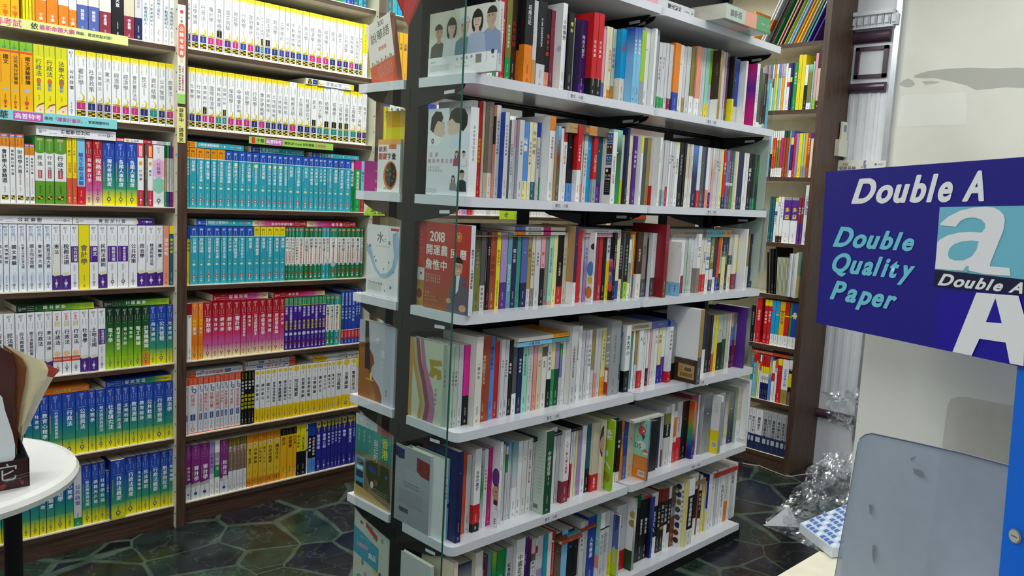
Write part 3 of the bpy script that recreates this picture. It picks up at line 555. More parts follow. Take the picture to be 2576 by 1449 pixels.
KIND = dict(A='exam_guide', D='exam_guide', C='exam_guide', S='exam_guide', L='exam_guide', T='question_bank_book', GW='question_bank_book', PG='question_bank_book', R='civil_service_guide', B='civil_service_guide', G='civil_service_guide', O='civil_service_guide', W='civil_service_guide', RW='civil_service_guide', MP='civil_service_guide', QK='civil_service_guide', BS='law_casebook', Q='police_exam_guide', BK='police_exam_guide', Y='police_exam_guide', P='police_exam_guide', K5='police_exam_guide', N='police_exam_guide', N2='police_exam_guide', J='police_exam_guide', RL='language_book')
# ------------------------------------------------------------------ heights of the shelves
ZB = [1.09, .787, .487, .189, -.115, -.417, -.722, -1.0245, -1.302]          # wall bookcase, upper faces of the boards
ZG = [.628, .307, -.012, -.328, -.652, -.978, -1.32]                         # white rack
ZF = [.848, .510, .165, -.179, -.455, -.728, -1.032, -1.318]                 # far bookcase
SPB = YB + .012; SPG = 1.643; SPF = XF + .012
AN1, AN2 = 'the brown post', 'the brown post'
def wall(text, k, side, rev=False, h=.23):
    nm = ['', 'top shelf', 'second shelf', 'third shelf', 'fourth shelf', 'fifth shelf', 'sixth shelf', 'seventh shelf', 'lowest shelf'][k]
    row(text, 'wall', ZB[k], 'Y', SPB, h, .17, 'post', 'exam_guide', 'exam guides on the %s of the %s bay' % (nm, side), nm + ' ' + side + ' bay', .275, reverse=rev)
CB, LB, GL = 'centre', 'window', ''
# ---- centre bay
wall('''
#440 0 4.0257
1690 gr -
1706 cy -
1735 b -
1785 b -
1812 dt -
1860 t -
1900 dt -
1945 end''', 1, CB)
wall('''
#440 0 4.0257
112 A:pu 法學緒論
165 A:pu 法學緒論
243 A:b 行政法
328 A:mg 審計學
405 A:mgK 會計學概要
492 A:pu 國文測驗
575 A:mg 財政學
652 A:b 行政學
730 A:mg 政府會計
805 A:n 刑事訴訟法
866 A:tK 程式設計概要
900 A:bK 民法總則
975 A:n 政治學
1050 A:b 土地登記
1113 A:dp 國文／公文
1163 A:n 不動產估價
1222 A:b 土地經濟學
1288 A:b 政治學
1352 A:mg 經濟學
1425 A:mg 貨幣銀行學
1492 A:mg 經濟學
1562 A:n 民法
1632 A:dp 英文
1695 A:n 公共政策
1757 A:mg 租稅各論
1815 A:dp 社會福利服務
1860 A:n 國際私法
1897 y.55w - side=y d=.5
1945 end''', 2, CB)
wall('''
#440 0 4.0257
113 A:mg 會計學概要
138 A:n 社會學
205 A:n 行政學
272 A:mgK 貨幣銀行學
335 A:mg 國際經濟學
410 A:t 資料處理
476 A:tK 迴歸分析
528 A:mg 保險學
603 A:mg 中級會計學
688 A:mg 統計學
766 A:n 行政學
842 A:mg 會計學概要
912 A:n 兩岸關係
970 A:n 土地經濟學
1028 A:n 土地政策
1085 A:n 土地利用
1148 A:mgW 稅務法規
1230 A:n 土地法規
1306 A:n 社會研究法
1372 A:nK 民法
1433 A:t 熱力工學
1497 A:tKW 結構學
1568 A:tKW 結構學
1645 A:tKW 工程數學②
1703 A:tK 工程數學①
1765 A:t 工程數學
1836 A:dp 國文／測驗
1893 A:dpW 國文
1938 end''', 3, CB)
wall('''
#440 340 3.8122
100 T:o6 社會研究法
140 T:o6 社會學
205 T:o7 國考教育行政類
284 T:o6 教育心理學
342 T:o7 教育測驗與統計
400 T:o6 教育行政學精析
477 T:b7 法學知識緒論
552 T:b7Y 國文格式公文
607 T:b7 法學知識中華民國憲法
677 T:b7 大法官釋字
734 T:b7Y 搶救高普考國文特訓
804 T:b7 國文測驗
879 T:b7Y 國文公文寫作
925 T:b7Y 國文作文勝經
974 T:b7Y 國文測驗勝經
1034 T:b7 國文作文完勝秘笈
1076 T:b7 行政學
1139 T:b6 行政法全圖解
1212 T:b7 行政法
1282 T:b7 行政法題型
1327 T:b7 行政學口訣
1374 T:b7 公共管理
1412 T:b7 政治學概要
1449 T:b7 勞工行政與勞工立法
1509 T:b7 兩岸關係
1559 T:b7 國家安全制度
1621 T:b7 國考大師行政學
1685 w.5gr 最新法規 d=-1
1717 mg.17gr 驗光生歷屆試題
1776 sk.75r 驗光生
1808 end''', 4, CB)
wall('''
#440 340 3.8122
103 b.22gy 一般行政 lean=2
142 T:b7 公共政策
221 T:b6 移民法規
281 T:b7 行政法輕鬆上手
369 T:b6 國籍與戶政法規
436 T:b7 移民政策與法規
503 T:b7 民法總則
546 T:b6 現行考銓制度
604 T:b7 地方政府與政治
674 T:b7 政治學
754 T:y7 會計學概要
813 T:y6 財政學
872 T:y6 成本與管理會計
941 T:y6 政府會計
1003 T:y6 審計學
1055 GW:d 薦任人事
1084 GW:g 文化行政
1114 GW:g 文化行政
1147 GW:g 文化行政專業科目
1180 GW:g 民法
1232 GW:d 公共管理
1277 GW:d 財政學
1324 GW:g 犯罪學
1364 GW:d 行政法
1403 GW:t 稅務法規
1448 GW:t 監獄行刑法
1476 GW:g 行政學
1553 GW:d 行政學
1588 GW:d 教育行政
1634 GW:d 行政法
1679 GW:d 政治學
1721 GW:d 薦任會計
1773 GW:d 財政學
1795 end''', 5, CB)
wall('''
#440 700 3.8122
102 w.3w -
115 dr.2w 作 d=.6
160 O: 憲法
222 O: 憲法
270 R: 財政學
357 R: 會計學
414 R: 經濟學
480 R: 統計學
552 R: 審計學
629 R: 成本與管理會計
683 R: 經濟學
730 R: 民法關鍵讀本
802 R: 中級會計學
874 R: 稅務法規
930 R: 財政學新論
1000 R: 會計學
1048 PG: 行政學
1088 PG: 中華民國憲法
1130 PG: 英文
1170 PG: 國文
1210 PG: 地方政府
1257 PG: 稅務法規
1296 PG: 財政學
1332 PG: 法學知識英文
1372 PG: 會計學
1402 PG: 法學緒論
1442 GW:g 社會學
1484 GW:g 社會工作
1524 GW:t 高考會計
1572 gr.2lm - w=1
1588 BS: 人事行政 h=24.5
1620 BS: 人事行政 h=24.5
1653 BS: 人事行政 h=24.5
1685 BS: 人事行政 h=24.5
1724 BS: 大學學科 h=25.2
1750 BS: 大學學科 h=25.2
1775 end''', 6, CB)
wall('''
#440 700 3.8122
103 Q: 法學
125 Q: 行政法
221 Q: 立法程序與技術
270 Q: 強制執行法
318 Q: 法學大意
385 Q: 法院組織法
434 Q: 刑法總則
468 Q: 中華民國憲法
512 Q: 刑法（概要）
573 Q: 現行考銓制度
630 BK: 稅務法規
664 BK: 行政學
696 BK: 財政學
728 BK: 民法
760 Y: 讀好憲法
812 Y: 讀好憲法
862 Y: 國文三合一
917 Y: 普通物理學概要
976 Y: 憲法關鍵讀本
1029 Y: 憲法關鍵讀本
1079 Y: 公文寫作技巧
1121 Y: 刑法概要
1197 Y: 犯罪學表解
1254 Y: 犯罪學綜覽
1307 Y: 法學緒論
1362 Y: 讀好英文
1411 Y: 國文作文
1454 Y: 警察法規
1494 Y: 警察法規
1534 Y: 刑法概要
1598 Y: 法學緒論
1680 Y: 警察行政法
1736 y.2w.8y -
1755 end''', 7, CB)
wall('''
#440 1020 5.1755
143 P: 稅務法規
211 P: 審計學
328 P: 審計學
449 lp.6lg.7w 公務員法@pu
515 w.22g.45gr.68w 公司法@w+.3-.6
584 P: 稅務法規
692 K5: 讀好
743 K5: 行政法
798 K5: 公文
842 K5: 讀國文
886 K5: 民法
931 N: 憲法（概要）
1010 N: 法學緒論
1083 N: 行政法概要
1134 N: 國文／公文
1190 N: 行政法概要
1284 N: 國文作文
1366 N2: 刑法
1453 N2: 犯罪學
1534 N2: 火災學
1577 y.52k 國文精粹@k+.18-.5
1624 y.52k 一般行政警察@k+.18-.5
1703 w.1b.14w.5b.54w - w=.7
1724 b.25k.7lb 法學緒論@w+.28-.6
1773 b.25k.7lb 行政警察業務@w+.28-.66
1821 J: 警專甲組
1900 J: 警專乙組
1972 J: 警專數學
2024 J: 警專歷史
2070 J: 警專化學
2112 J: 警專英文
2160 J: 物理
2235 J: 警專英文
2308 J: 警專地理
2342 end''', 8, CB)
# ---- window bay (nearer bay of the wall bookcase), counted back from the brown post
wall('''
#0 0 3.0187
-85 gy - 
0 gy 千華@ro+.8-.95
85 gy 千華@ro+.8-.95
150 gap
172 ol.6y - 
195 tn.6y -
220 gd.6y -
245 tn.6gy -
268 w.66o 千華@w+.84-.95
355 ow.62o 千華@w+.84-.95
443 w.68o 千華@w+.84-.95
525 w.72o 千華@w+.84-.95
585 ow.62ib 柳震著@w+.68-.84
672 ow.62ib 柳震著@w+.68-.84
755 ow.66mr 李星著@w+.7-.86
845 k 法學大意@w+.3-.56
942 be.66mr 李星著@w+.7-.86
1025 lg.66n -
1080 w 不動產經紀人@dt+.4-.75
1136 w 不動產經紀人@dt+.4-.75
1172 w 記帳士經紀人@dt+.3-.62
1240 w 不動產經紀人@dt+.4-.75
1284 w 不動產經紀人@dt+.4-.75
1327 end''', 2, LB, True)
wall('''
#0 0 3.0187
-80 D: 國文測驗
0 D: 國文
86 D: 公民高分好簡單
155 D: 國文測驗精讀
258 C: 行政法
340 C: 行政法
425 C: 法學大意
517 W:N 公共政策
573 A:mg 審計學
662 A:n 社會政策
735 A:dp 公職國文
785 A:dp 憲法
848 A:mg 經濟學
924 A:mg 經濟學
990 A:mg 會計審計法規
1058 A:n 民法
1133 A:t 資料結構
1202 A:n 公共管理
1260 A:mg 商事法
1322 end''', 3, LB, True)
wall('''
#0 300 3.2935
-60 S: 法學
0 S: 會計學大意精選
88 S: 貨幣銀行學大意
136 S: 財政學大意
210 S: 經濟學大意 h=20
250 S: 貨幣銀行學 h=20
294 L: 民法
380 L: 行政法
456 L: 行政法
556 QK: 國文
602 QK: 公民
642 sk.72r 驗光生綜合測驗@b
711 R: 貨幣銀行學
771 R: 稅務法規
852 B: 現行考銓制度
956 B: 各國人事制度
1048 B: 各國人事制度
1140 RW: 行政學
1193 gap
1200 dk -
1222 RW:y 國考
1268 MP: 行政學
1363 dgr.2tn.75gr -
1383 gr.2lg.75pu -
1403 pu.2lg.75pu -
1420 mr.2lg.75mr -
1436 end''', 4, LB, True)
wall('''
#0 300 3.2935
-30 W:I 國文測驗
33 W:I 經濟學概要
83 W:I 國文測驗
157 W:I 社會工作與社政法規
228 W:I 國文完全攻略
301 W:I 會計學大意
367 W:I 教育法規大意
436 W:P 憲法
506 W:P 稅務法規
590 W:M 公共政策
656 y.2y 會計學@dk+.3-.62
745 W:M 英文
817 W:P 民刑法總則
890 W:M 稅務法規
975 W:M 審計學題庫
1067 W:N 公共政策
1139 W:P 政治學
1211 W:P 精選稅務法規
1293 W:P 運輸學
1352 sa 國考攻略@w
1402 y.13dt 國考必勝@y
1440 end''', 5, LB, True)
wall('''
#0 720 3.8130
-50 W:N 行政法
45 W:P 民法概要
155 W:P 民法概要題庫
265 W:N 國文測驗題綜覽
345 W:P 行政法
436 W:P 憲法題庫
511 W:L 行政法
599 W:L 行政法
688 W:L 行政法
773 W:P 社會學
857 W:P 土地法規
944 W:M 社會研究法
1017 G: 電子學
1098 G: 機械原理概要
1169 G: 電力系統
1229 G: 電路學
1283 G: 電工機械
1361 G:o 計算機概論
1436 B: 刑法總則
1499 B: 公共管理
1597 B: 社會政策
1657 end''', 6, LB, True)
wall('''
#0 1080 3.9261
90 B: 民法
170 B: 民法
250 B: 刑法
330 B: 社會學
402 B: 教育心理學
488 B: 行政法總論與實務
620 B: 行政法
750 B: 公務員法
877 B: 心理學
950 B: 地方政府與政治
1047 B: 社會研究法
1138 B: 國籍與戶政法規
1210 B: 土地利用
1280 B: 教育測驗
1361 B: 教育統計
1434 B: 公共政策
1513 B: 行政學精論
1629 B: 政治學
1708 end''', 7, LB, True)
wall('''
#0 1080 3.9261
-60 B: 行政法
22 B: 人事行政
130 B: 行政法
215 B: 民法
303 B: 財產法
391 B: 教育行政
463 B: 考銓制度
543 B: 政治學
650 B: 心理學
732 lg.86gr 公共政策@ib+.3-.66
815 B: 移民政策與法規
910 B: 國籍與戶政
977 B: 社會學析論
1048 B: 公務員 h=19
1098 B: 行政法概要 d=1.4
1238 B: 行政法概要
1350 B: 民法物權編
1401 B: 民法總則
1474 B: 行政法概要
1584 B: 刑事訴訟法
1662 B: 教育概要
1716 end''', 8, LB, True)
LG = 'books laid flat on the rows of exam guides'
M1_, M2_, M3_, Z3_, Z5_ = (440, 0, 4.0257), (440, 340, 3.8122), (440, 700, 3.8122), (0, 300, 3.2935), (0, 720, 3.8130)
lying(1330, 1812, 885, .026, .17, 'A:b', '民法總則', True, M1_, 'white exam guide lying flat across the third shelf row of the centre bay', z=ZB[3] + .231, d=.5)
T3, T4, T5, T6 = (ZB[i] + .2315 for i in (4, 5, 6, 7))
lying(104, 660, 0, .024, .17, 'T:o7', '心理學概要歷屆', False, M2_, 'teal exam guide with orange head lying flat beside the brown post', z=T3)
lying(728, 1238, 0, .024, .17, 'T:b7', '圖解式民法', False, M2_, 'teal exam guide lying flat in the middle of the fourth shelf row', z=T3)
lying(1312, 1765, 0, .020, .17, 'T:b7', '公共管理', False, M2_, 'teal exam guide lying flat near the far end of the fourth shelf row', z=T3)
lying(205, 745, 0, .026, .17, 'T:b7', '捷徑公職英文', False, M2_, 'teal exam guide lying flat on the fifth shelf row, centre bay', z=T4)
lying(745, 1262, 0, .025, .17, 'R:', '審計學會計考前', True, M2_, 'crimson exam guide lying flat beside the teal one, fifth shelf row', z=T4)
lying(1265, 1735, 0, .026, .17, 'R:', '審計學', True, M2_, 'crimson exam guide lying flat above the green ended question banks', z=T4)
lying(362, 893, 0, .028, .17, 'R:', '稅務法規', False, M3_, 'crimson exam guide lying flat above the accounting guides, sixth shelf row', z=T5)
lying(945, 1437, 0, .022, .17, 'R:', '會計學', False, M3_, 'crimson exam guide lying flat above the purple question banks', z=T5)
lying(130, 655, 0, .026, .17, 'Q:', '民法測驗題', False, M3_, 'grey white 3Q guide lying flat beside the brown post, seventh shelf row', z=T6)
lying(672, 1155, 0, .020, .17, 'Q:', '法學大意', True, M3_, 'grey white 3Q guide lying flat, lower of the stacked two', z=T6)
lying(690, 1155, 0, .018, .17, 'Q:', '現行考銓', True, M3_, 'grey white 3Q guide lying flat, upper of the stacked two', z=T6 + .021)
lying(1340, 1765, 0, .016, .17, 'Y:', '國文三合一', True, M3_, 'golden and white guide lying flat over the police guides, lower one', z=T6)
lying(1310, 1765, 0, .013, .17, 'Y:', '國文三合一', True, M3_, 'golden and white guide lying flat over the police guides, upper one', z=T6 + .017)
lying(300, 960, 0, .034, .17, 'W:N', '行政學百分百', False, Z3_, 'thick white guide with a bronze disc lying flat above the leaf green guides', z=ZB[4] + .2315, d=.6)
lying(962, 1262, 0, .014, .17, 'RW:', '行政學', False, Z3_, 'slim white guide with red head lying flat above the blue guides', z=ZB[4] + .2315)
lying(1262, 1412, 0, .014, .17, 'MP:', '行政學', False, Z3_, 'short slim white guide lying flat next to the brown post', z=ZB[4] + .2315)
lying(-60, 600, 0, .026, .17, 'W:N', '公共管理', False, Z3_, 'white guide with purple print lying flat above the pale blue lettered guides', z=T4)
lying(606, 1280, 0, .025, .17, 'W:P', '專技社工師', False, Z3_, 'white and purple guide lying flat in the window bay', z=T4)
lying(155, 900, 0, .024, .17, 'G:', '基本電學', False, Z5_, 'dark green to lime guide lying flat above the white civil law guides', z=T5)
lying(985, 1622, 0, .025, .17, 'G:', '工程數學', False, Z5_, 'dark green to lime guide lying flat above the green engineering guides', z=T5)
lying(240, 855, 0, .022, .17, 'O:', '國文三合一', True, Z5_, 'orange guide lying flat behind the round table', z=T6)
lying(1012, 1645, 0, .024, .17, 'B:', '教育測驗', False, Z5_, 'blue to yellow guide lying flat above the blue guides, window bay', z=T6)
# ---- the bays behind the white rack, seen through its gaps and past the glass
def back(text, k): row(text, 'b', ZB[k], 'Y', SPB, .23, .17, 'second post', 'exam_guide', 'guides in the bays behind the white rack', 'shelf %s behind rack' % ['', 'one', 'two', 'three', 'four', 'five', 'six', 'seven', 'eight'][k], .26)
def seq(x0, x1, step, pats):
    out = []; x = x0; i = 0
    while x < x1: p_ = pats[i % len(pats)]; out.append('%.1f %s' % (x, p_)); x += step * random.uniform(.85, 1.2); i += 1
    return '\n'.join(out) + '\n%.1f end' % x
back('#0 0 1\n' + seq(952, 1075, 13, ['t 警察法規', 'cy 電工', 'dt 航空']), 1)
back('#0 0 1\n' + seq(952, 1060, 11, ['gy 法律', 'oy 法律', 'y.2k 法律', 'tn 行政']), 2)
back('#0 0 1\n' + seq(952, 1290, 12, ['b.2oy 法律大意', 'b.2y 公務員法', 'w 社會工作', 'w 護理師', 'be 護理師']), 3)
back('#0 0 1\n' + seq(952, 1180, 12, ['mg.3lp 社工', 'w.3r 升等', 'pk -']) + '\n' + seq(1195, 1400, 12.5, ['w 法學', 'w 民法', 'lg 刑法', 'w 憲法']).replace(' end', ' gap') + '\n' + seq(1402, 1480, 11, ['w.8r 國營', 'w.8dr 台電']).replace(' end', ' gap') + '\n' + seq(1482, 1640, 12, ['ro 考古題', 'ro 中油', 'ro 台電']).replace(' end', ' gap') + '\n' + seq(1642, 1700, 12, ['w.2ro 郵政', 'w.3dgr 郵政']), 4)
back('#0 0 1\n' + seq(952, 1010, 13, ['w.3r 護理', 'gr.3w 營養']), 5)
back('#0 0 1\n' + seq(952, 1030, 12, ['w.8k 捷運', 'w.2b 捷運']), 6)
back('#0 0 1\n' + seq(948, 1000, 12, ['b 鐵路', 'w.2b 捷運']), 7)
# ------------------------------------------------------------------ white rack: six shelves of paperbacks
def cov_circle(S): S.disc(.72, .52, S.w * .34, S.w * .34, 'c6c9da', 20)
def cov_marks(S): 
    for i in range(6): S.hmarks(.45, .9, .2 + i * .03, .004, 'g')
def cov_woman(S):
    S.disc(.55, .42, .022, .028, '6a3c8a'); S.pg([(.35, .5), (.95, .5), (.95, .74), (.35, .74)], '4a2a1c'); S.disc(.66, .6, .016, .022, 'd8a488'); S.disc(.62, .585, .0022, col='2a1a14', n=8); S.disc(.72, .585, .0022, col='2a1a14', n=8); S.rect(.62, .72, .625, .632, 'a84848'); S.pg([(.655, .6), (.68, .6), (.685, .612), (.65, .612)], 'c08c70')
    S.vtext('對數', .74, .82, .8, .2, 'k')
    for i in range(3): S.rect(.5, .8, .9 + i * .025, .912 + i * .025, '6a3c8a')
def cov_balls(S):
    for u, v, r, c in ((.6, .52, .024, '5a90cc'), (.7, .68, .012, 'e0d030'), (.5, .86, .020, 'd87c30'), (.85, .2, .01, '303038')): S.disc(u, v, r, r, c)
def cov_tree(S): S.marks(.05, .1, .8, .1, '4a4a80', n=1); S.marks(.2, .3, .3, .1, 'g', n=2); S.rect(.1, .9, .8, .805, '5a8aac'); S.vtext('銀色獨角', .82, .96, .3, .1, 'n'); S.vtext('最優秀', .8, .96, .7, .12, 'n')
def cov_888(S):
    S.rect(.1, .22, .55, .59, 'f4f4f0'); S.pg([(.2, .75), (.9, .76), (.9, .95), (.2, .94)], 'b8985c'); S.htext('888', .45, .8, .82, .05, '2a2018'); S.hmarks(.24, .44, .80, .006, 'k'); S.hmarks(.24, .44, .84, .006, 'k')
    for i in range(18): S.rect(.3 + i * .03, .3 + i * .03 + random.uniform(.008, .02), .87, .92, '2a2018')
    for i in range(4): S.hmarks(.05, .85, .675 + i * .022, .004, 'tg')
def cov_green2(S):
    for i in range(16): S.hmarks(.3, .85, .12 + i * .042, .005, 'g')
    for i in range(14): S.rect(.1 + i * .03, .1 + i * .03 + .014, .9, .95, '303030')
def cov_kids(S):
    S.disc(.5, .2, .016, .018, 'e05a64'); S.disc(.62, .2, .004, col='w'); S.pg([(.3, .1), (.36, .06), (.4, .12)], 'e05a64'); S.pg([(.7, .1), (.76, .06), (.76, .14)], 'e05a64'); S.pg([(.45, .25), (.75, .27), (.6, .36)], '3c4a8c')
    S.disc(.5, .44, .020, .016, 'e8eef2'); S.pg([(.2, .28), (.34, .29), (.26, .34)], 'e0b040'); S.pg([(.5, .29), (.62, .3), (.55, .34)], '50a060'); S.htext('DS', .05, .5, .46, .1, '2a8a6a'); S.disc(.8, .53, .011, .009, 'e07a30'); S.disc(.8, .56, .012, .005, 'f4ead0')
    for i in range(7): S.hmarks(.1, .9, .66 + i * .025, .004, 'f4d8b0')
    S.rect(.4, .85, .86, .95, 'f2f0ea')
    for i in range(12): S.rect(.44 + i * .032, .456 + i * .032, .875, .93, '202020')
def cov_brush(S): S.vtext('柔', .12, .3, .5, .8, 'f2f4ea'); S.disc(.5, .48, .006, .012, 'e8f0e0'); S.pg([(.2, .55), (.3, .55), (.9, .68), (.85, .7)], 'f2f4ea'); S.disc(.5, .82, .02, .02, '9aa020'); S.disc(.3, .9, .015, .012, 'c8c83a')
def cov_face(S): S.disc(.9, .3, .03, .055, '4a4038', 16, 90, 270); S.disc(.95, .34, .018, .03, 'd0a888')
def cov_gump(S):
    for i, (t0, c) in enumerate(((.02, '2a62b8'), (.17, '5a3c2c'), (.32, '2a62b8'))): S.rect(.3, .95, t0, t0 + .14, c); S.disc(.45, t0 + .04, .003, col='c8d8ec', n=8); S.disc(.75, t0 + .04, .003, col='c8d8ec', n=8)
    S.htext('FORREST', .34, .9, .09, .04, 'e8d84a'); S.htext('GUMP', .34, .9, .13, .04, 'e8d84a'); S.htext('FORREST', .34, .9, .39, .04, 'e8d84a'); S.htext('GUMP', .34, .9, .43, .04, 'e8d84a')
    S.rect(.28, .95, .5, .88, '18181a'); S.disc(.5, .54, .005, col='w'); S.htext('IS AS', .35, .92, .61, .05, 'ecece4'); S.htext('DOES', .35, .92, .66, .05, 'ecece4')
    for i in range(5): S.rect(.35, .85, .71 + i * .03, .714 + i * .03, 'c8c8c0')
def cov_flowers(S):
    for u, v, r, c in ((.5, .45, .012, 'd86a9a'), (.75, .5, .014, 'c84a8a'), (.6, .58, .013, '6a3aa0'), (.4, .66, .014, 'e08aa8'), (.8, .68, .012, '4a6ac0'), (.6, .8, .014, 'd0486a')): S.disc(u, v, r, r * 1.3, c, 7)
def cov_stones(S):
    for i, c in enumerate(('3a3440', '3c4468', '8a7a3a', '4a5a40', '6a4a70', '3a3458', '7a3028', '30302c')): S.disc(.5 + .1 * ((i * 7) % 3 - 1), .06 + i * .12, .013, .012, c, 9)
def cov_bell(S): S.disc(.8, .22, .014, .014, 'c0a040'); S.disc(.8, .34, .016, .014, 'b09038'); S.rect(.74, .84, .12, .2, 'c0a040'); [S.hmarks(.75, .95, .45 + i * .03, .004, 'g') for i in range(3)]
def cov_note(S): S.rect(.25, .7, .36, .50, 'e8f0e4'); S.rect(.29, .66, .375, .485, '9ed0b4'); S.hmarks(.2, .8, .12, .005, 'dg')
def cov_jade(S): S.disc(.65, .3, .012, col='r')
def cov_lib(S): S.rect(.1, .9, .62, .98, 'a83038'); S.rect(.2, .8, .66, .82, 'f2eee8'); S.htext('イミE', .25, .75, .74, .05, 'r'); [S.pg([(.3, a), (.9, a - .02), (.9, a), (.3, a + .02)], 'e0e4e6') for a in (.2, .28, .42, .5, .56)]
def cov_rainbow(S):
    for i, c in enumerate(('d8502c', 'dc6a30', 'd89038', 'a8a840', '4aa860', '2a9a8a', '2a5a9a', '24287a')): S.rect(0, 1, i / 8, (i + 1) / 8 + .001, c, ('d8502c', 'dc6a30', 'd89038', 'a8a840', '4aa860', '2a9a8a', '2a5a9a', '24287a', '24287a')[i + 1])
def cov_box(S): S.rect(.02, .98, .03, .034, 'n'); S.rect(.02, .98, .045, .049, 'n'); S.rect(.02, .98, .95, .954, 'n'); S.rect(.02, .98, .965, .969, 'n')
def cov_yel(S): [S.hmarks(.5, .85, .14 + i * .035, .004, 'dg') for i in range(5)]; S.rect(.45, .9, .8, .9, 'f2f2e0'); [S.rect(.48 + i * .035, .495 + i * .035, .81, .89, 'k') for i in range(11)]
def cov_uncle(S): S.pg([(.2, .55), (.45, .5), (.75, .6), (.75, .8), (.15, .8)], 'c8b890'); S.pg([(.3, .0), (.9, .0), (.8, .2), (.3, .3)], '3a4a6a')
def cov_tall(S): S.disc(.3, .5, .02, .03, 'b0b8d0', 12)
SIDE.update(circle=cov_circle, marks=cov_marks, woman=cov_woman, balls=cov_balls, tree=cov_tree, n888=cov_888, green2=cov_green2, kids=cov_kids, brush=cov_brush, face=cov_face, gump=cov_gump, flowers=cov_flowers, stones=cov_stones, bell=cov_bell, note=cov_note, jade=cov_jade, lib=cov_lib, rainbow=cov_rainbow, box=cov_box, yel=cov_yel, uncle=cov_uncle, tall=cov_tall)
def rack(text, k, h=.2):
    nm = ['', 'first', 'second', 'third', 'fourth', 'fifth', 'sixth'][k]
    row(text, 'rack', ZG[k], 'Y', SPG, h, .145, 'glass end', 'novel' if k < 4 else 'paperback_book', 'paperbacks on the %s shelf of the white rack' % nm, nm + ' rack shelf', .283)
rack('''
#1180 0 5.1762
225 w - h=20
297 k.12k.7gr ROBOTS@w+.05-.4 h=24
350 g.75w - h=24
387 r 魔鬼的情人@w+.3-.62*.4 h=24
452 ol.7gr 摩挲拉的微笑@w+.32-.6*.4 h=23
528 db 紅色犯罪@r+.3-.6 h=24.5
612 k.4k.62o -@w h=24 d=.4
690 k.56o 惡魔日記@lg+.12-.34 d=2.4 h=24.5 side=k.56o
800 lg.68tn 實格面局的活婦@dg+.15-.5 h=24
855 k.72lg in_the_DARKROOM@w+.2-.52*.5 h=24.5
970 k.78sa 漁夫之歌@ro+.3-.6 t=110
1028 mr -@sa t=130
1165 w 小姐優勢@dg+.18-.42 d=2.6 r=1228 t=35 side=w art=circle
1262 k 零年@y+.1-.3 d=3.4 t=165
1322 lgr -@dg t=200
1410 dp.85pu 時尚大歷史@lg+.2-.5 d=2.2 t=250 side=dp
1568 r.79k 白日夢談@w+.32-.6*.4 d=4.5 t=155 side=r.79k
1637 r.79k 白日夢談@w+.32-.6*.4 t=170 d=4.5
1706 pk.75ib -@dg t=335
1745 cr -@dg t=340
1786 cr.84o 爸爸的小三奇@ro+.3-.6 t=350
1828 lgr.78gd 深夜習護@ib+.25-.65 t=372
1935 cy.67ow 台語@r+.15-.3 d=1.8 t=372 side=cy.67ow
#1580 0 4.2623
25 b>.4sk>.8sk 封神演義@w+.15-.35*.5 d=4.8 t=290 side=b>.4sk>.7sk
62 b>.4sk>.8sk 封神演義@w+.15-.35*.5 d=4.7 t=292
106 lm.66g 在家學校推理@k+.12-.5*.5 t=290 d=.6
150 w -@dg t=295
235 w -@dg d=1.4 t=303
264 g -@w t=310
292 lg.79gr 陽台上的故事@dg+.2-.55*.5 t=450
330 lg.8gr 月光下@dg+.2-.5*.5 t=455
370 lg -@dg t=460
404 lg.79dr -@dg t=475
458 o.7b -@gd t=455 d=.5 side=o.7b
518 ow -@dg t=475
562 lg.74gd -@dg t=500
592 lg -@tg t=495
637 ol.7w -@y t=505
695 sa.73w -@br t=492 d=.5 side=sa.73w
745 lg -@dg t=505
768 lg -@dg t=510
797 mt.78y -@dg t=515
838 lm.5lg -@dg t=520
942 gd -@db d=3 t=535 side=db.70w art=marks
968 lg -@br t=530
1000 pk.8lg - t=560
1018 dg -@w t=570
1090 k.63y -@w d=1.8 t=603 side=k.63y
1112 b.72lg -@w t=615
1214 ow -@r d=2.5 t=652 side=w
1238 lp -@dg t=740
1335 w - d=4 t=680 side=mg>.4pu>.7mg>.75mg
1366 dg.88w - t=700
1396 ol>.5db.9w - t=780
1424 k.88lg - t=785
1460 sk - h=16
1487 end''', 1)
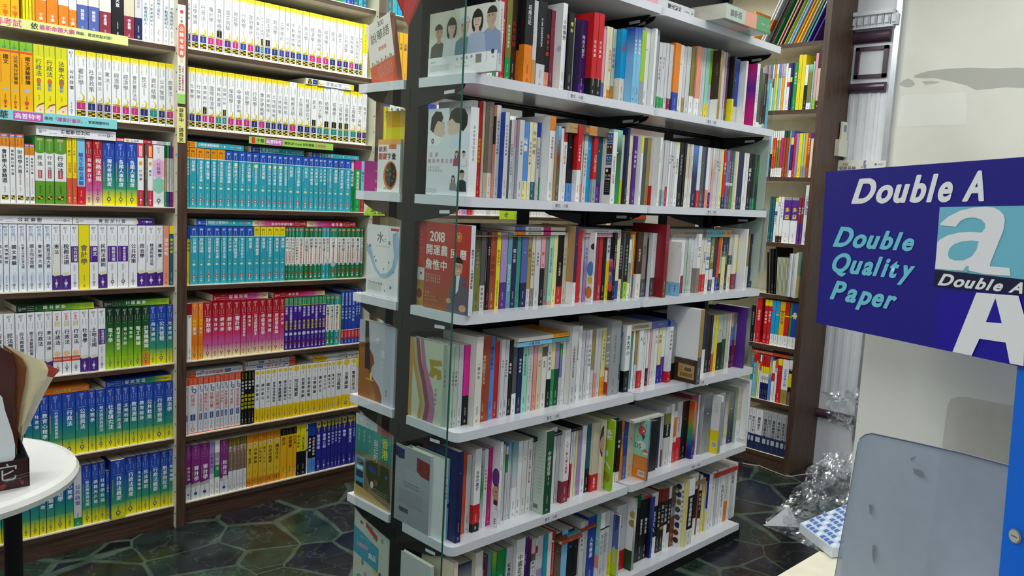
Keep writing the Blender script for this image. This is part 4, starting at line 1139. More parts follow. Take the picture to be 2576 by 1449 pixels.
rack('''
#1170 230 4.83
52 lg.81k 蔡上機2018大開運@r+.17-.68*.62 t=105 w=1.9
128 r 經典居家風水@gy+.38-.64*.7 t=120
178 cr -@tg t=120
250 tg.74ow -@w t=125 d=1.4 side=tg.74ow
335 lg 咖啡的一切迷完全圖解@dg+.16-.7*.4 t=165 d=2.4 side=sa.12db.42sa
440 lg 你可以永遠當同性戀@b+.14-.55*.4 t=250 d=4.0 side=b
497 dg -@lm t=340
520 lg 於是你寫了一封不寄的信@dg+.3-.7*.5 t=345
563 pk.35lg -@br t=345
618 lg 完美婚姻@dg+.26-.46*.36 t=345 d=.8 side=lg
682 lb.76yl 玩畫@w+.2-.38 t=368
741 cr 活出自由人聲@br+.25-.6*.6 t=370
783 cr.77dt 時尚媒體@tg+.1-.5 t=375
842 b.19lg 玩具創造歷史@b+.32-.6 t=378
882 lg.7gr -@dg t=395
985 o.17w 京都寺廟大冒險@rs+.24-.5*.5 t=298 d=3 side=w
1085 sk>.4br>.6dk - t=420 d=4.0 side=sk>.4tn
1128 w 神奇的數字療法@b+.2-.42 t=430
1166 r.2w 過年的王爺小卓@r+.24-.5 t=430
1214 k.75lb -@w t=440
1330 r.58w 人生路越難@w+.24-.54*.4 t=412 d=1.6 side=r.58w
1382 lg.75sa -@dg t=460
1407 lg 一個銀河多公里@dg+.25-.7*.5 t=470
1455 cy -@w t=475
1525 r.68g PORTEN@lg+.3-.62*.5 t=465 d=.6
1577 dt.72pu -@w t=485
1632 lg 狼大人@dg+.3-.7 t=490
1752 w FORREST_GUMP@dr+.16-.9*.42 t=490 d=3.4 side=ow art=gump w=2.2
1822 mt>.3dgr>.9gr -@w t=460 d=1
#1540 280 5.1762
80 ow.65y -@dg t=300
145 n -@gd t=215 d=.8
176 cr -@tg t=310
238 pu 低調理化@w+.2-.5 t=320 d=.4 side=pu
330 y.25w -@dg t=320 d=2 side=w
362 dg - t=348
414 gd -@dg t=350
486 w.71r -@br t=350 d=.8 side=w.71r
570 w 我期待的是雪@r+.18-.5*.4 t=340 d=3.2 side=w
602 lg.75gd -@dg t=370
632 lg.76sk -@dg t=375
668 lg.7r -@dg t=380
702 w 大文豪@dg t=390
730 lg 被黑@dg t=395
760 lg 八歲@r+.3-.6 t=400
790 yl>.2w 大家的文字@k+.25-.5 t=400
836 vk - t=405
890 vk -@w t=408
922 be.55ow -@br t=420
966 be.55ow -@br t=430
984 ow - t=430
1014 lb>.5n -@r t=440
1076 wb.72r -@dg t=450
1118 dg -@lg t=460
1166 n -@w t=462
1192 w.7sa -@r t=470
1232 lg.74n -@t t=475
1262 w>.4sa>.7pk -@dg t=480
1291 lg - t=485
1319 lg 顏色@dg t=485
1346 lg 已完成@dg t=490
1375 yl -@dg t=495
1412 r.8n 異鄉人@lg t=505
1450 lb.55lg.6ib - t=508
1480 mr.55lg.6mr - t=510
1512 dt.55lg.6gr - t=515
1547 be -@r t=520
1573 cr -@dg t=525
1600 n -@lb t=530
1636 n -@lb t=535
1670 w -@g t=540
1702 w -@g t=545
1735 k 鯨奇人@w+.25-.5 t=550
1777 k.8dt -@w t=558
1810 dg.8gr -@w t=565
1842 dgr>.3gr>.6dgr -@o t=568
1918 end''', 2)
rack('''
#1170 500 4.675
88 k>.5ol>.9ol 一京都藝妓@g+.2-.6*.4 t=380
160 dg.68lg 京都女の@k+.7-.95*.5 t=390
220 dr - t=385
234 k 美國總統@w+.18-.5*.4 t=395
272 rs 白鹿原@dr+.3-.6 t=392
342 y 教出創造力@r+.22-.44*.7;CREATING_INNOVATORS@k+.62-.95*.4 t=398
392 lp.65pu -@lg t=402
470 st BROOKLYN@wb+.38-.8*.6 t=408
524 n 艦之書@lg+.2-.4*.6 t=405
583 sg -@gd t=402
634 ib.67n -@lg t=402
708 gd>.4gd.76lg 極簡@br t=405
754 be.75tg 雲淡風輕細說@br+.25-.65*.6 t=410
796 lg 台海歲月@k+.25-.45*.36 t=410
862 pk.48vk 推@r+.24-.34;力@r+.4-.5 t=410
912 tg -@br t=412
957 mt.96sa 看穿孩子的競爭攻略@dt+.2-.55*.6 t=412
1007 yl -@dr t=405
1058 vk.75r 凡人的犧牲@w+.4-.6*.7 t=415
1128 be 三三民院@tg+.2-.55*.6 t=400
1250 dp.72w -@w t=322 d=2.6 side=tn.72w
1287 r 王謝堂前@mr+.2-.5 t=360 d=.4
1337 lg -@dg t=405
1374 wb>.5lp 風骨相@ib t=408
1477 w - d=2.4 t=400 side=w art=balls
1502 mr -@sa t=405
1545 r -@mr t=400
1592 k -@w t=400
1632 w.42y 不要管@k+.1-.4 t=402
1716 vk - d=1.6 t=400 side=vk art=flowers
1746 cr.72b -@br t=405
1787 vk.7yl - t=402
#1540 500 4.83
98 dg.78dt -@lm t=415
122 vk.75lm - t=412
172 w.4g.75w - t=495
207 yl - t=440
222 o.65ib -@r t=405
265 db.64ow 飢餓宮夜@be+.25-.45 t=405 d=.6 side=db.64ow
330 tg.72dg 重返@dk t=408 d=.6 side=tg.72dg
382 vk.75dp -@lg t=480
440 lg>.5w.7dg -@r t=420 d=1.2 side=lg>.5w
600 mr.36dr.85br -@w d=4.8 t=318 side=dr art=note3
642 be -@dg t=395
796 w.75sk - d=5 t=530 side=w.75sk art=tree w=.8
816 w.7mr -@dg t=432
850 lgr -@dr t=430
882 wb>.4lgr -@dr t=432
922 w ブラッドレディ@r+.3-.65*.5 t=432
1000 w.58tg 江上@k+.2-.5*.7 t=430 d=1.6 side=w.58tg
1042 ow.7r 自我進化@k+.3-.5*.8 t=432
1076 ow.7r 自我進化@k+.3-.5*.8 t=432
1117 w.1lb.14w.4lb.45w.6lb.63w - t=432
1159 ol.62ow.8dg 山老的回@yl t=428
1202 n.76w -@y t=430
1236 ro.77b - t=440 lean=3
1270 y.22mt.7vk - t=438
1304 n.3dk.4yl.9be - t=435
1350 n - t=432
1380 be.38dgr.55cr - t=432
1437 ow.72mr -@gr t=435 d=.5
1482 y.7ib -@dg t=435
1580 w -@dg d=3 t=370 side=w
1602 gd.6ow - t=430
1636 n - t=432
1688 end''', 3)
rack('''
#1130 760 4.2614
0 yl>.01lgr 花東婦好@br+.3-.55*.5 t=480 w=1.6
28 lgr 花東婦好@br+.3-.55*.5 t=480
78 lg -@dg t=465
132 hp.63k -@pu+.2-.5 t=465 art=none
250 ow 一腳印花@dk+.28-.48*.36 d=2.2 t=380 side=ow
330 rs 舉杯論戰孫子兵法@be+.22-.56*.34 d=.4 t=375
410 ib>.5lb>.9lb 筆尖上的旅人@k+.12-.4*.5 t=370
462 r 一詩@mr t=425
522 lg 第七感@dg+.25-.5*.34 t=410 d=.4
572 lg 賣鶴的詩之歌@dk+.25-.5*.34 t=412
614 k 觀兒陸@w+.3-.45*.5 t=410
660 dg.72w -@g t=408
710 n 晚秋夜讀@w+.25-.45*.44 t=405
762 mt 楊日松偵探推理@dt+.2-.5*.4 t=402
820 lg 在不語論的藍色@g+.25-.6*.36 t=400
877 pk>.4sa -@dr t=398
918 be 回家@dk+.3-.42*.4 t=398
970 cr.12dk.26ow 老派@dk+.32-.42 t=390
1028 w.6vk 思遊老漢@dg t=372
1072 yl.47gr -@dk t=370
1112 lp.47dgr -@dk t=370
1157 w.1gr.3ib.6lg - t=372
1188 w -@dg t=370
1272 lg 人間佛教翻譯生命的故事@br+.25-.66*.36 t=262 d=1.8 side=ow
1342 w 北京爺爺奶奶之選@dg+.2-.45 t=265 d=.4
1387 lg -@r t=308
1427 lg 理性的春天@g t=305
1464 w 走路的歷程@ib t=300
1502 gd.6lg -@k t=292
1536 lg.65sa -@dg t=290
1566 lg -@pu t=285
1604 yl.72oy 今天讀起愛你@dk+.16-.55*.4 t=280
1692 g - t=212 d=1.6 side=g art=lib
#1540 740 4.83
60 dt.35dt.8g - d=1 t=392 side=dt.8g w=1.5
125 w.5w.68vk 不大不小@k+.15-.45 t=385 d=1.6 side=w.68vk
187 ro>.2gr>.4st - t=380
217 w -@dg t=375
245 gd.63lg -@cr t=370
290 w.73r 人@dk t=362 d=.4 side=w.73r
342 w 小說@dg t=360
370 w -@ib t=355
392 w.72k -@ro t=352
421 pk -@mr t=350
446 ow -@k t=348
486 w 紫色@lp t=345
527 yl.7rb 朗朗@dk t=340
570 w.58pu -@dg t=335
655 ib.1w.82r 夜間搏擊歌@dk+.15-.5*.5 t=322 d=1.4 side=b.1w.82r
700 g.7k -@w t=370
1012 gd.64dg -@db d=9.4 t=192 side=w.68db art=n888
1060 n.6w - t=270
1112 vk -@g t=262
1160 vk -@g t=260
1188 cr.68ro - t=258
1216 y -@dk t=256
1252 lgr.5vk -@k t=255
1312 lgr.45dgr -@dk t=245
1354 be -@br t=242
1382 ow -@ib t=238
1407 sa.25ib.6n - t=235
1437 st.5mr - t=228
1470 tn.2lg.6mr - t=225
1575 dp - d=4 t=172 side=pu
1594 dg>.5g>.9dg - t=180
1640 end''', 4)
rack('''
#1100 1040 3.5432
42 w 身心靈的邀請@dk+.2-.5*.6 t=415
80 sk.55b.6sk -@y t=410
152 n -@lg d=3.4 t=348 side=n
204 ro -@y t=375
240 lg -@g t=375
305 w.67r.9vk 拆拆中國史@k+.26-.5*.8 t=325 d=.8 side=w.67r.9vk
367 lg>.5gr>.8lg - t=340
397 w 從地球到月球@dk+.25-.55*.5 t=325
434 mg -@k t=312
528 w 對數與樂視下的關鏈@n+.1-.35*.4 t=262 d=2.8 side=w art=woman
556 lg -@dk t=300
585 w.1gr.35lg -@gr t=300
606 lb>.3lg -@gd t=262
644 st>.5lg.6w -@dg t=260 d=.3
692 w -@g t=255
737 w>.5ow -@dk t=248
784 w 你學會愛人生讀一個的生聲@r+.14-.6*.4 t=235
828 lg -@dk t=258
937 dgr 中國遠征軍II@lg+.24-.66*.66 d=4.4 t=165 side=lgr art=green2
1004 w -@dk t=148
1036 lg -@g t=175
1100 w.7mr 人字一動人關入佛覺@r+.15-.6*.4 d=1.6 t=155 side=w.7mr
1156 vk - t=145 w=.4
1165 w.5r -@dk t=142
1182 w - t=140
1206 yl -@o t=132
1228 lp -@pu t=125
1262 w -@k t=115
1302 dt.65k -@y t=102 side=dt.65k
1358 be.75r 最後の@w+.8-.95*.8 t=92 d=.8 side=cr.75r
1456 be -@dk t=62 d=2.5 r=1475 side=cr art=face
#1480 940 4.831
262 lm -@dgr d=4.6 t=575 side=lm art=brush w=1
278 vk.84w 銀座幸福料理@be+.3-.6*.5 t=578
322 vk.84w 地獄@w+.3-.5*.6 t=580
368 o>.3br>.6o - t=585
402 b.6ib -@w t=590
452 be -@r t=600
700 ib - d=6 t=575 side=mt.62o art=kids w=.8
732 vk 午夜蟬鳴下之聲@y+.25-.62*.56 t=625 d=.9
812 n -@w t=500
842 lg -@dg t=490
866 w.68mr -@sg t=480
892 lg.12ol.3vk.52lg 皇后之死@w+.3-.5*.7 t=405 d=.4
962 w -@dk t=375 d=.4
1004 w.12o.5w.6r - t=465
1042 lg.6r 月光下的童話記@pu+.25-.5*.7 t=350
1107 vk -@r t=345
1240 ro>.4sa>.7rb - d=2 t=340 side=ro art=rainbow
1268 mr>.5g>.9mr - t=270
1290 w -@dk t=262
1330 g -@lg t=250 d=.6 side=g
1360 g>.3dg>.8g -@lg t=255 d=1 side=lg
1562 w.1g -@k d=4.8 t=282 side=w.6y art=yel
1592 lg>.5g -@k t=265
1624 g>.5lg -@k t=260
1662 y - t=250
1676 g>.5dg>.9n -@w t=240
1772 be.6w -@dk t=170 d=1 side=lgr
1896 w -@g d=3.8 t=85 side=w art=box
1926 end''', 5)
rack('''
#1100 1040 3.5432 1440
20 k - h=19
145 cr 民國@dk+.5-.9 d=3.4 t=1262 r=184 side=cr
212 n>.3lg -@w d=.8 t=1365 side=n
332 ow 無盡@dk+.3-.8*.4 d=2.2 t=1205 side=cr
402 ib.2w -@n t=1270
416 mr -@g t=1285
448 st -@lg t=1260
486 lm>.3gr -@y t=1250
527 gr 自鳥自@lm+.3-.7*.6 t=1232
606 lg 紅舞鞋鬼故事@k+.2-.55*.6 d=.4 t=1205 side=st
692 w 中國近代史@dk+.18-.56*.66 d=1.6 t=1135 side=ow
772 pu>.3dp 論語@lp t=1125
806 dr>.3dp -@g t=1130
830 lg.2dk.3w 兩岸三百年@k+.3-.6 t=1125
867 w.1r.2w - t=1120
886 lg.45lp -@g t=1100
936 t -@n t=1085
970 w -@dk t=1070
1008 r - t=1045
1036 db>.5dk -@gd t=1080
1092 sk.7gy -@gd t=1050
1146 n.3vk -@w t=1040
1198 vk.75ow -@g t=1045
1250 lg 讀社會學人@dk+.1-.5*.5 t=975 d=.4
1292 lgr -@dk t=970
1320 b 人性無盡@w+.3-.6*.5 t=930 side=b
#1480 1150 4.846
100 w.22vk.24lg 最初留記@g+.3-.6*.6 d=1.6 t=690 side=mt.6sa.78w art=note
160 lg.22vk.24lg 最初留記@g+.3-.6*.6 t=680 d=.6
218 lg.65y -@gd t=690
332 lg -@k d=2.4 r=358 t=720 side=ib.55lm art=uncle
368 lg.7r -@dg t=610
512 g>.3ow>.6g -@dk d=3 t=520 side=w.72dgr art=bell
542 dgr.2vk 戰史人物傳@lg+.35-.6 t=500
592 gr.05vk 戰國的日中@w+.35-.6 t=490
642 r.05vk 時代小史@w+.35-.6 t=478
738 b -@w d=1 t=490 side=ib>.6n w=1.2
762 w.22k.72w 寫給大人@lg+.3-.65 t=448
812 dr.2k 一百個大師@lg+.28-.6 t=400
850 dr.2k.6gd.65k 說一百人@lg+.25-.55 t=395
896 dr.2k.6w 一代女皇@lg+.25-.55 t=385
942 w.2k.75w 文學與中國@lg+.28-.65 t=362
976 dk.35g.5br - t=360
1086 w 咖啡散文的五人@k+.1-.9*.8 d=2.2 t=325 side=w art=stones
1172 w.24vk.74w 資治通鑑新解@w+.27-.7*.8 d=4.2 t=285 side=yl
1246 w.26k.72w -@lg t=240
1292 br>.5rs -@gd t=235
1314 w.26k.74w 帝國的人@lg+.3-.6 t=228
1352 gy>.5yl -@br t=260
1388 wb>.4lg.6y -@ib t=300
1424 w -@dg d=.8 t=215 side=rb.6w
1472 w -@dg t=190
1512 lg -@dg t=180
1540 w 1984@k+.04-.1 t=150
1570 w 我們在天上@dg+.3-.7*.5 t=145
1632 ow.62o - t=135
1672 w -@dg t=105
1704 lg 如果@dg t=95
1742 w 1984@k+.04-.12 t=80
1778 end''', 6)
# ------------------------------------------------------------------ far bookcase, counted from its end panel
def far(text, k, h=.24):
    nm = ['top', 'second', 'third', 'fourth', 'fifth', 'sixth', 'seventh', 'lowest'][k]
    row(text, 'far', ZF[k], 'X', SPF, h, .18, 'end panel', 'language_book', 'language books on the %s shelf of the far bookcase' % nm, nm + ' far bookcase shelf', .31, reverse=True)
far('''
#1860 0 4.5275
70 w - h=17
100 w - h=17
130 oy - h=19
160 gap
205 w -@dg lean=24 h=30 w=.7
235 w.5o.7w -@dr lean=24 h=30 w=.7
300 dg -@w lean=24 h=30 w=.7
335 k -@w lean=24 h=30 w=.7 side=o
360 k.5dg -@w lean=24 h=30 w=.7 side=gr
420 w.2sa -@w lean=24 h=30 w=.8 side=gr
455 w.2sa -@w lean=24 h=30 w=.8 side=b
500 oy - lean=24 h=29 w=.5 side=lm
545 pu.2w.8w - lean=24 h=29 w=.4
575 sk - lean=24 h=29 w=.8
615 o - lean=24 h=29 w=.8
650 lm>.5y - lean=24 h=29 w=.7
690 mt>.4pk -@gr lean=24 h=29 w=.7
724 rs>.4gr -@w lean=24 h=29 w=.8
760 sk>.4lb NEW_TOEIC@w+.2-.5*.7 lean=24 h=30 w=.8 side=pu
1032 end''', 0)
far('''
#1860 0 4.5275
225 be.3ow - h=23
248 pk -
268 lb.3w -
290 sa.3sk 生活英語@b
318 lb.3mt 旅遊英語@n
345 w.3r.5w -
365 oy.3mt 會話@b
388 w.2y -@dk
413 lb.3sk 文法@n
440 pk.3w -
458 lgr.3oy 字彙@b
488 w.5w -@pu
516 pu.1w.4r.5w -@dg
548 n.3y.4n -@y
572 n -@y
590 gr 英語文法@w+.2-.5
628 y TOEIC單字@dk+.2-.7*.5 t=625
668 y -@dk t=625
712 w.45vk.9k -@gd h=22.5
748 mt>.2ol.85w -@w h=22.5
797 mt.7sk -
818 pk.8lm -@mg t=605
850 db.33be.86db -@gd t=548 side=db
907 gr.35pk 日本語@k+.42-.6*.5 t=650
950 end''', 1)
far('''
#1860 270 3.917
258 sk -
280 w.5k -
300 w.15ro.82w 必勝檢定@y+.4-.6
318 w.15ro.82w 必勝檢定@y+.4-.6
337 w.2ol.8w 英文單字@y
357 w.2ol.8w 英文單字@y
380 w.15mg.8w -@y
408 dgr.15rs.85rs -@y
434 dgr.15rs.85rs -@y
460 g -@n side=lg
478 ib.15y.3rb.85w 文法@w
506 mg.2r -@y h=22.5
530 lp -@mg h=22.5
556 y -@dg h=22.5
593 mt.74g -@w h=22.5
614 gy.74g -@br h=22.5
640 rs.2ro.5rs 單字7000@w+.1-.45*.6 h=22.5
673 pu.12cr -@dk h=22.5
700 be -@dk h=22.5
718 lp.5lb - h=22.5
736 pu.12lp.6sk - h=22.5
752 pu.12lp.6sk - h=22.5
770 end''', 2)
far('''
#1860 270 3.917
270 dt -@y h=24
295 dt -@y h=24
322 y.1w.3ib.4w 中高級英文@k+.35-.6 h=23.5
348 w.85db 多益@dk+.1-.6 h=24
374 w.85db 20天多益@ib+.1-.5 h=24
408 g.06pu.5w 多益@y+.2-.5 h=24
480 g.06pu.5w 多益@y+.2-.5 h=24
550 mr.55pu 新日檢@w h=24
578 mr.55pu 新日檢@w h=24
604 w TOEIC600@b+.13-.55*.62 t=765
664 r.05n>.5k 新多益@w t=830 label=navy_test_book_next_to_the_striped_TOEIC_600_book
700 end''', 3)
far('''
#1840 600 4.83
420 k -@w h=22 lean=-4 w=.8
445 dk -@w h=24 lean=-4 w=.7
475 k -@w h=24 lean=-4 w=1.3
512 k -@w h=26 lean=-3 w=.9
548 end''', 4)
far('''
#1840 600 4.83
215 k - h=20
262 o>.2ro.8w -@y h=23
276 r.12r 必考單字@w+.25-.5 h=24
335 gap
366 y.14r 必考單字@w+.25-.6 h=24
410 y.14r 字彙CD@w+.25-.5 h=24
456 cy.22mg.24cy.75w -@n
502 cy.3y.32cy.75w -@w
550 gy.2ro.23gy.75w 單字片語@dk
614 r.3y.32r.75w -@w
670 gr.3y.32gr.75w -@w
698 b.26y.3b.75w 動詞@w
770 dg.8b -
810 o.28y.3o.75w -@w
852 end''', 5)
far('''
#1840 860 4.0267
170 t - h=22
195 r.2sk 托福必考@r
226 r.15lm -@gd
244 dk.2w 初級@ib
256 w.15ro.35w 英單7000@ib+.3-.7
275 r.25y.4w.62n 7000@k+.42-.6
295 r.25y.4w.62n 7000@k+.42-.6
313 r.25y.4w.62n 7000@k+.42-.6
332 r.25y.4w.62n 7000@k+.42-.6
354 ib>.3y>.5lb -
384 w.3r.5w -@k h=22
413 ro.2w.8w 英單800@k h=23
437 y.14r -@w t=172
482 w.68gd 全民英檢小説@ib+.2-.6 t=178
550 w.2k.3y.6k.7dk GEPT@w+.06-.28*.6 t=185
584 gd - h=24
612 w.65mt 新多益模擬@ib+.2-.5 t=230
655 end''', 6)
far('''
#1840 860 4.0267
150 RL:w 鐵路 
178 RL:w 鐵路法大意
216 RL:w 鐵路國文
290 RL: 鐵路法學大意
342 RL: 鐵路法
373 RL: 最新鐵路公民
428 RL: 電子學大意
475 RL: 事務管理大意
520 RL: 運輸學大意
582 RL: 鐵路國文
612 end''', 7, .225)
# ------------------------------------------------------------------ the setting
def cube(x0, x1, y0, y1, z0, z1, mat): m = MB(); m.box(x0, x1, y0, y1, z0, z1, 'w', mat); return m
struct('floor', cube(-2.5, 4.6, -1.6, 3.6, FLOOR - .05, FLOOR, 'floor'))
struct('ceiling', cube(-1.2, 4.6, -1.6, 3.6, CEIL, CEIL + .05, 'ceil'))
struct('wall_left', cube(-2.5, 4.6, 3.45, 3.55, FLOOR, CEIL, 'wall'))
m = MB(); m.box(XW + .02, XW + .12, -1.6, 3.45, FLOOR, CEIL, 'w', 'wall')
PW = XW + .018
def onW(x, y): p_ = onX(x, y, PW); return p_[1], p_[2]
def blob(px, col, lift):
    m.poly([(XW + .02 - lift, *onW(x, y)) for x, y in px], col, 'matte')
blob([(2300, 190), (2318, 183), (2340, 178), (2380, 173), (2440, 170), (2500, 172), (2560, 170), (2600, 172), (2600, 222), (2530, 219), (2500, 222), (2455, 226), (2430, 214), (2390, 204), (2350, 196), (2325, 197), (2300, 195)], 'b6b6ac', .0006)
blob([(2262, 212), (2272, 202), (2284, 197), (2296, 202), (2302, 212), (2290, 219), (2274, 218)], 'bcbcb2', .0006)
blob([(2318, 205), (2340, 203), (2366, 206), (2345, 211), (2328, 213)], 'bcbcb2', .0006)
blob([(2268, 240), (2430, 232), (2432, 313), (2255, 320)], 'e9e9df', .0004)
tag(m.build('wall_right'), kind='structure')
m = MB()                                                                 # fluted pilaster between the bookcase and the plain wall
ya, yb = 1.875, 1.655
m.box(XW, XW + .02, yb, ya, FLOOR, CEIL, 'w', 'trimw')
for k in range(5):
    y = ya - .02 - k * .045
    m.box(XW - .005, XW, y - .028, y - .012, -.98, .62, 'w', 'trimw')
m.build('pilaster_panel').name = 'trim_1'; tag(bpy.data.objects['trim_1'], kind='structure')
m = MB()
def halfround(z0, z1, y0, y1, r=.035):
    pr = [(XW, z0)] + [(XW - r * math.sin(math.pi * i / 8), z0 + (z1 - z0) * (1 - math.cos(math.pi * i / 8)) / 2) for i in range(1, 8)] + [(XW, z1)]
    n = len(pr)
    for i in range(n - 1): m.poly([(pr[i][0], y0, pr[i][1]), (pr[i][0], y1, pr[i][1]), (pr[i + 1][0], y1, pr[i + 1][1]), (pr[i + 1][0], y0, pr[i + 1][1])], 'w', 'maroon')
    for y in (y0, y1): m.poly([(a, y, b) for a, b in pr], 'w', 'maroon')
halfround(.865, .930, ya, yb + .012); halfround(.615, .668, ya, yb + .012); halfround(-1.125, -1.075, ya, yb)
fy0, fy1, fz0, fz1 = 1.835, 1.672, .690, .848
for (a0, a1, b0, b1) in ((fy1, fy0, fz1 - .018, fz1), (fy1, fy0, fz0, fz0 + .018), (fy0 - .02, fy0, fz0, fz1), (fy1, fy1 + .02, fz0, fz1)): m.box(XW - .016, XW, a0, a1, b0, b1, 'w', 'maroon')
tag(m.build('trim_2'), kind='structure')
m = MB()
for i in range(7):
    y = ya - .005 - i * .034; m.box(XW - .03, XW, y - .03, y, .945, 1.0, 'w', 'trimw'); m.box(XW - .045, XW - .03, y - .024, y - .006, .955, .99, 'w', 'trimw')
m.box(XW - .05, XW, yb, ya, 1.0, 1.02, 'w', 'trimw'); m.box(XW - .04, XW, yb, ya, .935, .945, 'w', 'trimw')
tag(m.build('trim_3'), kind='structure')
m = MB(); m.box(XW - .012, XW + .02, 1.625, 1.652, -1.2, CEIL, 'w', 'steel'); tag(m.build('trim_4'), kind='structure')
# ------------------------------------------------------------------ wall bookcase: uprights, boards, back, plinth
T_ = .021
bc = empty('wall_bookcase', (2.2, YB, FLOOR), 'tall dark walnut bookcase with cream lining along the wall, full of exam guides', 'bookcase')
def child(mb, name, par, **k): 
    o = mb.build(name, **k); o.parent = par; o.matrix_parent_inverse = par.matrix_basis.inverted() if False else Matrix.Translation(-Vector(par.location)); return o
posts = [(.34, .385), (1.234, 1.272), (2.124, 2.166), (3.86, 3.90)]
for a, b in posts:
    m = MB(); m.box(a, b, YB - .022, 3.44, FLOOR, 1.50, 'w', 'woodv', over={'l': ('lam', 'w'), 'r': ('lam', 'w')})
    for z in ZB:
        for dz in (.06, .13, .2, -.03): m.poly([(a - .0008, YB - .012 + .0035 * math.cos(t), z + dz + .0035 * math.sin(t)) for t in np.linspace(0, 6.28, 7)[:-1]], 'k', 'matte')
    child(m, 'upright', bc)
ends = [(.385, 1.234), (1.272, 2.124), (2.166, 3.86)]
for a, b in ends:
    for z in ZB + [1.38]:
        m = MB(); m.box(a, b, YB, 3.42, z - T_, z, 'w', 'lam', over={'f': ('wood', 'w')}); m.box(a, b, YB - .0005, YB + .002, z - .0035, z, 'cr', 'lam'); child(m, 'shelf', bc)
    m = MB(); m.box(a, b, YB + .004, YB + .02, FLOOR, ZB[-1] - T_, 'w', 'wood'); child(m, 'plinth', bc)
m = MB(); m.box(.385, 3.86, 3.42, 3.44, FLOOR, 1.50, 'w', 'lam'); child(m, 'back_panel', bc)
# ------------------------------------------------------------------ far bookcase
fb = empty('side_bookcase', (XF, 2.4, FLOOR), 'dark walnut bookcase of language books against the far wall beside the pilaster', 'bookcase')
for a, b in ((1.853, 1.884), (2.72, 2.76)):
    m = MB(); m.box(XF - .012, XW - .002, a, b, FLOOR, 1.50, 'w', 'woodv', over={'k': ('lam', 'w')}); child(m, 'upright', fb)
for z in ZF + [1.2]:
    m = MB(); m.box(XF, XW - .01, 1.884, 2.72, z - .022, z, 'w', 'lam', over={'l': ('wood', 'w')}); child(m, 'shelf', fb)
m = MB(); m.box(XW - .014, XW - .004, 1.884, 2.72, FLOOR, 1.5, 'w', 'lam'); child(m, 'back_panel', fb)
m = MB(); m.box(XF + .004, XF + .02, 1.884, 2.72, FLOOR, ZF[-1] - .022, 'w', 'wood'); child(m, 'plinth', fb)
# ------------------------------------------------------------------ white rack
XA, XM, XZ = 1.392, 2.19, 2.985
ra = empty('white_book_rack', (2.19, 1.82, FLOOR), 'double sided white metal book rack with black uprights, six shelves of paperbacks', 'bookshelf')
def shelf_board(x0, x1, y0, y1, z, near_round):
    m = MB(); r = .022; t = .026
    pr = [(x0, y1), (x1, y1), (x1, y0)]
    if near_round == 'f': pr += [(x0 + r - r * math.sin(a), y0 + r - r * math.cos(a)) for a in np.linspace(0, math.pi / 2, 6)]
    else: pr += [(x0, y0)]
    pr = pr[::-1]
    m.prism(pr, z - t, z, 2, 'w', 'white'); return m
for z in ZG:
    for k, (x0, x1) in enumerate(((XA, XM - .006), (XM + .006, XZ))):
        m = shelf_board(x0, x1, YG, 1.815, z, 'f'); o = child(m, 'shelf', ra)
        mb = MB(); mb.box(x0, x0 + .012, YG + .003, YG + .03, z, z + .0004, 'w', 'white')
        o2 = child(shelf_board(x0, x1, 1.885, 2.11, z, ''), 'shelf', ra)
    for k, x in enumerate((XA + .004, XM - .018, XM + .012, XZ - .01)):
        for s_ in (1, -1):
            m = MB(); ya_, yb_ = (1.84, YG + .035) if s_ == 1 else (1.86, 2.075)
            dy = yb_ - ya_; zt = z - .0265
            m.prism([(ya_, zt), (ya_ + dy, zt), (ya_ + dy * .96, zt - .012), (ya_ + dy * .75, zt - .028), (ya_ + dy * .3, zt - .045), (ya_, zt - .055)], x, x + .004, 0, 'w', 'black')
            if s_ == 1: m.prism([(ya_ + dy * .62, zt - .014), (ya_ + dy * .82, zt - .012), (ya_ + dy * .82, zt - .021), (ya_ + dy * .62, zt - .023)], x - .001, x, 0, 'w', 'white')
            child(m, 'bracket', ra)
for x in (XA + .006, XM - .014, XZ - .03):
    m = MB(); m.box(x, x + .028, 1.82, 1.88, FLOOR, 1.05, 'w', 'black'); child(m, 'upright', ra)
m = MB()
zs = ZG + [FLOOR - .03]
for i in range(len(ZG)):
    zt = ZG[i - 1] - .028 if i else 1.0
    hi = zt - .012; lo = ZG[i] + (.235 if i else .25)
    if i not in (0, 2, 3): lo = hi = zt
    for (x0, x1) in ((XA + .04, XM - .02), (XM + .02, XZ - .03)):
        m.box(x0, x1, 1.846, 1.852, ZG[i] - .026, lo, 'w', 'black')
        if i == 0: m.box(x0, x1, 1.846, 1.852, lo, zt, 'w', 'black'); continue
        if lo >= hi: continue
        m.box(x0, x1, 1.846, 1.852, hi, zt, 'w', 'black'); wd_ = x1 - x0
        m.box(x0, x0 + .02, 1.846, 1.852, lo, hi, 'w', 'black'); m.box(x0 + wd_ * .55, x0 + wd_ * .62, 1.846, 1.852, lo, hi, 'w', 'black'); m.box(x1 - .02, x1, 1.846, 1.852, lo, hi, 'w', 'black')
    if i == len(ZG) - 1: m.box(XA + .04, XZ - .03, 1.846, 1.852, FLOOR + .05, ZG[i], 'w', 'black')
child(m, 'back_panel', ra)
m = MB(); m.box(XA + .01, XZ + .03, YG + .01, 2.09, FLOOR, ZG[-1] - .027, 'w', 'black'); child(m, 'plinth', ra)
m = MB(); m.box(XZ + .004, XZ + .009, YG + .01, 1.80, -.64, .62, 'w', 'glass'); m.box(XZ + .010, XZ + .012, YG + .02, 1.80, -.30, .27, 'w', 'board')
child(m, 'clear_end_sheet', ra)
bag = MB(); gp_ = []
for i in range(9):
    y = YG + .0 + i * .022; gp_.append((XZ + .016 + .010 * math.sin(i * .8), y))
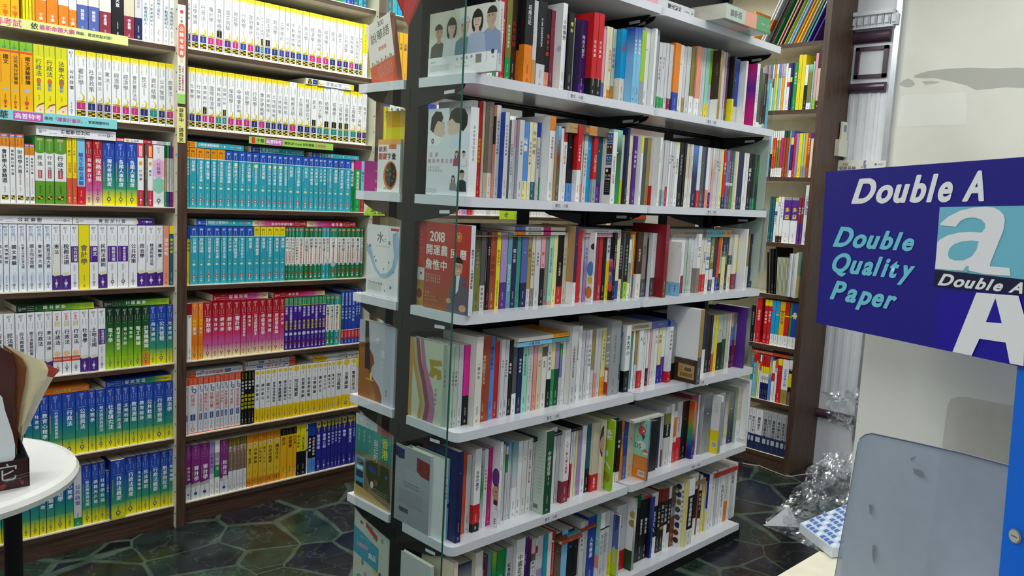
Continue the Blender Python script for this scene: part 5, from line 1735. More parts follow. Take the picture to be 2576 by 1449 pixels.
for i in range(8):
    (xa_, ya1), (xb_, yb1) = gp_[i], gp_[i + 1]; lo_ = -.285 + .03 * abs(i - 4) / 4; bag.poly([(xa_, ya1, lo_), (xb_, yb1, lo_), (xb_, yb1, .0), (xa_, ya1, .0)], 'd4d8cc', 'matte'); bag.poly([(xa_ + .004, ya1, lo_), (xb_ + .004, yb1, lo_), (xb_ + .004, yb1, .0), (xa_ + .004, ya1, .0)], 'd4d8cc', 'matte')
tag(bag.build('plastic_bag'), 'pale folded plastic bag hanging at the far end of the white rack', 'plastic bag')
# little shelf-edge section labels
for k, xs in ((1, (1450, 1790)), (2, (1412, 1790)), (4, (1390, 1760)), (5, (1385, 1750)), (3, ())):
    for j, x in enumerate(xs):
        z = ZG[k]; kk = (x - PP[0]) / FP; a = RR.T @ np.array([0, YG - .001, z - .012]); b = RR.T @ np.array([1.0, 0, 0]); X = (kk * a[2] - a[0]) / (b[0] - kk * b[2])
        m = MB(); F = Face(m, (X - .035, YG - .001, z - .002), (1, 0, 0), (0, 0, -1), .075, .022); m.box(X - .035, X + .04, YG - .0008, YG - .0002, z - .0225, z - .004, 'e0e2e8', 'matte'); F.htext('散文．小說', .12, .88, .5, .5, '4a4a52', bold=False)
        tag(m.build('shelf_label'), 'grey shelf edge label reading 散文．小說, %s rack shelf, %s unit' % (ORD[k], ('nearer', 'farther')[j]), 'label', 'section labels on the white rack')
# ------------------------------------------------------------------ books turned to face the rack's end
def cover_book(name, X, ya, yb, z0, h, th, art, spine, titles, label, cat='book', base='w'):
    """cover towards -X between ya (far) and yb (near), spine towards -Y"""
    mb = MB(); w = ya - yb
    S = Face(mb, (0, w, h), (0, -1, 0), (0, 0, -1), w, h); S.rect(0, 1, 0, 1, base, off=0); art(S)
    F = Face(mb, (0, 0, h), (1, 0, 0), (0, 0, -1), th, h); F.bands(parse_bands(spine)) if not spine.startswith('#') else None
    for t in parse_title(titles): F.vtext(t[0], t[1], t[2], t[5], t[4], t[3] or 'k') if t[0] else F.marks(t[1], t[2], t[5], t[4], t[3] or 'dg')
    mb.box(th - .0008, th, 0, w, 0, h, base); mb.box(.0002, .0009, 0.0002, w, 0, h, base, skip=('l', 'f')); mb.box(.0009, th - .0008, .0004, .001, 0, h, base)
    o = mb.build(name, loc=(X, yb, z0)); pb = MB(); pb.box(.0009, th - .0008, .001, w - .003, .0003, h - .002, 'w', 'pages'); pb.build('page_block', parent=o)
    return tag(o, label, cat)
def person(S, u, v, s, hair, top, skin='c8a890', turn=0, cap=None, long_=False):
    """a printed head and shoulders, stylised"""
    r = s
    if long_: S.disc(u, v + .02, r * 1.15, r * 1.7, hair, 14)
    S.pg([(u - 2.0 * r / S.w, v + 4.6 * r / S.h), (u - 1.7 * r / S.w, v + 2.0 * r / S.h), (u - .5 * r / S.w, v + 1.4 * r / S.h), (u + .5 * r / S.w, v + 1.4 * r / S.h), (u + 1.7 * r / S.w, v + 2.0 * r / S.h), (u + 2.0 * r / S.w, v + 4.6 * r / S.h)], top)
    S.pg([(u - .35 * r / S.w, v + .6 * r / S.h), (u + .35 * r / S.w, v + .6 * r / S.h), (u + .45 * r / S.w, v + 1.6 * r / S.h), (u - .45 * r / S.w, v + 1.6 * r / S.h)], skin)
    S.disc(u, v, r * .82, r * 1.12, skin, 16)
    S.disc(u - turn * .1 * r / S.w, v - .35 * r / S.h, r * .9, r * .85, hair, 16, 0, 180)
    if cap: S.disc(u, v - .4 * r / S.h, r * .95, r * .8, cap, 14, 0, 180); S.rect(u - 1.5 * r / S.w, u + .2 * r / S.w, v - .5 * r / S.h, v - .35 * r / S.h, cap)
    for e in (-.32, .32): S.disc(u + (e + turn * .12) * r / S.w, v - .02 * r / S.h, r * .11, r * .07, '2a201c', 8); S.rect(u + (e - .15 + turn * .12) * r / S.w, u + (e + .15 + turn * .12) * r / S.w, v - .24 * r / S.h, v - .18 * r / S.h, '3a2c24')
    S.pg([(u + turn * .15 * r / S.w, v - .05 * r / S.h), (u + (.14 + turn * .15) * r / S.w, v + .32 * r / S.h), (u + (-.1 + turn * .15) * r / S.w, v + .32 * r / S.h)], 'b08e78')
    S.rect(u + (-.22 + turn * .12) * r / S.w, u + (.22 + turn * .12) * r / S.w, v + .56 * r / S.h, v + .66 * r / S.h, 'a05a50')
def art_mag(S):
    S.rect(0, 1, 0, 1, 'd4d6c8'); S.rect(0, .45, 0, .4, 'c8cbb8')
    person(S, .15, .31, .0185, '2a2420', '54564e', 'b89a80', 1); person(S, .34, .27, .0185, '2c2420', 'dcdfe0', 'd0b29c', 1, long_=True); person(S, .53, .27, .0195, '4a4038', '6a8a94', 'caa890', -1, cap='c4bccc'); person(S, .90, .19, .0205, '2a2624', '8c9cc0', 'b89c88', -1); person(S, .71, .22, .019, '1c1a1c', 'a8b4cc', 'd8bca8', -1, long_=True)
    S.pg([(.84, .26), (.90, .20), (.93, .21), (.90, .28), (.96, .36), (.93, .42), (.87, .34)], 'c4a48e')
    S.rect(0, 1, .70, 1, 'f2f3f2'); S.vtext('麻', .735, .79, .44, .05, 'k', False); S.vtext('醉', .73, .785, .51, .05, 'k', False); S.vtext('風', .725, .78, .58, .05, 'k', False); S.vtext('暴', .72, .775, .65, .05, 'k', False); S.htext('WAKE UP', .46, .60, .83, .02, '50545c')
    S.hmarks(.04, .14, .77, .005); [S.hmarks(.04, .34, .83 + i * .025, .0035, 'g') for i in range(4)]; S.hmarks(.42, .62, .88, .0035, 'g'); S.rect(.71, .79, .72, .85, '8a8c88'); S.marks(.70, .84, .86, .012, 'dg'); S.disc(.94, .71, .006, col='3c3c40'); S.htext('9 9', .91, .98, .79, .03, '6a6c70', False)
def art_drama(S):
    S.rect(0, 1, 0, 1, 'e9ebf0'); S.rect(.5, 1, 0, .1, '8a8a98', 'd8dae2')
    S.pg([(.0, .42), (.0, .30), (.16, .27), (.30, .31), (.34, .36), (.26, .43)], 'f6f6f8'); S.pg([(.10, .20), (.24, .10), (.36, .14), (.42, .20), (.40, .25), (.43, .29), (.34, .33), (.22, .31), (.12, .27)], 'e2c6b0')
    S.pg([(.06, .24), (.08, .10), (.18, .03), (.32, .04), (.37, .11), (.33, .16), (.24, .14), (.18, .20), (.14, .28)], '2c2420'); S.pg([(.36, .17), (.40, .16), (.40, .168), (.36, .178)], '2c2420')
    S.pg([(.54, .45), (.58, .34), (.74, .28), (.92, .27), (1, .31), (1, .46)], 'dfe6f4'); S.pg([(.66, .30), (.54, .31), (.47, .27), (.50, .22), (.46, .18), (.52, .12), (.66, .10), (.80, .18), (.80, .28)], 'e4c8b4')
    S.pg([(.50, .15), (.54, .04), (.68, .0), (.86, .02), (.94, .10), (.93, .20), (.85, .27), (.78, .25), (.76, .18), (.66, .17), (.58, .12)], '2e2622'); S.disc(.13, .375, .006, .007, '403c40'); S.disc(.13, .375, .003, .004, 'c8ccd4')
    S.vtext('追', .50, .56, .10, .13, 'd0688a', False); S.vtext('劇', .50, .56, .24, .13, 'd0688a', False)
    for i, c in enumerate('讓我學會去愛'): S.vtext(c, .575, .63, .07 + .105 * i, .11, 'd0688a', False)
    S.hmarks(.04, .36, .68, .006, 'g'); S.hmarks(.04, .44, .715, .006, 'g'); S.rect(.02, .26, .93, .97, 'g'); S.rect(.028, .252, .934, .966, 'e9ebf0'); S.hmarks(.05, .24, .95, .004)
    person(S, .72, .52, .007, '5a3a30', 'b83a60', 'e0c0b0', 0, long_=True); person(S, .88, .52, .007, '2a2624', 'e4e6ea', 'd8b8a4'); person(S, .66, .80, .007, '2a2420', '8a8a90', 'd8b8a4', 0, long_=True); person(S, .86, .75, .010, '241e1c', '2c3038', 'c8a890')
def art_almanac(S):
    S.rect(0, 1, 0, .55, 'c83c34', 'bc3a2e'); S.rect(0, 1, .55, 1, 'bc3a2e', 'a05a2c'); S.htext('2018', .02, .50, .16, .12, 'f6efe6'); S.disc(.74, .14, .013, col='d8a050'); S.disc(.74, .14, .010, col='c83c34'); S.disc(.74, .14, .008, col='d8a050', n=5)
    for i, c in enumerate('開運農'): S.vtext(c, .25, .38, .09 + .17 * i, .19, 'f6efe6')
    S.vtext('民', .27, .39, .64, .17, 'f6efe6'); S.vtext('曆', .27, .39, .85, .17, 'f6efe6')
    for i, c in enumerate('詹惟中'): S.vtext(c, .42, .55, .09 + .17 * i, .19, 'f6efe6')
    for i in range(3): S.hmarks(.02, .38, .61 + i * .035, .007, 'f4e0d0')
    S.hmarks(.02, .14, .82, .006, 'f0d080'); S.hmarks(.02, .3, .86, .006, 'd8b070'); S.hmarks(.02, .34, .90, .006, 'd8b070')
    S.pg([(.52, 1), (.58, .78), (.64, .62), (.74, .56), (.92, .58), (.99, .72), (1, 1)], '62606c'); S.pg([(.70, .56), (.80, .56), (.77, .74), (.70, .80)], 'dfe0ea'); S.pg([(.66, .6), (.72, .56), (.72, .8), (.68, .86)], '54525e'); S.pg([(.86, .66), (.93, .64), (.91, .69)], 'a02c34')
    S.disc(.755, .47, .018, .026, 'd8a684', 18); S.disc(.75, .43, .019, .017, '221c1c', 14, 0, 180)
    for e in (.71, .79): S.disc(e, .465, .0055, .0035, '5a1c20', 8); S.disc(e, .465, .0035, .002, 'e8d0c0', 8)
    S.rect(.735, .765, .463, .467, '5a1c20'); S.rect(.725, .785, .515, .524, 'f2e6e0'); S.pg([(.75, .47), (.765, .497), (.74, .497)], 'c08e6c'); S.disc(.57, .87, .010, .008, 'd8a684'); S.disc(.88, .93, .015, .010, 'd8a684')
def art_flap(S): S.rect(0, 1, 0, .55, 'd0443a'); S.rect(0, 1, .55, .7, 'e8e2da'); S.rect(0, 1, .7, 1, 'b8863c'); S.disc(.6, .62, .004, col='k'); S.disc(.5, .86, .02, .024, 'c8962c'); S.disc(.5, .86, .012, .014, '902c20'); [S.marks(.1 + i * .1, .18 + i * .1, .5, .2, 'f0c890', n=2) for i in range(4)]
def art_flower(S):
    S.rect(0, 1, 0, 1, 'cfd6bc'); S.rect(0, .12, 0, 1, 'c8964a')
    for c, o in (('c8964a', 0), ('a8b89c', .10), ('98464a', .17), ('b878a0', .30)): S.pg([(.02 + o, 0), (.12 + o, .0), (.22 + o, .3), (.46 + o, .62), (.52 + o, .85), (.46 + o, 1), (.30 + o, 1), (.36 + o, .8), (.22 + o, .5), (.10 + o, .3)], c)
    S.pg([(.60, .22), (.95, .20), (.98, .26), (.70, .30), (.95, .32), (.98, .42), (.85, .45), (.82, .38), (.72, .44), (.60, .42), (.66, .34)], 'b8962c'); S.vtext('花東婦好', .55, .78, .82, .07, '4c5048', False); S.marks(.86, .9, .85, .04)
def art_grey(S):
    S.rect(0, 1, 0, 1, 'b4b8bc', 'a4a8ac'); S.rect(0, 1, .0, .45, 'aab0b6', 'b0b4b8'); S.pg([(0, .03), (.26, .05), (.26, .17), (.1, .18), (0, .16)], '2c3468'); S.pg([(.62, .08), (.98, .1), (.98, .31), (.75, .3), (.62, .25)], '8c3434')
    for i in range(4): S.hmarks(.3, .75, .30 + i * .03, .005, 'e4e8ec')
    for i in range(2): S.hmarks(.25, .75, .46 + i * .04, .005, '3c4044')
    for i in range(7): S.hmarks(.12, .85, .57 + i * .028, .004, '84888c')
    for i in range(20): S.rect(.14 + i * .014, .14 + i * .014 + random.uniform(.004, .010), .80, .86, '181818')
def art_water(S):
    S.rect(0, 1, 0, 1, 'f1f1f0'); S.rect(.74, .98, .025, .06, 'd04a44'); S.vtext('水', .08, .25, .42, .26, '24282c', False); S.vtext('之', .17, .23, .58, .11, '24282c', False); S.vtext('書', .20, .26, .70, .11, '24282c', False); S.hmarks(.28, .72, .29, .005, 'g')
    S.pg([(.0, .27), (.14, .33), (.22, .46), (.3, .58), (.46, .67), (.66, .65), (.8, .56), (.86, .4), (.80, .2), (.8, .1), (.95, .06), (1, .2), (1, .4), (.92, .56), (.82, .66), (.62, .73), (.44, .72), (.26, .62), (.12, .46), (.0, .38)], 'a4c4e0')
    for u, v, r in ((.1, .3, .005), (.25, .45, .003), (.3, .5, .004), (.55, .6, .003), (.7, .5, .003), (.86, .62, .003), (.78, .84, .005), (.6, .9, .003)): S.disc(u, v, r, r, '6088b0', 8)
    S.htext('The Water Book', .06, .56, .81, .035, '50545c', False); [S.hmarks(.06, .5, .845 + i * .022, .0035, 'g') for i in range(4)]
def art_violin(S):
    S.rect(0, 1, 0, 1, 'b8bcc8', 'c4c8d2'); S.pg([(.0, .3), (.14, .28), (.3, .34), (.42, .44), (.45, .52), (.38, .58), (.36, .66), (.44, .72), (.6, .8), (.68, .92), (.68, 1), (0, 1)], '8c4c22'); S.pg([(.02, .35), (.2, .36), (.3, .5), (.26, .62), (.34, .75), (.5, .9), (.5, 1), (.02, 1)], 'a8662c')
    S.pg([(.16, .0), (.26, .0), (.34, .62), (.18, .62)], '2a2420'); S.rect(.22, .44, .74, .755, 'e8cc5c'); S.disc(.36, .70, .006, .012, 'f0dc60'); S.vtext('空', .18, .26, .52, .2, 'f0f0f4', False); S.vtext('弦', .32, .42, .68, .22, 'f0f0f4', False); S.vtext('開始', .46, .58, .66, .10, 'd8dae0', False); S.marks(.45, .7, .5, .06, 'e4e6ec'); S.marks(.8, .9, .8, .05, 'dg')
def art_hongkong(S):
    S.rect(0, 1, 0, .13, 'cdd6d8'); S.rect(0, 1, .13, .45, '3a9c94', '2c8880'); S.rect(0, 1, .45, 1, '7a7048', '8c7648'); S.rect(.6, 1, 0, .14, 'b06a5c'); S.disc(.15, .06, .008, .01, 'ecdccc'); S.htext('o g', .2, .5, .08, .04, '6a7478', False); S.marks(.16, .32, .1, .06, 'd8ecec'); S.marks(.16, .32, .25, .06, 'd8ecec'); S.marks(.2, .3, .4, .06, 'd8ecec')
    S.vtext('香港', .16, .42, .82, .22, 'e8dc48'); S.vtext('自己的味道', .22, .66, .58, .12, 'f2f6f4', False)
    S.rect(.02, .28, .50, .86, '4aa0cc'); S.rect(.05, .25, .53, .6, '2c3c4c'); S.rect(.05, .25, .68, .76, '2c3c4c'); S.rect(.06, .24, .62, .66, 'e8f0f4'); S.rect(.05, .25, .82, .88, '202428'); S.pg([(.3, .5), (.95, .5), (1, .9), (.5, .85), (.34, .7)], '3c4428'); S.pg([(.4, .56), (.6, .58), (.6, .64), (.4, .62)], '2c50a0'); S.disc(.6, .74, .012, .01, '8a5c34'); S.disc(.5, .78, .008, .012, 'e0e0dc'); S.pg([(0, .86), (.3, .88), (1, .98), (1, 1), (0, 1)], 'c8a468'); S.disc(.88, .62, .006, .006, '3a6cb0')
    for i in range(4): S.hmarks(.4, .95, .82 + i * .03, .005, 'd8d0b8')
def art_jewel(S):
    S.rect(0, 1, 0, 1, 'd4d8cc')
    for i in range(34): S.disc(random.uniform(.05, .95), random.uniform(.03, .97), random.uniform(.004, .012), random.uniform(.004, .012), random.choice(['e0d848', 'e8b8a0', '6aa87c', 'd8d0e4', 'c8dc80', 'e0909c', 'b8d4d8', '8a6440']), 9)
    S.pg([(0, .25), (.72, .36), (.72, .60), (0, .52)], '4aa4c0'); S.pg([(.35, .16), (.66, .24), (.66, .29), (.35, .21)], 'c84c48')
    S.htext('立體繞線', .08, .42, .42, .08, 'e8a8b8'); S.htext('飾品', .44, .66, .48, .08, 'f2f2ee'); S.hmarks(.2, .6, .33, .007, 'e8f0f0'); S.disc(.2, .78, .018, .018, '6ab0a0', 16); S.disc(.2, .78, .011, .011, 'd4d8cc', 16); S.disc(.78, .62, .008, .012, '8a5c2c')
def art_phrase(S):
    S.rect(0, 1, 0, .62, 'ece4dc'); S.rect(0, 1, .62, 1, 'd8583c'); S.htext('300', .3, .9, .07, .08, '3c3838', False); S.vtext('說', .14, .33, .26, .26, '34302e', False); S.vtext('華', .13, .32, .52, .26, '34302e', False); S.vtext('語', .12, .31, .78, .26, '34302e', False); S.htext('勉強版', .3, .85, .42, .05, 'd8583c')
    for i in range(14): S.rect(.1 + i * .06, .13 + i * .06, .56 + .02 * (i % 3), .62, ['6a5c54', 'a8907c', '8c7468'][i % 3])
    for i in range(5): S.hmarks(.3, .9, .68 + i * .035, .005, 'f0c8b8')
    S.disc(.12, .92, .007, col='2c2c30')
def art_vocab(S):
    S.rect(0, 1, 0, 1, 'eef0ee'); S.rect(0, 1, 0, .1, 'f0b060'); S.vtext('統', .12, .24, .12, .19, '8a3828'); S.vtext('測', .12, .24, .30, .19, '8a3828'); S.rect(.5, .82, .1, .18, 'd8583c'); S.hmarks(.54, .8, .14, .008, 'f0e0d8')
    for i, c in enumerate('關鍵字彙'): S.vtext(c, .25, .39, .12 + .2 * i, .21, 'c83c34' if i < 2 else '302c2c')
    S.disc(.58, .68, .034, .042, 'e87830', 20); S.disc(.6, .67, .028, .036, '2c2a2c', 20)
    for i, (c, u, v) in enumerate(zip('WAGMOQEN', (.45, .6, .75, .45, .6, .75, .52, .68), (.58, .56, .6, .67, .66, .7, .76, .78))): S.vtext(c, v - .03, v + .03, u, .14, ['e8d040', '5ab060', 'd84838', '5aa0d0'][i % 4])
    S.hmarks(.3, .7, .93, .006, 'dg')
def sp(px): return px
def ypair(xa, xb, X, y=700): return onX(xa, y, X)[1], onX(xb, y, X)[1]
XC = 1.405
def cb(nm, xa, xb, k, top, th, art, spine, title, label, X=XC, dz=0, cat='book'):
    a, b = ypair(xa, xb, X); z0 = ZG[k] + .0005 + dz; h = zAt(X, b, top) - z0
    return cover_book(nm, X, a, b, z0, h, th, art, spine, title, label, cat)
cb('magazine', 1057, 1224, 1, 2, .017, art_mag, 'lg', '~@dg+.1-.9*.4', 'white framed magazine with five people on its cover on the end of the rack', dz=.0, cat='magazine')
cb('paperback_book', 1062, 1166, 2, 268, .03, art_drama, 'w', '~@dg+.2-.6*.3', 'white book with two faces leaning together and pink title on its cover')
cb('almanac', 1068, 1181, 3, 568, .016, art_almanac, 'wb', '詹惟中2018開運農民曆@k+.26-.7*.66', 'red 2018 almanac with a man in a grey suit on its cover', cat='almanac')
cb('almanac', 1046, 1067, 3, 556, .012, art_flap, 'r', '-', 'red almanac behind the front one, showing its orange flap', X=XC + .012, cat='almanac')
cb('paperback_book', 1037, 1124, 4, 868, .020, art_flower, 'lgr', '花東婦好@dk+.3-.6*.5', 'pale green book with flowing ribbons and gold seal on its cover', X=XC - .005)
cb('hardcover_book', 1012, 1103, 5, 1150, .022, art_grey, 'lg', '~@g+.1-.9*.4', 'grey book showing its printed back with blue and maroon patches', X=XC - .012)
def art_ink(S): S.rect(0, 1, 0, 1, 'd8d8d8'); S.disc(.5, .62, .03, .03, '30343c', 9); S.disc(.56, .6, .016, .02, '181c20', 7)
a, b = ypair(1008, 1085, XC - .03, 1420); cover_book('hardcover_book', XC - .03, a, b, ZG[6] + .0005, zAt(XC - .03, b, 1428) - ZG[6], .012, art_ink, 'w', '-', 'white book with an ink splash at the foot of the rack end')
def cb2(nm, xa, xb, k, top, th, art, label, X=XC, z0=None, py=None):
    a, b = ypair(xa, xb, X, py or 900); z0 = (ZG[k] + .0005) if z0 is None else z0; h = zAt(X, b, top) - z0; return cover_book(nm, X, a, b, z0, h, th, art, 'w', '-', label)
cb2('paperback_book', 922, 1003, 3, 572, .012, art_water, 'white book with a splash of blue water on its cover', py=660)
cb2('paperback_book', 903, 993, 4, 825, .018, art_violin, 'silver grey book with a brown violin on its cover', py=900)
cb2('paperback_book', 893, 985, 5, 1075, .016, art_hongkong, 'teal travel book with a blue tram on its cover', py=1150)
cb2('paperback_book', 889, 978, 6, 1305, .016, art_jewel, 'pale craft book scattered with jewellery and a blue panel', py=1400)
cb2('paperback_book', 950, 1006, 2, 350, .010, art_vocab, 'white vocabulary book with an orange rimmed disc of letters', py=420)
# leaning phrase books on the first shelf, far side
a, b = ypair(938, 1000, XC, 200); o = cover_book('paperback_book', XC, a, b, ZG[1] + .001, .205, .02, art_phrase, 'sa', '-', 'cream and orange phrase book leaning on the far side of the rack'); o.rotation_euler = (math.radians(-14), 0, 0)
# ------------------------------------------------------------------ glass panel by the rack
XP = 1.30
g0 = onX(1139, 720, XP)[1]; g1 = onX(909, 720, XP)[1]
gp = empty('glass_panel', (XP, (g0 + g1) / 2, FLOOR), 'tall clear glass panel with a green edge standing before the rack end', 'glass panel')
m = MB(); m.box(XP, XP + .006, g0, g1, FLOOR, CEIL - .002, 'w', 'glass', over={'f': ('glassedge', 'w')}); child(m, 'pane', gp)
# red paper diamond on the glass
m = MB(); tip = onX(1031, 68, XP + .012); w2 = .062; cy, cz = tip[1], tip[2] + w2 * 1.35
m.prism([(cy, cz - w2 * 1.35), (cy + w2, cz), (cy, cz + w2 * 1.35), (cy - w2, cz)], XP + .0065, XP + .0085, 0, 'c4242a', 'print')
for s_, c in ((.86, 'd8604a'), (.82, 'c4242a')): m.poly([(XP + .0062 - (.9 - s_) * .004, cy + a_ * w2 * s_, cz + b_ * w2 * 1.35 * s_) for a_, b_ in ((0, -1), (-1, 0), (0, 1), (1, 0))], c)
tag(m.build('paper_diamond'), 'red paper diamond with a thin pale border stuck on the glass', 'decoration')
# ------------------------------------------------------------------ books lying on the rack's rows
GG = 'books laid flat on the rows of the white rack'
def gl(zm, x0, x1, yb_, th, dp, spec, title, flip, label, k, zz=None, d=0, side=None): return lying(x0, x1, yb_, th, dp, spec, title, flip, zm, label, kind='paperback_book', plane=SPG - .005, z=(ZG[k] + zz) if zz else None, d=d)
gl((1170, 230, 4.83), 1265, 1740, 0, .030, .15, 'dk.3tn.5dk.8tn', '漢武帝@o+.3-.6', True, 'plastic wrapped brown hardcover lying flat over the second rack shelf books', 2, .205, d=.8)
gl((1170, 500, 4.675), 585, 1180, 0, .011, .15, 'ow.3mg.45ow.8o', '孫子兵法句話學@dg+.5-.75', True, 'off-white paperback with magenta band lying flat, lower of the pair, third shelf', 3, .2125)
gl((1170, 500, 4.675), 585, 1180, 0, .012, .15, 'be.3mg.45w.8ib', '孫子兵法句話學@dg+.5-.75', True, 'off-white paperback with magenta band lying flat, upper of the pair, third shelf', 3, .225)
gl((1170, 500, 4.675), 122, 1010, 0, .004, .15, 'tn', '-', False, 'thin tan folder lying flat below the magenta banded pair', 3, .2075)
gl((1170, 500, 4.675), 1415, 1832, 0, .010, .15, 'pk', '-', False, 'pink paperback lying flat on the third rack shelf row', 3, .2065)
gl((1170, 500, 4.675), 1425, 1832, 0, .014, .15, 'lg', '-', False, 'pale grey book lying flat on top of the pink paperback', 3, .218)
gl((1540, 500, 4.83), 735, 1442, 0, .030, .15, 'tg.5dk.55st.85tn', '-', False, 'thick brown and teal book lying flat at the far end of the third shelf', 3, .2065)
gl((1130, 760, 4.2614), 735, 1282, 0, .014, .16, 'sk.65st', '今晚出走@k+.2-.5', False, 'sky blue paperback lying flat over the fourth rack shelf, lower one', 4, .206, d=1)
gl((1130, 760, 4.2614), 740, 1282, 0, .014, .16, 'ow.68oy', '~@o+.8-.95', False, 'cream and amber hardcover lying flat over the fourth rack shelf, upper one', 4, .221, d=1)
gl((1540, 740, 4.83), 35, 690, 0, .026, .15, 'be.66ib', '心想我就是愛看@dk+.3-.6', False, 'beige and slate blue book lying flat over the fourth rack shelf', 4, .206)
gl((1100, 1040, 3.5432), 860, 1290, 0, .012, .15, 'vk', '~@lg+.4-.6', False, 'thin black book lying flat over the fifth rack shelf', 5, .226)
gl((1480, 940, 4.831), 560, 912, 0, .008, .17, 'ow', '-', False, 'white sheet-like picture book lying flat and jutting over the fifth shelf', 5, .214, d=3.5)
gl((1480, 1150, 4.846), 1090, 1430, 0, .012, .15, 'gd.5tn', '-', False, 'tan book lying flat over the lowest rack shelf', 6, .215, d=.5)
gl((1480, 1150, 4.846), 1540, 1830, 0, .014, .15, 'r', '~@sa+.1-.8', False, 'red book lying flat on the far white paperbacks, lowest rack shelf', 6, .216, d=.5)
gl((1100, 1040, 3.5432), 1040, 1420, 0, .010, .15, 'br.3st.6rs', '-', False, 'worn thin brown book lying flat over the lowest rack shelf', 6, .210, d=.5)
gl((1100, 1040, 3.5432), 1110, 1290, 0, .012, .15, 'rs', '~@lg+.4-.5', False, 'orange brown thin book lying flat beneath the worn brown one', 6, .197, d=1.2)
# on top of the rack
def topbook(x0, x1, th, dep, spec, title, label, y, wrap=False, z0=0, rz=0):
    a = onY(x0, 20, y)[0]; b = onY(x1, 60, y)[0]; o, _ = make_book('hardcover_book', th, b - a, dep, spec, parse_title(title)); o.rotation_euler = (0, -math.pi / 2, 0); o.location = (b, y, ZG[0] + .001 + z0)
    tag(o, label, 'book')
    if wrap: m = MB(); m.box(-.002, th + .002, -.002, dep + .002, -.002, b - a + .002, 'w', 'wrap'); m.build('shrink_wrap', parent=o)
    return o
topbook(1630, 1745, .035, .15, 'pk.2lg', '魔法紀元@k+.4-.7', 'white book with pink end lying on the rack top', YG + .03)
topbook(1826, 1938, .05, .20, 'lgr.42sa.68gr', '醫學語@dg+.1-.35', 'thick shrink wrapped pastel book lying on the rack top', YG - .075, True)
m = MB(); 
# seen on the far bookcase
m = MB()
# ------------------------------------------------------------------ paper strips on the shelf fronts and the post
def strip(x0, x1, k, hh, col, parts, label, yy=YB - .001, ztop=None):
    z = ZB[k] + .004 if ztop is None else ztop
    def sol(x): kk = (x - PP[0]) / FP; a = RR.T @ np.array([0, yy, z]); b = RR.T @ np.array([1.0, 0, 0]); return (kk * a[2] - a[0]) / (b[0] - kk * b[2])
    X0, X1 = sol(x0), sol(x1); m = MB(); m.box(X0, X1, yy - .0012, yy - .0002, z - hh, z, col, 'print'); F = Face(m, (X0, yy - .0012, z), (1, 0, 0), (0, 0, -1), X1 - X0, hh)
    for p_ in parts:
        if p_[0] == 'r': F.rect(p_[1], p_[2], .08, .92, p_[3])
        else: F.htext(p_[0], p_[1], p_[2], .5, .62, p_[3])
    return tag(m.build('shelf_strip'), label, 'shelf strip')
strip(-60, 322, 2, .032, 'e8ec98', [('初等考試', .02, .3, 'e0609c'), ('依', .33, .38, '3c4c3c'), ('最新命題大綱', .385, .62, 'c84c9c'), ('精編．嚴選焦點試題！', .63, .9, '3c5c3c')], 'yellow strip reading 依最新命題大綱精編 on the second shelf of the window bay')
strip(-70, 294, 3, .034, '8cd8dc', [('千華', .08, .25, '2c3c40'), ('r', .26, .46, 'c85cb4'), ('高普特考', .27, .45, 'f2e8f4'), ('高效「', .47, .56, '2c4c50'), ('讀書計畫表', .56, .73, 'c84c9c'), ('」．掌握關鍵時刻', .73, .94, '2c4c50')], 'turquoise strip reading 高普特考 on the third shelf of the window bay')
strip(626, 838, 3, .028, 'a4d45c', [('r', .03, .07, 'd4402c'), ('千華', .08, .17, '2c3c20'), ('r', .18, .38, 'c85cb4'), ('高普特考', .19, .37, 'f2e8f4'), ('獨家QR Code 即時掌握', .4, .76, '2c4420'), ('法規更新', .77, .91, 'd0407c')], 'green strip reading 獨家QR Code under the third shelf of the centre bay', ztop=ZB[3] - .010)
def postlabel(x0, x1, y0, y1, col, draw, label):
    Y = YB - .0235; P0 = onY(x0, y0, Y); P1 = onY(x1, y1, Y); m = MB(); m.box(P0[0], P1[0], Y, Y + .0012, P1[2], P0[2], col, 'print'); F = Face(m, (P0[0], Y, P0[2]), (1, 0, 0), (0, 0, -1), P1[0] - P0[0], P0[2] - P1[2]); draw(F); return tag(m.build('post_label'), label, 'label')
def dl1(F): F.disc(.5, .07, F.w * .22, col='d4302c'); F.vtext('千華', .11, .19, fw=.34, col='3c3834'); F.rect(.1, .9, .22, .5, 'e06a50'); F.disc(.5, .22, F.w * .4, col='e06a50'); F.disc(.5, .5, F.w * .4, col='e06a50'); F.vtext('公職考用書', .21, .51, fw=.55, col='f6f0ea'); F.disc(.5, .56, F.w * .2, F.w * .3, 'e0d888'); F.vtext('上榜者一致推薦最佳用書！', .61, .89, .68, .3, 'd0507c'); F.vtext('榮獲考用書銷售冠軍', .61, .87, .28, .3, '5c7c3c'); F.rect(0, 1, .9, 1, '9cd46c')
def dl2(F): F.vtext('錄影中．請微笑', .02, .98, fw=.62, col='3c4838')
postlabel(447, 466, 10, 262, 'e8e6dc', dl1, 'white and red 公職考用書 label on the upper part of the brown post')
postlabel(445.5, 466.5, 268, 360, 'ece48c', dl2, 'yellow 錄影中．請微笑 notice on the brown post')
m = MB(); Y = YB - .03; a = onY(1258, 512, Y); b = onY(1312, 553, Y); a[2] -= .03; m.box(a[0], b[0], Y, Y + .001, b[2], a[2] + .03, 'c0e02c', 'print'); F = Face(m, (a[0], Y, a[2] + .03), (1, 0, 0), (0, 0, -1), b[0] - a[0], a[2] + .03 - b[2]); F.vtext('司法', .1, .95, .74, .4, '3c4c18', False); F.vtext('特考', .1, .95, .3, .4, '3c4c18', False)
tag(m.build('section_sign'), 'lime section sign reading 司法特考 seen through the rack', 'sign')
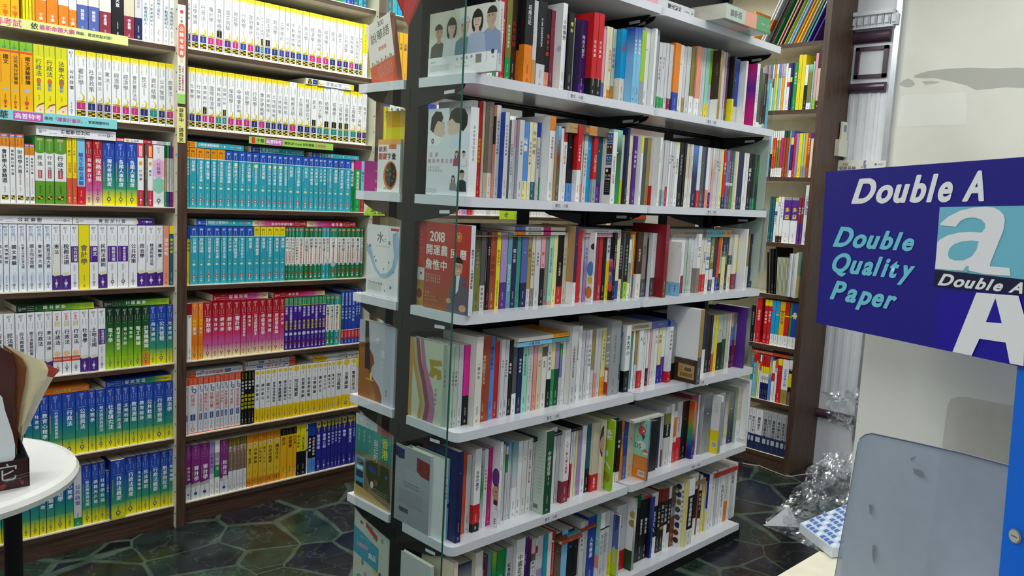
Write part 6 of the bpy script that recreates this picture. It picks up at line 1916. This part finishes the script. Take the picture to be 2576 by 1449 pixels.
m = MB(); a = onY(916, 508, Y - .05); b = onY(968, 543, Y - .05); m.box(a[0], b[0], Y - .05, Y - .049, b[2], a[2], 'bce03c', 'print'); F = Face(m, (a[0], Y - .05, a[2]), (1, 0, 0), (0, 0, -1), b[0] - a[0], a[2] - b[2]); F.htext('考官', .3, .95, .6, .5, '50641c'); m.poly([(a[0], Y - .0505, a[2]), (a[0], Y - .0505, b[2]), (a[0] + .03, Y - .0505, a[2])], 'f0f4d8')
tag(m.build('section_sign'), 'lime section sign hanging behind the glass under the vocabulary book', 'sign')
m = MB(); a = onY(918, 404, 2.2); b = onY(948, 482, 2.2); m.box(a[0], b[0], 2.2, 2.203, ZG[2], a[2], 'dc5cb8', 'print'); F = Face(m, (a[0], 2.2, a[2]), (1, 0, 0), (0, 0, -1), b[0] - a[0], a[2] - ZG[2]); [F.rect(.82, .98, t_, t_ + .03, 'w') for t_ in (.3, .62, .68, .9, .95)]; m.box(a[0], b[0], 2.0, 2.2, ZG[2], ZG[2] + .0012, 'dc5cb8', 'print')
tag(m.build('bookend'), 'pink card bookend at the far side of the rack', 'bookend')
for i, (x, c) in enumerate(((955, 'f0b41c'), (966, 'f0d41c'), (975, 'e8c820'), (984, 'e8e6dc'), (992, 'e4e0d8'), (1000, 'dcd8d0'))):
    X = onY(x, 300, 2.09)[0]; o, _ = make_book('exam_guide', .014, .24 - .008 * (i % 2), .13, 'gy.2y' if i < 3 else 'w.2lg', parse_title('法科實力攻略@' + ('dk' if i < 3 else 'mr') + '+.3-.8*.5')); o.location = (XC + .035 + i * .016, 1.9, ZG[2] + .001)
    tag(o, '%s exam guide, %s of six behind the vocabulary book' % ('yellow' if i < 3 else 'white', ordw(i + 1)), 'book', 'guides standing on the far side of the rack')
# ------------------------------------------------------------------ things on the far side bookcase
m = MB(); XQ = SPF - .002
def fz(x, y): p_ = onX(x, y, XQ); return p_[1], p_[2]
for i in range(9):
    y0, _ = fz(1840 + (555 + i * 16) / 4.83, 740); m = MB(); m.box(0, .0035, 0, .2, 0, .20 - .002 * (i % 3), 'd8dcc0' if i % 2 else 'c8ccb0', 'print'); o = m.build('workbook', loc=(XQ - .01, y0, ZF[4] + .0005), rot=(0, math.radians(-3), -math.pi / 2)); tag(o, 'thin pale workbook standing loosely beside the green covered one', 'booklet', 'pale workbooks on the far bookcase')
for i, c in enumerate(('2c3c70', 'e8eaec', '2c3c70', 'e8eaec')):
    y0, _ = fz(1840 + (700 + i * 22) / 4.83, 740); m = MB(); m.box(0, .008, 0, .2, 0, .225, 'e8eaec' if i % 2 else 'dfe3ea', 'print'); m.box(.002, .004, -.0004, 0, 0, .225, c, 'print'); o = m.build('workbook', loc=(XQ - .03, y0, ZF[4] + .0005), rot=(0, 0, -math.pi / 2)); tag(o, 'white workbook with a blue rule, standing beside the green covered one', 'booklet', 'white workbooks on the far bookcase')
ya_, _ = fz(1840 + 800 / 4.83, 740); m = MB(); w_ = .075
m.box(XQ - .05, XQ + .14, ya_ - .012, ya_, ZF[4], ZF[4] + .235, 'e4e6e0', 'pages')
F = Face(m, (XQ - .05, ya_ - .012, ZF[4] + .235), (1, 0, 0), (0, 0, -1), .19, .235); F.rect(0, 1, 0, .5, '8cb4a0', off=.0002); F.rect(0, 1, .5, 1, 'c8c490', off=.0002)
tag(m.build('exercise_pad'), 'pad with green and yellow cover jutting from the far bookcase', 'pad')
for i, (c, t_) in enumerate((('e8703c', 'rs'), ('2c2c34', 'k'), ('24242c', 'k'))):
    y0, _ = fz(1840 + 215 / 4.03, 900); o, _ = make_book('language_book', .018, .28, .18, {'rs': 'ro.8st', 'k': 'k'}[t_], parse_title('日語文法單字全攻略@w+.05-.7*.5')); o.matrix_world = Matrix.Translation((XQ + .01, y0 - .265, ZF[6] + .2455 + i * .0195)) @ Matrix.Rotation(-math.pi / 2, 4, 'Z') @ Matrix.Rotation(-math.pi / 2, 4, 'Y')
    tag(o, ['vermilion language book lying at the bottom of the flat three', 'black language book lying in the middle of the flat three', 'black language book lying on top of the flat three'][i], 'book')
# hotel book cover: big purple book at the end of the leaning magazines
m = MB(); S = Face(m, (0, .17, .27), (0, -1, 0), (0, 0, -1), .17, .27); S.rect(0, 1, 0, 1, '4c4290', off=0); S.htext('HOTEL', .1, .75, .68, .09, 'c8b878', False); S.pg([(.3, .3), (.6, .2), (.7, .5), (.4, .6)], '3c3c34'); S.pg([(.45, .12), (.7, .1), (.66, .26), (.46, .28)], 'a8a498'); S.pg([(.15, .5), (.3, .45), (.32, .56), (.18, .6)], 'c8602c'); S.pg([(.7, .4), (.9, .38), (.9, .58), (.72, .56)], '8c3430'); S.pg([(.1, .8), (.5, .74), (.9, .84), (.8, .95), (.3, .92)], '2c2c30'); m.box(.0003, .006, 0, .17, 0, .27, '4c4290')
y0 = onX(1860 + 800 / 4.5275, 100, XQ - .01)[1]; o = m.build('picture_book'); o.matrix_world = Matrix.Translation((XQ - .005, y0 - .012, ZF[0] + .001)) @ Matrix.Rotation(math.radians(-62), 4, 'Z') @ Matrix.Rotation(math.radians(22), 4, 'Y')
tag(o, 'purple picture book reading HOTEL leaning at the end of the slanted books', 'book')
# remote control in its wall holder
yr = onW(2096, 390)[0]; rc = empty('remote_control', (XW - .03, 1.87, onW(2105, 390)[1]), 'ivory remote control in a holder on the bookcase side', 'remote control')
YS = 1.853
def onS(x, y): return onY(x, y, YS)
a = onS(2098, 392); b = onS(2122, 308)
m = MB(); m.box(a[0] + .03, b[0] + .02, YS - .016, YS - .006, a[2] + .02, b[2], 'w', 'ivory'); m.box(a[0] + .05, b[0] + .008, YS - .0168, YS - .016, b[2] - .05, b[2] - .015, '8a94a0', 'matte'); child(m, 'handset', rc)
m = MB(); m.box(a[0], b[0] + .026, YS - .022, YS, a[2], a[2] + .085, 'w', 'ivory'); child(m, 'holder', rc)
# calendar-like GEPT sheet
a = onX(2108, 403, XW - .055); b = onX(2222, 470, XW - .055); m = MB(); m.box(XW - .055, XW - .053, b[1], a[1], b[2] - .02, a[2], 'e8e8d8', 'print'); F = Face(m, (XW - .055, a[1], a[2]), (0, -1, 0), (0, 0, -1), a[1] - b[1], a[2] - b[2] + .02)
F.htext('2018', .05, .28, .14, .09, 'd8703c'); F.htext('全民英檢', .04, .40, .27, .13, '4c4478'); F.disc(.62, .1, .018, .03, '8c80b8', 12, 90, 270); F.disc(.65, .12, .015, .03, 'e8e8d8', 12); [F.rect(.5 + i * .03, .52 + i * .03, .2 - .02 * i, .26, '8c80b8') for i in range(4)]; F.disc(.80, .13, .006, col='6c6498'); F.htext('GEPT', .83, .97, .13, .06, '8c84b0')
m.box(XW - .053, XW, b[1] + .05, a[1] - .05, a[2] - .06, a[2] - .02, 'w', 'trimw')
tag(m.build('wall_calendar'), 'cream 2018 sheet reading 全民英檢 fixed on the pilaster', 'poster')
# pink cable on the floor
def tube(name, pts, r, mat, label, cat, n=8):
    m = MB(); P = [Vector(q) for q in pts]; rings = []
    for i, q in enumerate(P):
        d = (P[min(i + 1, len(P) - 1)] - P[max(i - 1, 0)]).normalized(); u = d.cross(Vector((0, 0, 1))); u = u.normalized() if u.length > 1e-4 else Vector((1, 0, 0)); v = d.cross(u); rings.append([q + (u * math.cos(2 * math.pi * k / n) + v * math.sin(2 * math.pi * k / n)) * r for k in range(n)])
    for i in range(len(P) - 1):
        for k in range(n): m.poly([rings[i][k], rings[i][(k + 1) % n], rings[i + 1][(k + 1) % n], rings[i + 1][k]], 'w', mat)
    o = m.build(name, smooth=True); return tag(o, label, cat) if label else o
cp = [onZ(x, y, FLOOR + .004) for x, y in ((1868, 1165), (1885, 1169), (1910, 1172), (1945, 1186), (1975, 1197), (1990, 1199), (2010, 1195), (2035, 1192), (2052, 1192))]
tube('cable', cp, .003, 'cable', 'thin pink cable along the foot of the far bookcase', 'cable')
# ------------------------------------------------------------------ round table with a display box
tx, ty, tz, tr = .268, 1.965, -.635, .285
tb = empty('round_table', (tx, ty, FLOOR), 'round glossy white table top on a dark leg beside the wall bookcase', 'table')
m = MB(); prof = [(0, 0), (tr - .02, 0), (tr - .006, -.004), (tr, -.014), (tr - .003, -.026), (tr - .02, -.034), (0, -.036)]; N_ = 64
for i in range(N_):
    a0, a1 = 2 * math.pi * i / N_, 2 * math.pi * (i + 1) / N_
    for (r0, z0), (r1, z1) in zip(prof, prof[1:]):
        q = [(tx + r0 * math.cos(a0), ty + r0 * math.sin(a0), tz + z0), (tx + r1 * math.cos(a0), ty + r1 * math.sin(a0), tz + z1), (tx + r1 * math.cos(a1), ty + r1 * math.sin(a1), tz + z1), (tx + r0 * math.cos(a1), ty + r0 * math.sin(a1), tz + z0)]
        if r0 == 0: q = [q[0], q[1], q[2]]
        elif r1 == 0: q = [q[0], q[1], q[3]]
        m.poly(q, 'w', 'table')
child(m, 'table_top', tb)
lg_ = onY(34, 1400, 1.98)
for i, (x, y) in enumerate(((lg_[0], 1.98), (.12, 2.06), (.14, 1.80))):
    o = tube('leg', [(x, y, FLOOR), (x, y, tz - .03)], .0185, 'black', None, None, 16); o.parent = tb; o.matrix_parent_inverse = Matrix.Translation(-Vector(tb.location))
zt = tz
bx = onZ(75, 1222, zt); X1 = bx[0] - .0; Yf = bx[1]
db_ = empty('display_box', (X1 - .1, Yf + .05, zt), 'black and red cardboard display box reading 用它 on the round table', 'display box')
bk = onZ(79, 1150, zt)
m = MB(); hF = zAt(X1, Yf, 1152) - zt; W_b = .24; Db = .14; hS = zAt(X1, Yf + Db, 1060) - zt
def slab(m, pts, off, col, mat='print'):
    a = [np.array(q, float) for q in pts]; o_ = np.array(off); m.poly(a, col, mat); m.poly([q + o_ for q in a][::-1], col, mat)
    for i in range(len(a)): j = (i + 1) % len(a); m.poly([a[j], a[i], a[i] + o_, a[j] + o_], col, mat)
slab(m, [(X1 - W_b, Yf, zt + .0005), (X1, Yf, zt + .0005), (X1, Yf, zt + hF), (X1 - W_b, Yf, zt + hF)], (0, .002, 0), '321618')
F = Face(m, (X1 - W_b, Yf, zt + hF), (1, 0, 0), (0, 0, -1), W_b, hF); 
for i in range(26): u = random.uniform(.02, .95); v = random.betavariate(3, 1.4) * .9; q = random.uniform(.02, .06); F.pg([(u, v), (u + q * .6, v - .06), (u + q, v + .02), (u + q * .7, v + .1), (u + q * .2, v + .08)], random.choice(['6c2420', '84302a', '4c1c1c', '2a1416']))
F.htext('用它', .60, .92, .38, .52, 'b4c0c0', False); F.pg([(.8, .62), (1, .5), (1, .51), (.8, .64)], '8c8480'); F.pg([(.82, .7), (1, .6), (1, .61), (.82, .72)], '8c8480')
child(m, 'front_panel', db_)
m = MB(); slab(m, [(X1, Yf, zt + .0005), (X1, Yf + Db, zt + .0005), (X1, Yf + Db, zt + hS), (X1, Yf + Db - .02, zt + hS), (X1, Yf, zt + hF)], (-.002, 0, 0), '242028'); child(m, 'side_panel', db_)
m = MB(); slab(m, [(X1 - W_b, Yf, zt + .0005), (X1 - W_b, Yf + Db, zt + .0005), (X1 - W_b, Yf + Db, zt + hS), (X1 - W_b, Yf, zt + hF)], (.002, 0, 0), '242028'); child(m, 'side_panel', db_)
m = MB(); slab(m, [(X1 - W_b, Yf + Db, zt + .0005), (X1, Yf + Db, zt + .0005), (X1, Yf + Db, zt + hS), (X1 - W_b, Yf + Db, zt + hS)], (0, .002, 0), '1c1a20'); child(m, 'back_panel', db_)
# curled paperbacks in the box
def curled(name, pts, y0, y1, th, col, label, pages=True, edge=None):
    """a leaf or book block whose profile in the X-Z plane follows pts, from y0 to y1"""
    m = MB(); P = [np.array(q, float) for q in pts]; n = len(P); out = []
    for i in range(n):
        d = P[min(i + 1, n - 1)] - P[max(i - 1, 0)]; d /= np.linalg.norm(d); out.append(P[i] + np.array([-d[1], d[0]]) * th)
    for i in range(n - 1):
        for (A, B_, c, mt) in ((P[i], P[i + 1], col, 'print'), (out[i + 1], out[i], edge or col, 'print')): m.poly([(A[0], y0, A[1]), (A[0], y1, A[1]), (B_[0], y1, B_[1]), (B_[0], y0, B_[1])], c, mt)
        for y in (y0, y1): m.poly([(P[i][0], y, P[i][1]), (P[i + 1][0], y, P[i + 1][1]), (out[i + 1][0], y, out[i + 1][1]), (out[i][0], y, out[i][1])], 'cr' if pages else col, 'pages' if pages else 'print')
    m.poly([(P[-1][0], y0, P[-1][1]), (P[-1][0], y1, P[-1][1]), (out[-1][0], y1, out[-1][1]), (out[-1][0], y0, out[-1][1])], 'cr', 'pages'); m.poly([(P[0][0], y0, P[0][1]), (P[0][0], y1, P[0][1]), (out[0][0], y1, out[0][1]), (out[0][0], y0, out[0][1])], 'cr', 'pages')
    return tag(m.build(name, smooth=False), label, 'book')
def at2(x, y, Y): p_ = onY(x, y, Y); return (p_[0], p_[2])
y_a, y_b = Yf + .030, Yf + .125
def prof_(px, Y): return [at2(x, y, Y) for x, y in px]
# leaf with red edge, curling over towards the right
Yc = Yf + .06
def leafbook(name, px, Y, dy, col, th, label, edge=None):
    pts = prof_(px, Y); pts[0] = (pts[0][0], max(pts[0][1], zt + .004)); return curled(name, pts, Y, Y + dy, th, col, label, True, edge)
def leaf(name, spine, outer, Ys, Yo, bulge, colf, label, th=.0014, nu=12, cat='book', band=None):
    """a bent cover or page: ruled between the upright spine line and the outer edge, bowing in depth"""
    m = MB(); n = len(outer); g = []; g2 = []
    for i in range(n):
        t = i / (n - 1); sx, sy = spine[0][0] + (spine[1][0] - spine[0][0]) * t, spine[0][1] + (spine[1][1] - spine[0][1]) * t; r_ = []
        for j in range(nu + 1):
            u = j / nu; x = sx + (outer[i][0] - sx) * u; y = sy + (outer[i][1] - sy) * u; r_.append(np.array(onY(x, y, Ys + (Yo - Ys) * u - bulge * math.sin(math.pi * u) * (1 - t * .8))))
        for q_ in r_: q_[2] = max(q_[2], zt + .003)
        g.append(r_); g2.append([q_ + np.array([.0, th, 0]) for q_ in r_])
    for i in range(n - 1):
        for j in range(nu):
            c = band if band and i == 0 and j > nu * .5 else colf
            m.poly([g[i][j], g[i][j + 1], g[i + 1][j + 1], g[i + 1][j]][::-1], c); m.poly([g2[i][j], g2[i][j + 1], g2[i + 1][j + 1], g2[i + 1][j]], c)
    for j in range(nu):
        for i in (0, n - 1): m.poly([g[i][j], g[i][j + 1], g2[i][j + 1], g2[i][j]], 'f0e8cc')
    for i in range(n - 1): m.poly([g[i][nu], g[i + 1][nu], g2[i + 1][nu], g2[i][nu]], 'efe6c8')
    return tag(m.build(name, smooth=False), label, cat)
leaf('book_cover', [(14, 868), (48, 1145)], [(151, 931), (134, 950), (112, 990), (88, 1040), (60, 1095), (50, 1145)], Yf + .112, Yf + .10, .0, 'dcd6c8', 'white page edge with red corner at the back of the display box', band='b0463e')
leaf('paperback_book', [(14, 868), (46, 1145)], [(114, 912), (122, 930), (116, 955), (84, 1000), (62, 1060), (48, 1145)], Yf + .100, Yf + .082, .02, 'ece0b4', 'open paperback with cream pages curling out of the display box', th=.003)
leaf('paperback_book', [(8, 867), (42, 1145)], [(56, 902), (67, 925), (63, 965), (52, 1020), (46, 1080), (42, 1145)], Yf + .080, Yf + .066, .01, '7e4a26', 'brown covered paperback bending open in the display box', th=.003)
leaf('booklet', [(-20, 862), (-10, 1145)], [(30, 888), (40, 930), (36, 990), (34, 1040), (34, 1090), (34, 1145)], Yf + .060, Yf + .050, .0, '4c2620', 'dark maroon booklet standing in the display box', th=.006)
m = MB()
pts = [(-30, 1165), (28, 1165), (38, 1150), (38, 1120), (32, 1090), (22, 1060), (12, 1030), (6, 1000), (-30, 960)]
q = [at2(x, y, Yf + .006) for x, y in pts]; q = [(a_, max(b_, zt + .003)) for a_, b_ in q]
m.prism(q, Yf + .006, Yf + .018, 1, 'e6eaec', 'print'); tag(m.build('white_booklet'), 'white booklet with folded corner at the front of the display box', 'booklet')
# ------------------------------------------------------------------ right: table with bagged stationery
tzr = -.655
P = [onZ(x, y, tzr) for x, y in ((2062, 1386), (1925, 1475))]
c0 = P[0]; 
ct = empty('counter_table', (1.45, .35, FLOOR), 'cream table top behind the acrylic holder', 'table')
m = MB(); far_ = onZ(2062, 1386, tzr); nr = onZ(1950, 1452, tzr); dirn = (nr - far_) / np.linalg.norm(nr - far_); per = np.array([dirn[1], -dirn[0], 0]) 
if per[1] > 0: per = -per
Q = [far_, far_ + dirn * .7, far_ + dirn * .7 + per * .6, far_ + per * .6]
m.prism([(q_[0], q_[1]) for q_ in Q], tzr - .02, tzr, 2, 'w', 'lam'); child(m, 'table_top', ct)
for q_ in ((Q[0] + dirn * .03 + per * .05), (Q[1] - dirn * .03 + per * .05), (Q[2] - dirn * .03 - per * .03), (Q[3] + dirn * .03 - per * .03)):
    m = MB(); m.box(q_[0] - .015, q_[0] + .015, q_[1] - .015, q_[1] + .015, FLOOR, tzr - .02, 'w', 'lam'); child(m, 'leg', ct)
# bagged packs on the table
def packpts(px, z): return [onZ(x, y, z) for x, y in px]
bz = tzr + .002
pk_ = packpts([(2010, 1338), (2092, 1403), (2200, 1390), (2190, 1270), (2125, 1290)], bz)
bl = empty('bagged_notebooks', tuple(pk_[0]), 'blue patterned notebooks in a clear bag on the cream table', 'bagged notebooks')
m = MB(); th = .018
m.prism([(q_[0], q_[1]) for q_ in pk_], bz, bz + th, 2, 'dfe8ec', 'print')
top = [(q_[0], q_[1], bz + th + .0004) for q_ in pk_]; m.poly(top, 'c8d8ec', 'print')
A0, A1, A3 = np.array(top[0]), np.array(top[1]), np.array(top[4])
for i in range(9):
    for j in range(7):
        c_ = A0 + (A1 - A0) * (i + .5) / 9 * 1.0 + (A3 - A0) * (j + .5) / 7; e1 = (A1 - A0) / 9 * .42; e2 = (A3 - A0) / 7 * .36
        m.poly([c_ - e1 - e2 * .6, c_ + e1 - e2, c_ + e1 * .8 + e2, c_ - e1 * .8 + e2 * .8] + np.array([0, 0, .0003]), '4c70b8' if (i + j) % 4 else 'e8eef6', 'print')
child(m, 'notebook_stack', bl)
def crumple(name, px, z0, z1f, par, seed, mat='foil', amp=.008, nu=26, nv=26):
    rnd = random.Random(seed); A, B, C_, D = [np.array(onY(x, y, Y)) for x, y, Y in px]; m = MB(); g = []
    ph = [rnd.uniform(0, 6.28) for _ in range(8)]
    for i in range(nu + 1):
        r_ = []
        for j in range(nv + 1):
            u, v = i / nu, j / nv; p_ = A * (1 - u) * (1 - v) + B * u * (1 - v) + C_ * u * v + D * (1 - u) * v
            n_ = np.cross(B - A, D - A); n_ /= np.linalg.norm(n_); e = math.sin(u * 9 + ph[0] + 3 * v) * math.sin(v * 7 + ph[1]) + .6 * math.sin(u * 23 + v * 11 + ph[2]) + rnd.uniform(-.35, .35)
            edge = amp * .8 * (math.sin(v * 19 + ph[3]) if i in (0, nu) else 0); p_ = p_ + n_ * amp * e + (B - A) / np.linalg.norm(B - A) * edge; r_.append(p_)
        g.append(r_)
    for i in range(nu):
        for j in range(nv): m.poly([g[i][j], g[i + 1][j], g[i + 1][j + 1], g[i][j + 1]], 'w', mat)
    o_ = child(m, name, par, smooth=True)
    return o_
crumple('clear_bag', [(1962, 1285, .80), (2140, 1330, .70), (2160, 1135, .72), (2068, 1140, .78)], 0, 0, bl, 3)
o = empty('clear_bag', tuple(onY(1930, 1320, .78)), 'crinkled clear plastic bag with a white corner on the cream table', 'plastic bag')
crumple('bag_film', [(1918, 1320, .82), (2092, 1402, .70), (2140, 1310, .70), (1960, 1272, .80)], 0, 0, o, 5, 'foil', .004, 16, 16)
m = MB(); t3 = [onY(1922, 1322, .805), onY(2012, 1326, .77), onY(1985, 1272, .79)]; m.poly(t3, 'f0f2f4', 'print'); m.poly([q_ + np.array([0, .002, -.001]) for q_ in t3], 'e0e2e4', 'print'); child(m, 'white_corner', o)
o = empty('hanging_bag', tuple(onY(2100, 1000, .75)), 'crumpled clear plastic bag hanging above the bagged notebooks', 'plastic bag')
crumple('bag_film', [(2078, 1062, .76), (2175, 1090, .70), (2175, 975, .70), (2082, 988, .76)], 0, 0, o, 9, 'foil', .007, 18, 18)
# ------------------------------------------------------------------ right: board, sign, holder, blue stand
XB = 1.36
yE = onX(2162, 1000, XB)[1]
# cream divider board whose edge hides the bags; the sign stands before it
zt_ = onX(2200, 868, XB)[2]
def camP(x, y, zc): return RR @ np.array([(x - PP[0]) / FP * zc, (y - PP[1]) / FP * zc, zc])
z2 = .90
TL, BL, TR, BR = camP(2078, 432, z2 * 1.38), camP(2053, 812, z2 * 1.38), camP(2576, 395, z2), camP(2562, 921, z2)
n_ = np.cross(TR - TL, BL - TL); n_ /= np.linalg.norm(n_)
U3 = (TR - TL); U3[2] = 0; U3 /= np.linalg.norm(U3); D3 = np.array([0, 0, -1.0]); N3 = np.cross(U3, -D3)
if N3 @ TL > 0: N3 = -N3
O3 = TL.copy()
def onPl(x, y, off=0.0):
    d = ray(x, y); return d * (((O3 + N3 * off) @ N3) / (d @ N3))
class Free:
    """drawing on the sign's plane straight from measured outlines"""
    pass
ds = empty('paper_display_stand', (*((TR + BR) / 2)[:2], FLOOR), 'blue Double A paper display stand with sign and acrylic holder', 'display stand')
def plate(name, px, off, thick, col, mat, par):
    m = MB(); P_ = [onPl(x, y, off) for x, y in px]; slab(m, P_, -N3 * thick, col, mat); return m
sg = [(2078, 432), (2600, 393), (2588, 927), (2562, 921), (2053, 812)]
m = plate('sign', sg, .002, .002, '181488', 'print', ds); kk = [0]
def spg(px, col):
    kk[0] += 1; P_ = [onPl(x, y, .0022 + .00012 * kk[0]) for x, y in px]
    if np.cross(P_[1] - P_[0], P_[2] - P_[1]) @ N3 < 0: P_ = P_[::-1]
    m.poly(P_, col, 'print')
spg([(2358, 738), (2590, 752), (2590, 927), (2562, 921), (2350, 875)], '1c0c9c')
spg([(2364, 521), (2600, 517), (2600, 706), (2352, 678)], '74c0d4')
def stext(txt, quad, col, it=True, bold=True, wx=1.0):
    """lay letters into the picture quad TL, TR, BR, BL"""
    kk[0] += 1; q0, q1, q2, q3 = [np.array(a_, float) for a_ in quad]; gs = [(glyph(c, bold, it)) for c in txt]
    adv = [(.32 if c == ' ' else g_[3] + .07) for c, g_ in zip(txt, gs)]; tot = sum(adv) - .07; x = 0
    for c, g_, ad in zip(txt, gs, adv):
        if c != ' ':
            v = g_[0]; u_ = (x + v[:, 0] - g_[2]) / tot; w_ = 1 - v[:, 1] / .70
            pts = [q0 * (1 - a_) * (1 - b_) + q1 * a_ * (1 - b_) + q2 * a_ * b_ + q3 * (1 - a_) * b_ for a_, b_ in zip(u_, w_)]
            
            for jj, (sx_, sy_) in enumerate(((0, 0), (-1, 0), (1, 0), (0, 1), (0, -1))):
                hq = abs(q3[1] - q0[1]) * .028; P_ = np.array([onPl(p_[0] + sx_ * hq, p_[1] + sy_ * hq * .6, .0022 + .00012 * kk[0] + .00002 * jj) for p_ in pts]); m.mesh(P_, g_[1], col, 'print')
        x += ad
_sv = dict(_G); _G.clear()
_oldglyph = glyph
def glyph(ch, bold=True, it=False):
    key = (ch, bold, it)
    if key not in _G:
        c = bpy.data.curves.new('g', 'FONT'); c.body = ch; c.size = 1; c.resolution_u = 8; c.offset = .022 if bold else 0; c.shear = .26 if it else 0
        o_ = bpy.data.objects.new('g', c); COL.objects.link(o_); me = bpy.data.meshes.new_from_object(o_.evaluated_get(bpy.context.evaluated_depsgraph_get()))
        v = np.zeros(len(me.vertices) * 3); me.vertices.foreach_get('co', v); v = v.reshape(-1, 3)[:, :2]; f = [tuple(p_.vertices) for p_ in me.polygons]
        _G[key] = (v, f, v[:, 0].min() if len(v) else 0, (v[:, 0].max() - v[:, 0].min()) if len(v) else .3); bpy.data.objects.remove(o_)
    return _G[key]
stext('Double A', [(2150, 452), (2478, 430), (2474, 503), (2143, 510)], 'f2f4f4')
stext('Double', [(2106, 570), (2302, 588), (2296, 630), (2096, 618)], '74cede')
stext('Quality', [(2100, 636), (2304, 655), (2296, 702), (2092, 682)], '74cede')
stext('Paper', [(2096, 705), (2260, 732), (2250, 778), (2088, 750)], '74cede')
# the large letter a, cropped by its square
spg([(2366, 562), (2385, 545), (2415, 530), (2450, 522), (2480, 520), (2500, 522), (2516, 530), (2526, 542), (2528, 556), (2524, 580), (2492, 660), (2490, 670), (2540, 674), (2542, 694), (2478, 690), (2434, 680), (2420, 681), (2428, 682), (2352, 676), (2358, 610), (2364, 603), (2384, 592), (2412, 585), (2440, 583), (2470, 585), (2478, 574), (2478, 562), (2468, 552), (2450, 547), (2430, 549), (2416, 556), (2405, 570), (2366, 567)], 'eef0f0')
spg([(2384, 640), (2388, 625), (2400, 614), (2420, 607), (2445, 605), (2462, 607), (2456, 628), (2444, 645), (2424, 655), (2402, 655), (2388, 650)], '74c0d4')
spg([(2420, 683), (2432, 668), (2437, 670), (2434, 686)], '74c0d4')
spg([(2352, 678), (2600, 706), (2600, 744), (2348, 719)], '10143c')
stext('Double A', [(2366, 688), (2578, 712), (2571, 738), (2359, 716)], 'eef0ee')
spg([(2456, 736), (2562, 744), (2578, 800), (2575, 921), (2540, 914), (2530, 862), (2464, 852), (2444, 895), (2396, 885)], 'eef0f0')
spg([(2504, 750), (2520, 813), (2480, 810)], '1c0c9c')
o = child(m, 'sign', ds)
# acrylic leaflet holder
hp_ = [(2157, 1118), (2163, 1103), (2175, 1093), (2192, 1089), (2300, 1112), (2420, 1139), (2536, 1170), (2600, 1182), (2600, 1500), (2090, 1500)]
m = plate('h', hp_, -.012, .003, 'w', 'acrylic', ds); 
pe = [onPl(x, y, -.0085) for x, y in hp_]
for i in range(8):
    a_, b_ = pe[i], pe[i + 1]; m.poly([a_, b_, b_ + np.array([0, 0, -.002]), a_ + np.array([0, 0, -.002])], '5c6078', 'print')
a_, b_ = pe[0], pe[-1]; m.poly([a_, b_, b_ + U3 * .0015, a_ + U3 * .0015], '70707c', 'print')
for pts_ in ([(2195, 1370), (2202, 1372), (2200, 1420), (2194, 1400)], [(2296, 1178), (2318, 1184), (2326, 1200), (2300, 1192)], [(2290, 1152), (2306, 1148), (2292, 1160)], [(2186, 1268), (2194, 1270), (2192, 1296), (2187, 1290)]): m.poly([onPl(x, y, -.0084) for x, y in pts_], '7c808c', 'print')
child(m, 'leaflet_holder', ds)
m = plate('h', [(2384, 1018), (2392, 1004), (2410, 998), (2430, 999), (2600, 1030), (2600, 1500), (2318, 1500)], -.10, .003, 'w', 'acrylic2', ds); child(m, 'inner_holder', ds)
# blue upright
m = plate('h', [(2571, 790), (2640, 790), (2640, 1520), (2506, 1520)], -.004, .03, 'w', 'blue', ds); child(m, 'upright', ds)
c_ = onPl(2553, 1349, -.0025); m = MB()
for r_, o_, c in ((.0085, 0, '8c8c84'), (.007, .001, 'b8b8ac')): m.poly([c_ + N3 * o_ + U3 * r_ * math.cos(t) + np.array([0, 0, 1]) * r_ * math.sin(t) for t in np.linspace(0, 6.283, 17)[:-1]], c, 'print')
m.poly([c_ + N3 * .0013 + U3 * a_ + np.array([0, 0, b_]) for a_, b_ in ((-.004, -.0005), (.004, -.0005), (.004, .0005), (-.004, .0005))], '50504c', 'print'); child(m, 'screw', ds)
# cream board behind the holder
m = MB(); Pb = [onPl(x, y, -.14) for x, y in ((2168, 925), (2660, 925), (2660, 1560), (2100, 1560))]
edge0 = onPl(2165, 960, -.14); up_ = np.array([0, 0, 1.0])
tl = edge0 + up_ * (onPl(2168, 795, -.14)[2] - edge0[2]); E_ = [tl, tl + U3 * .75, tl + U3 * .75 - up_ * 1.0, tl - up_ * 1.0]
E_ = [np.array([q_[0], q_[1], max(q_[2], tzr + .001)]) for q_ in E_]
m2 = MB(); slab(m2, E_, -N3 * .012, 'w', 'board'); tag(m2.build('divider_board'), 'cream divider board behind the acrylic leaflet holder', 'divider')
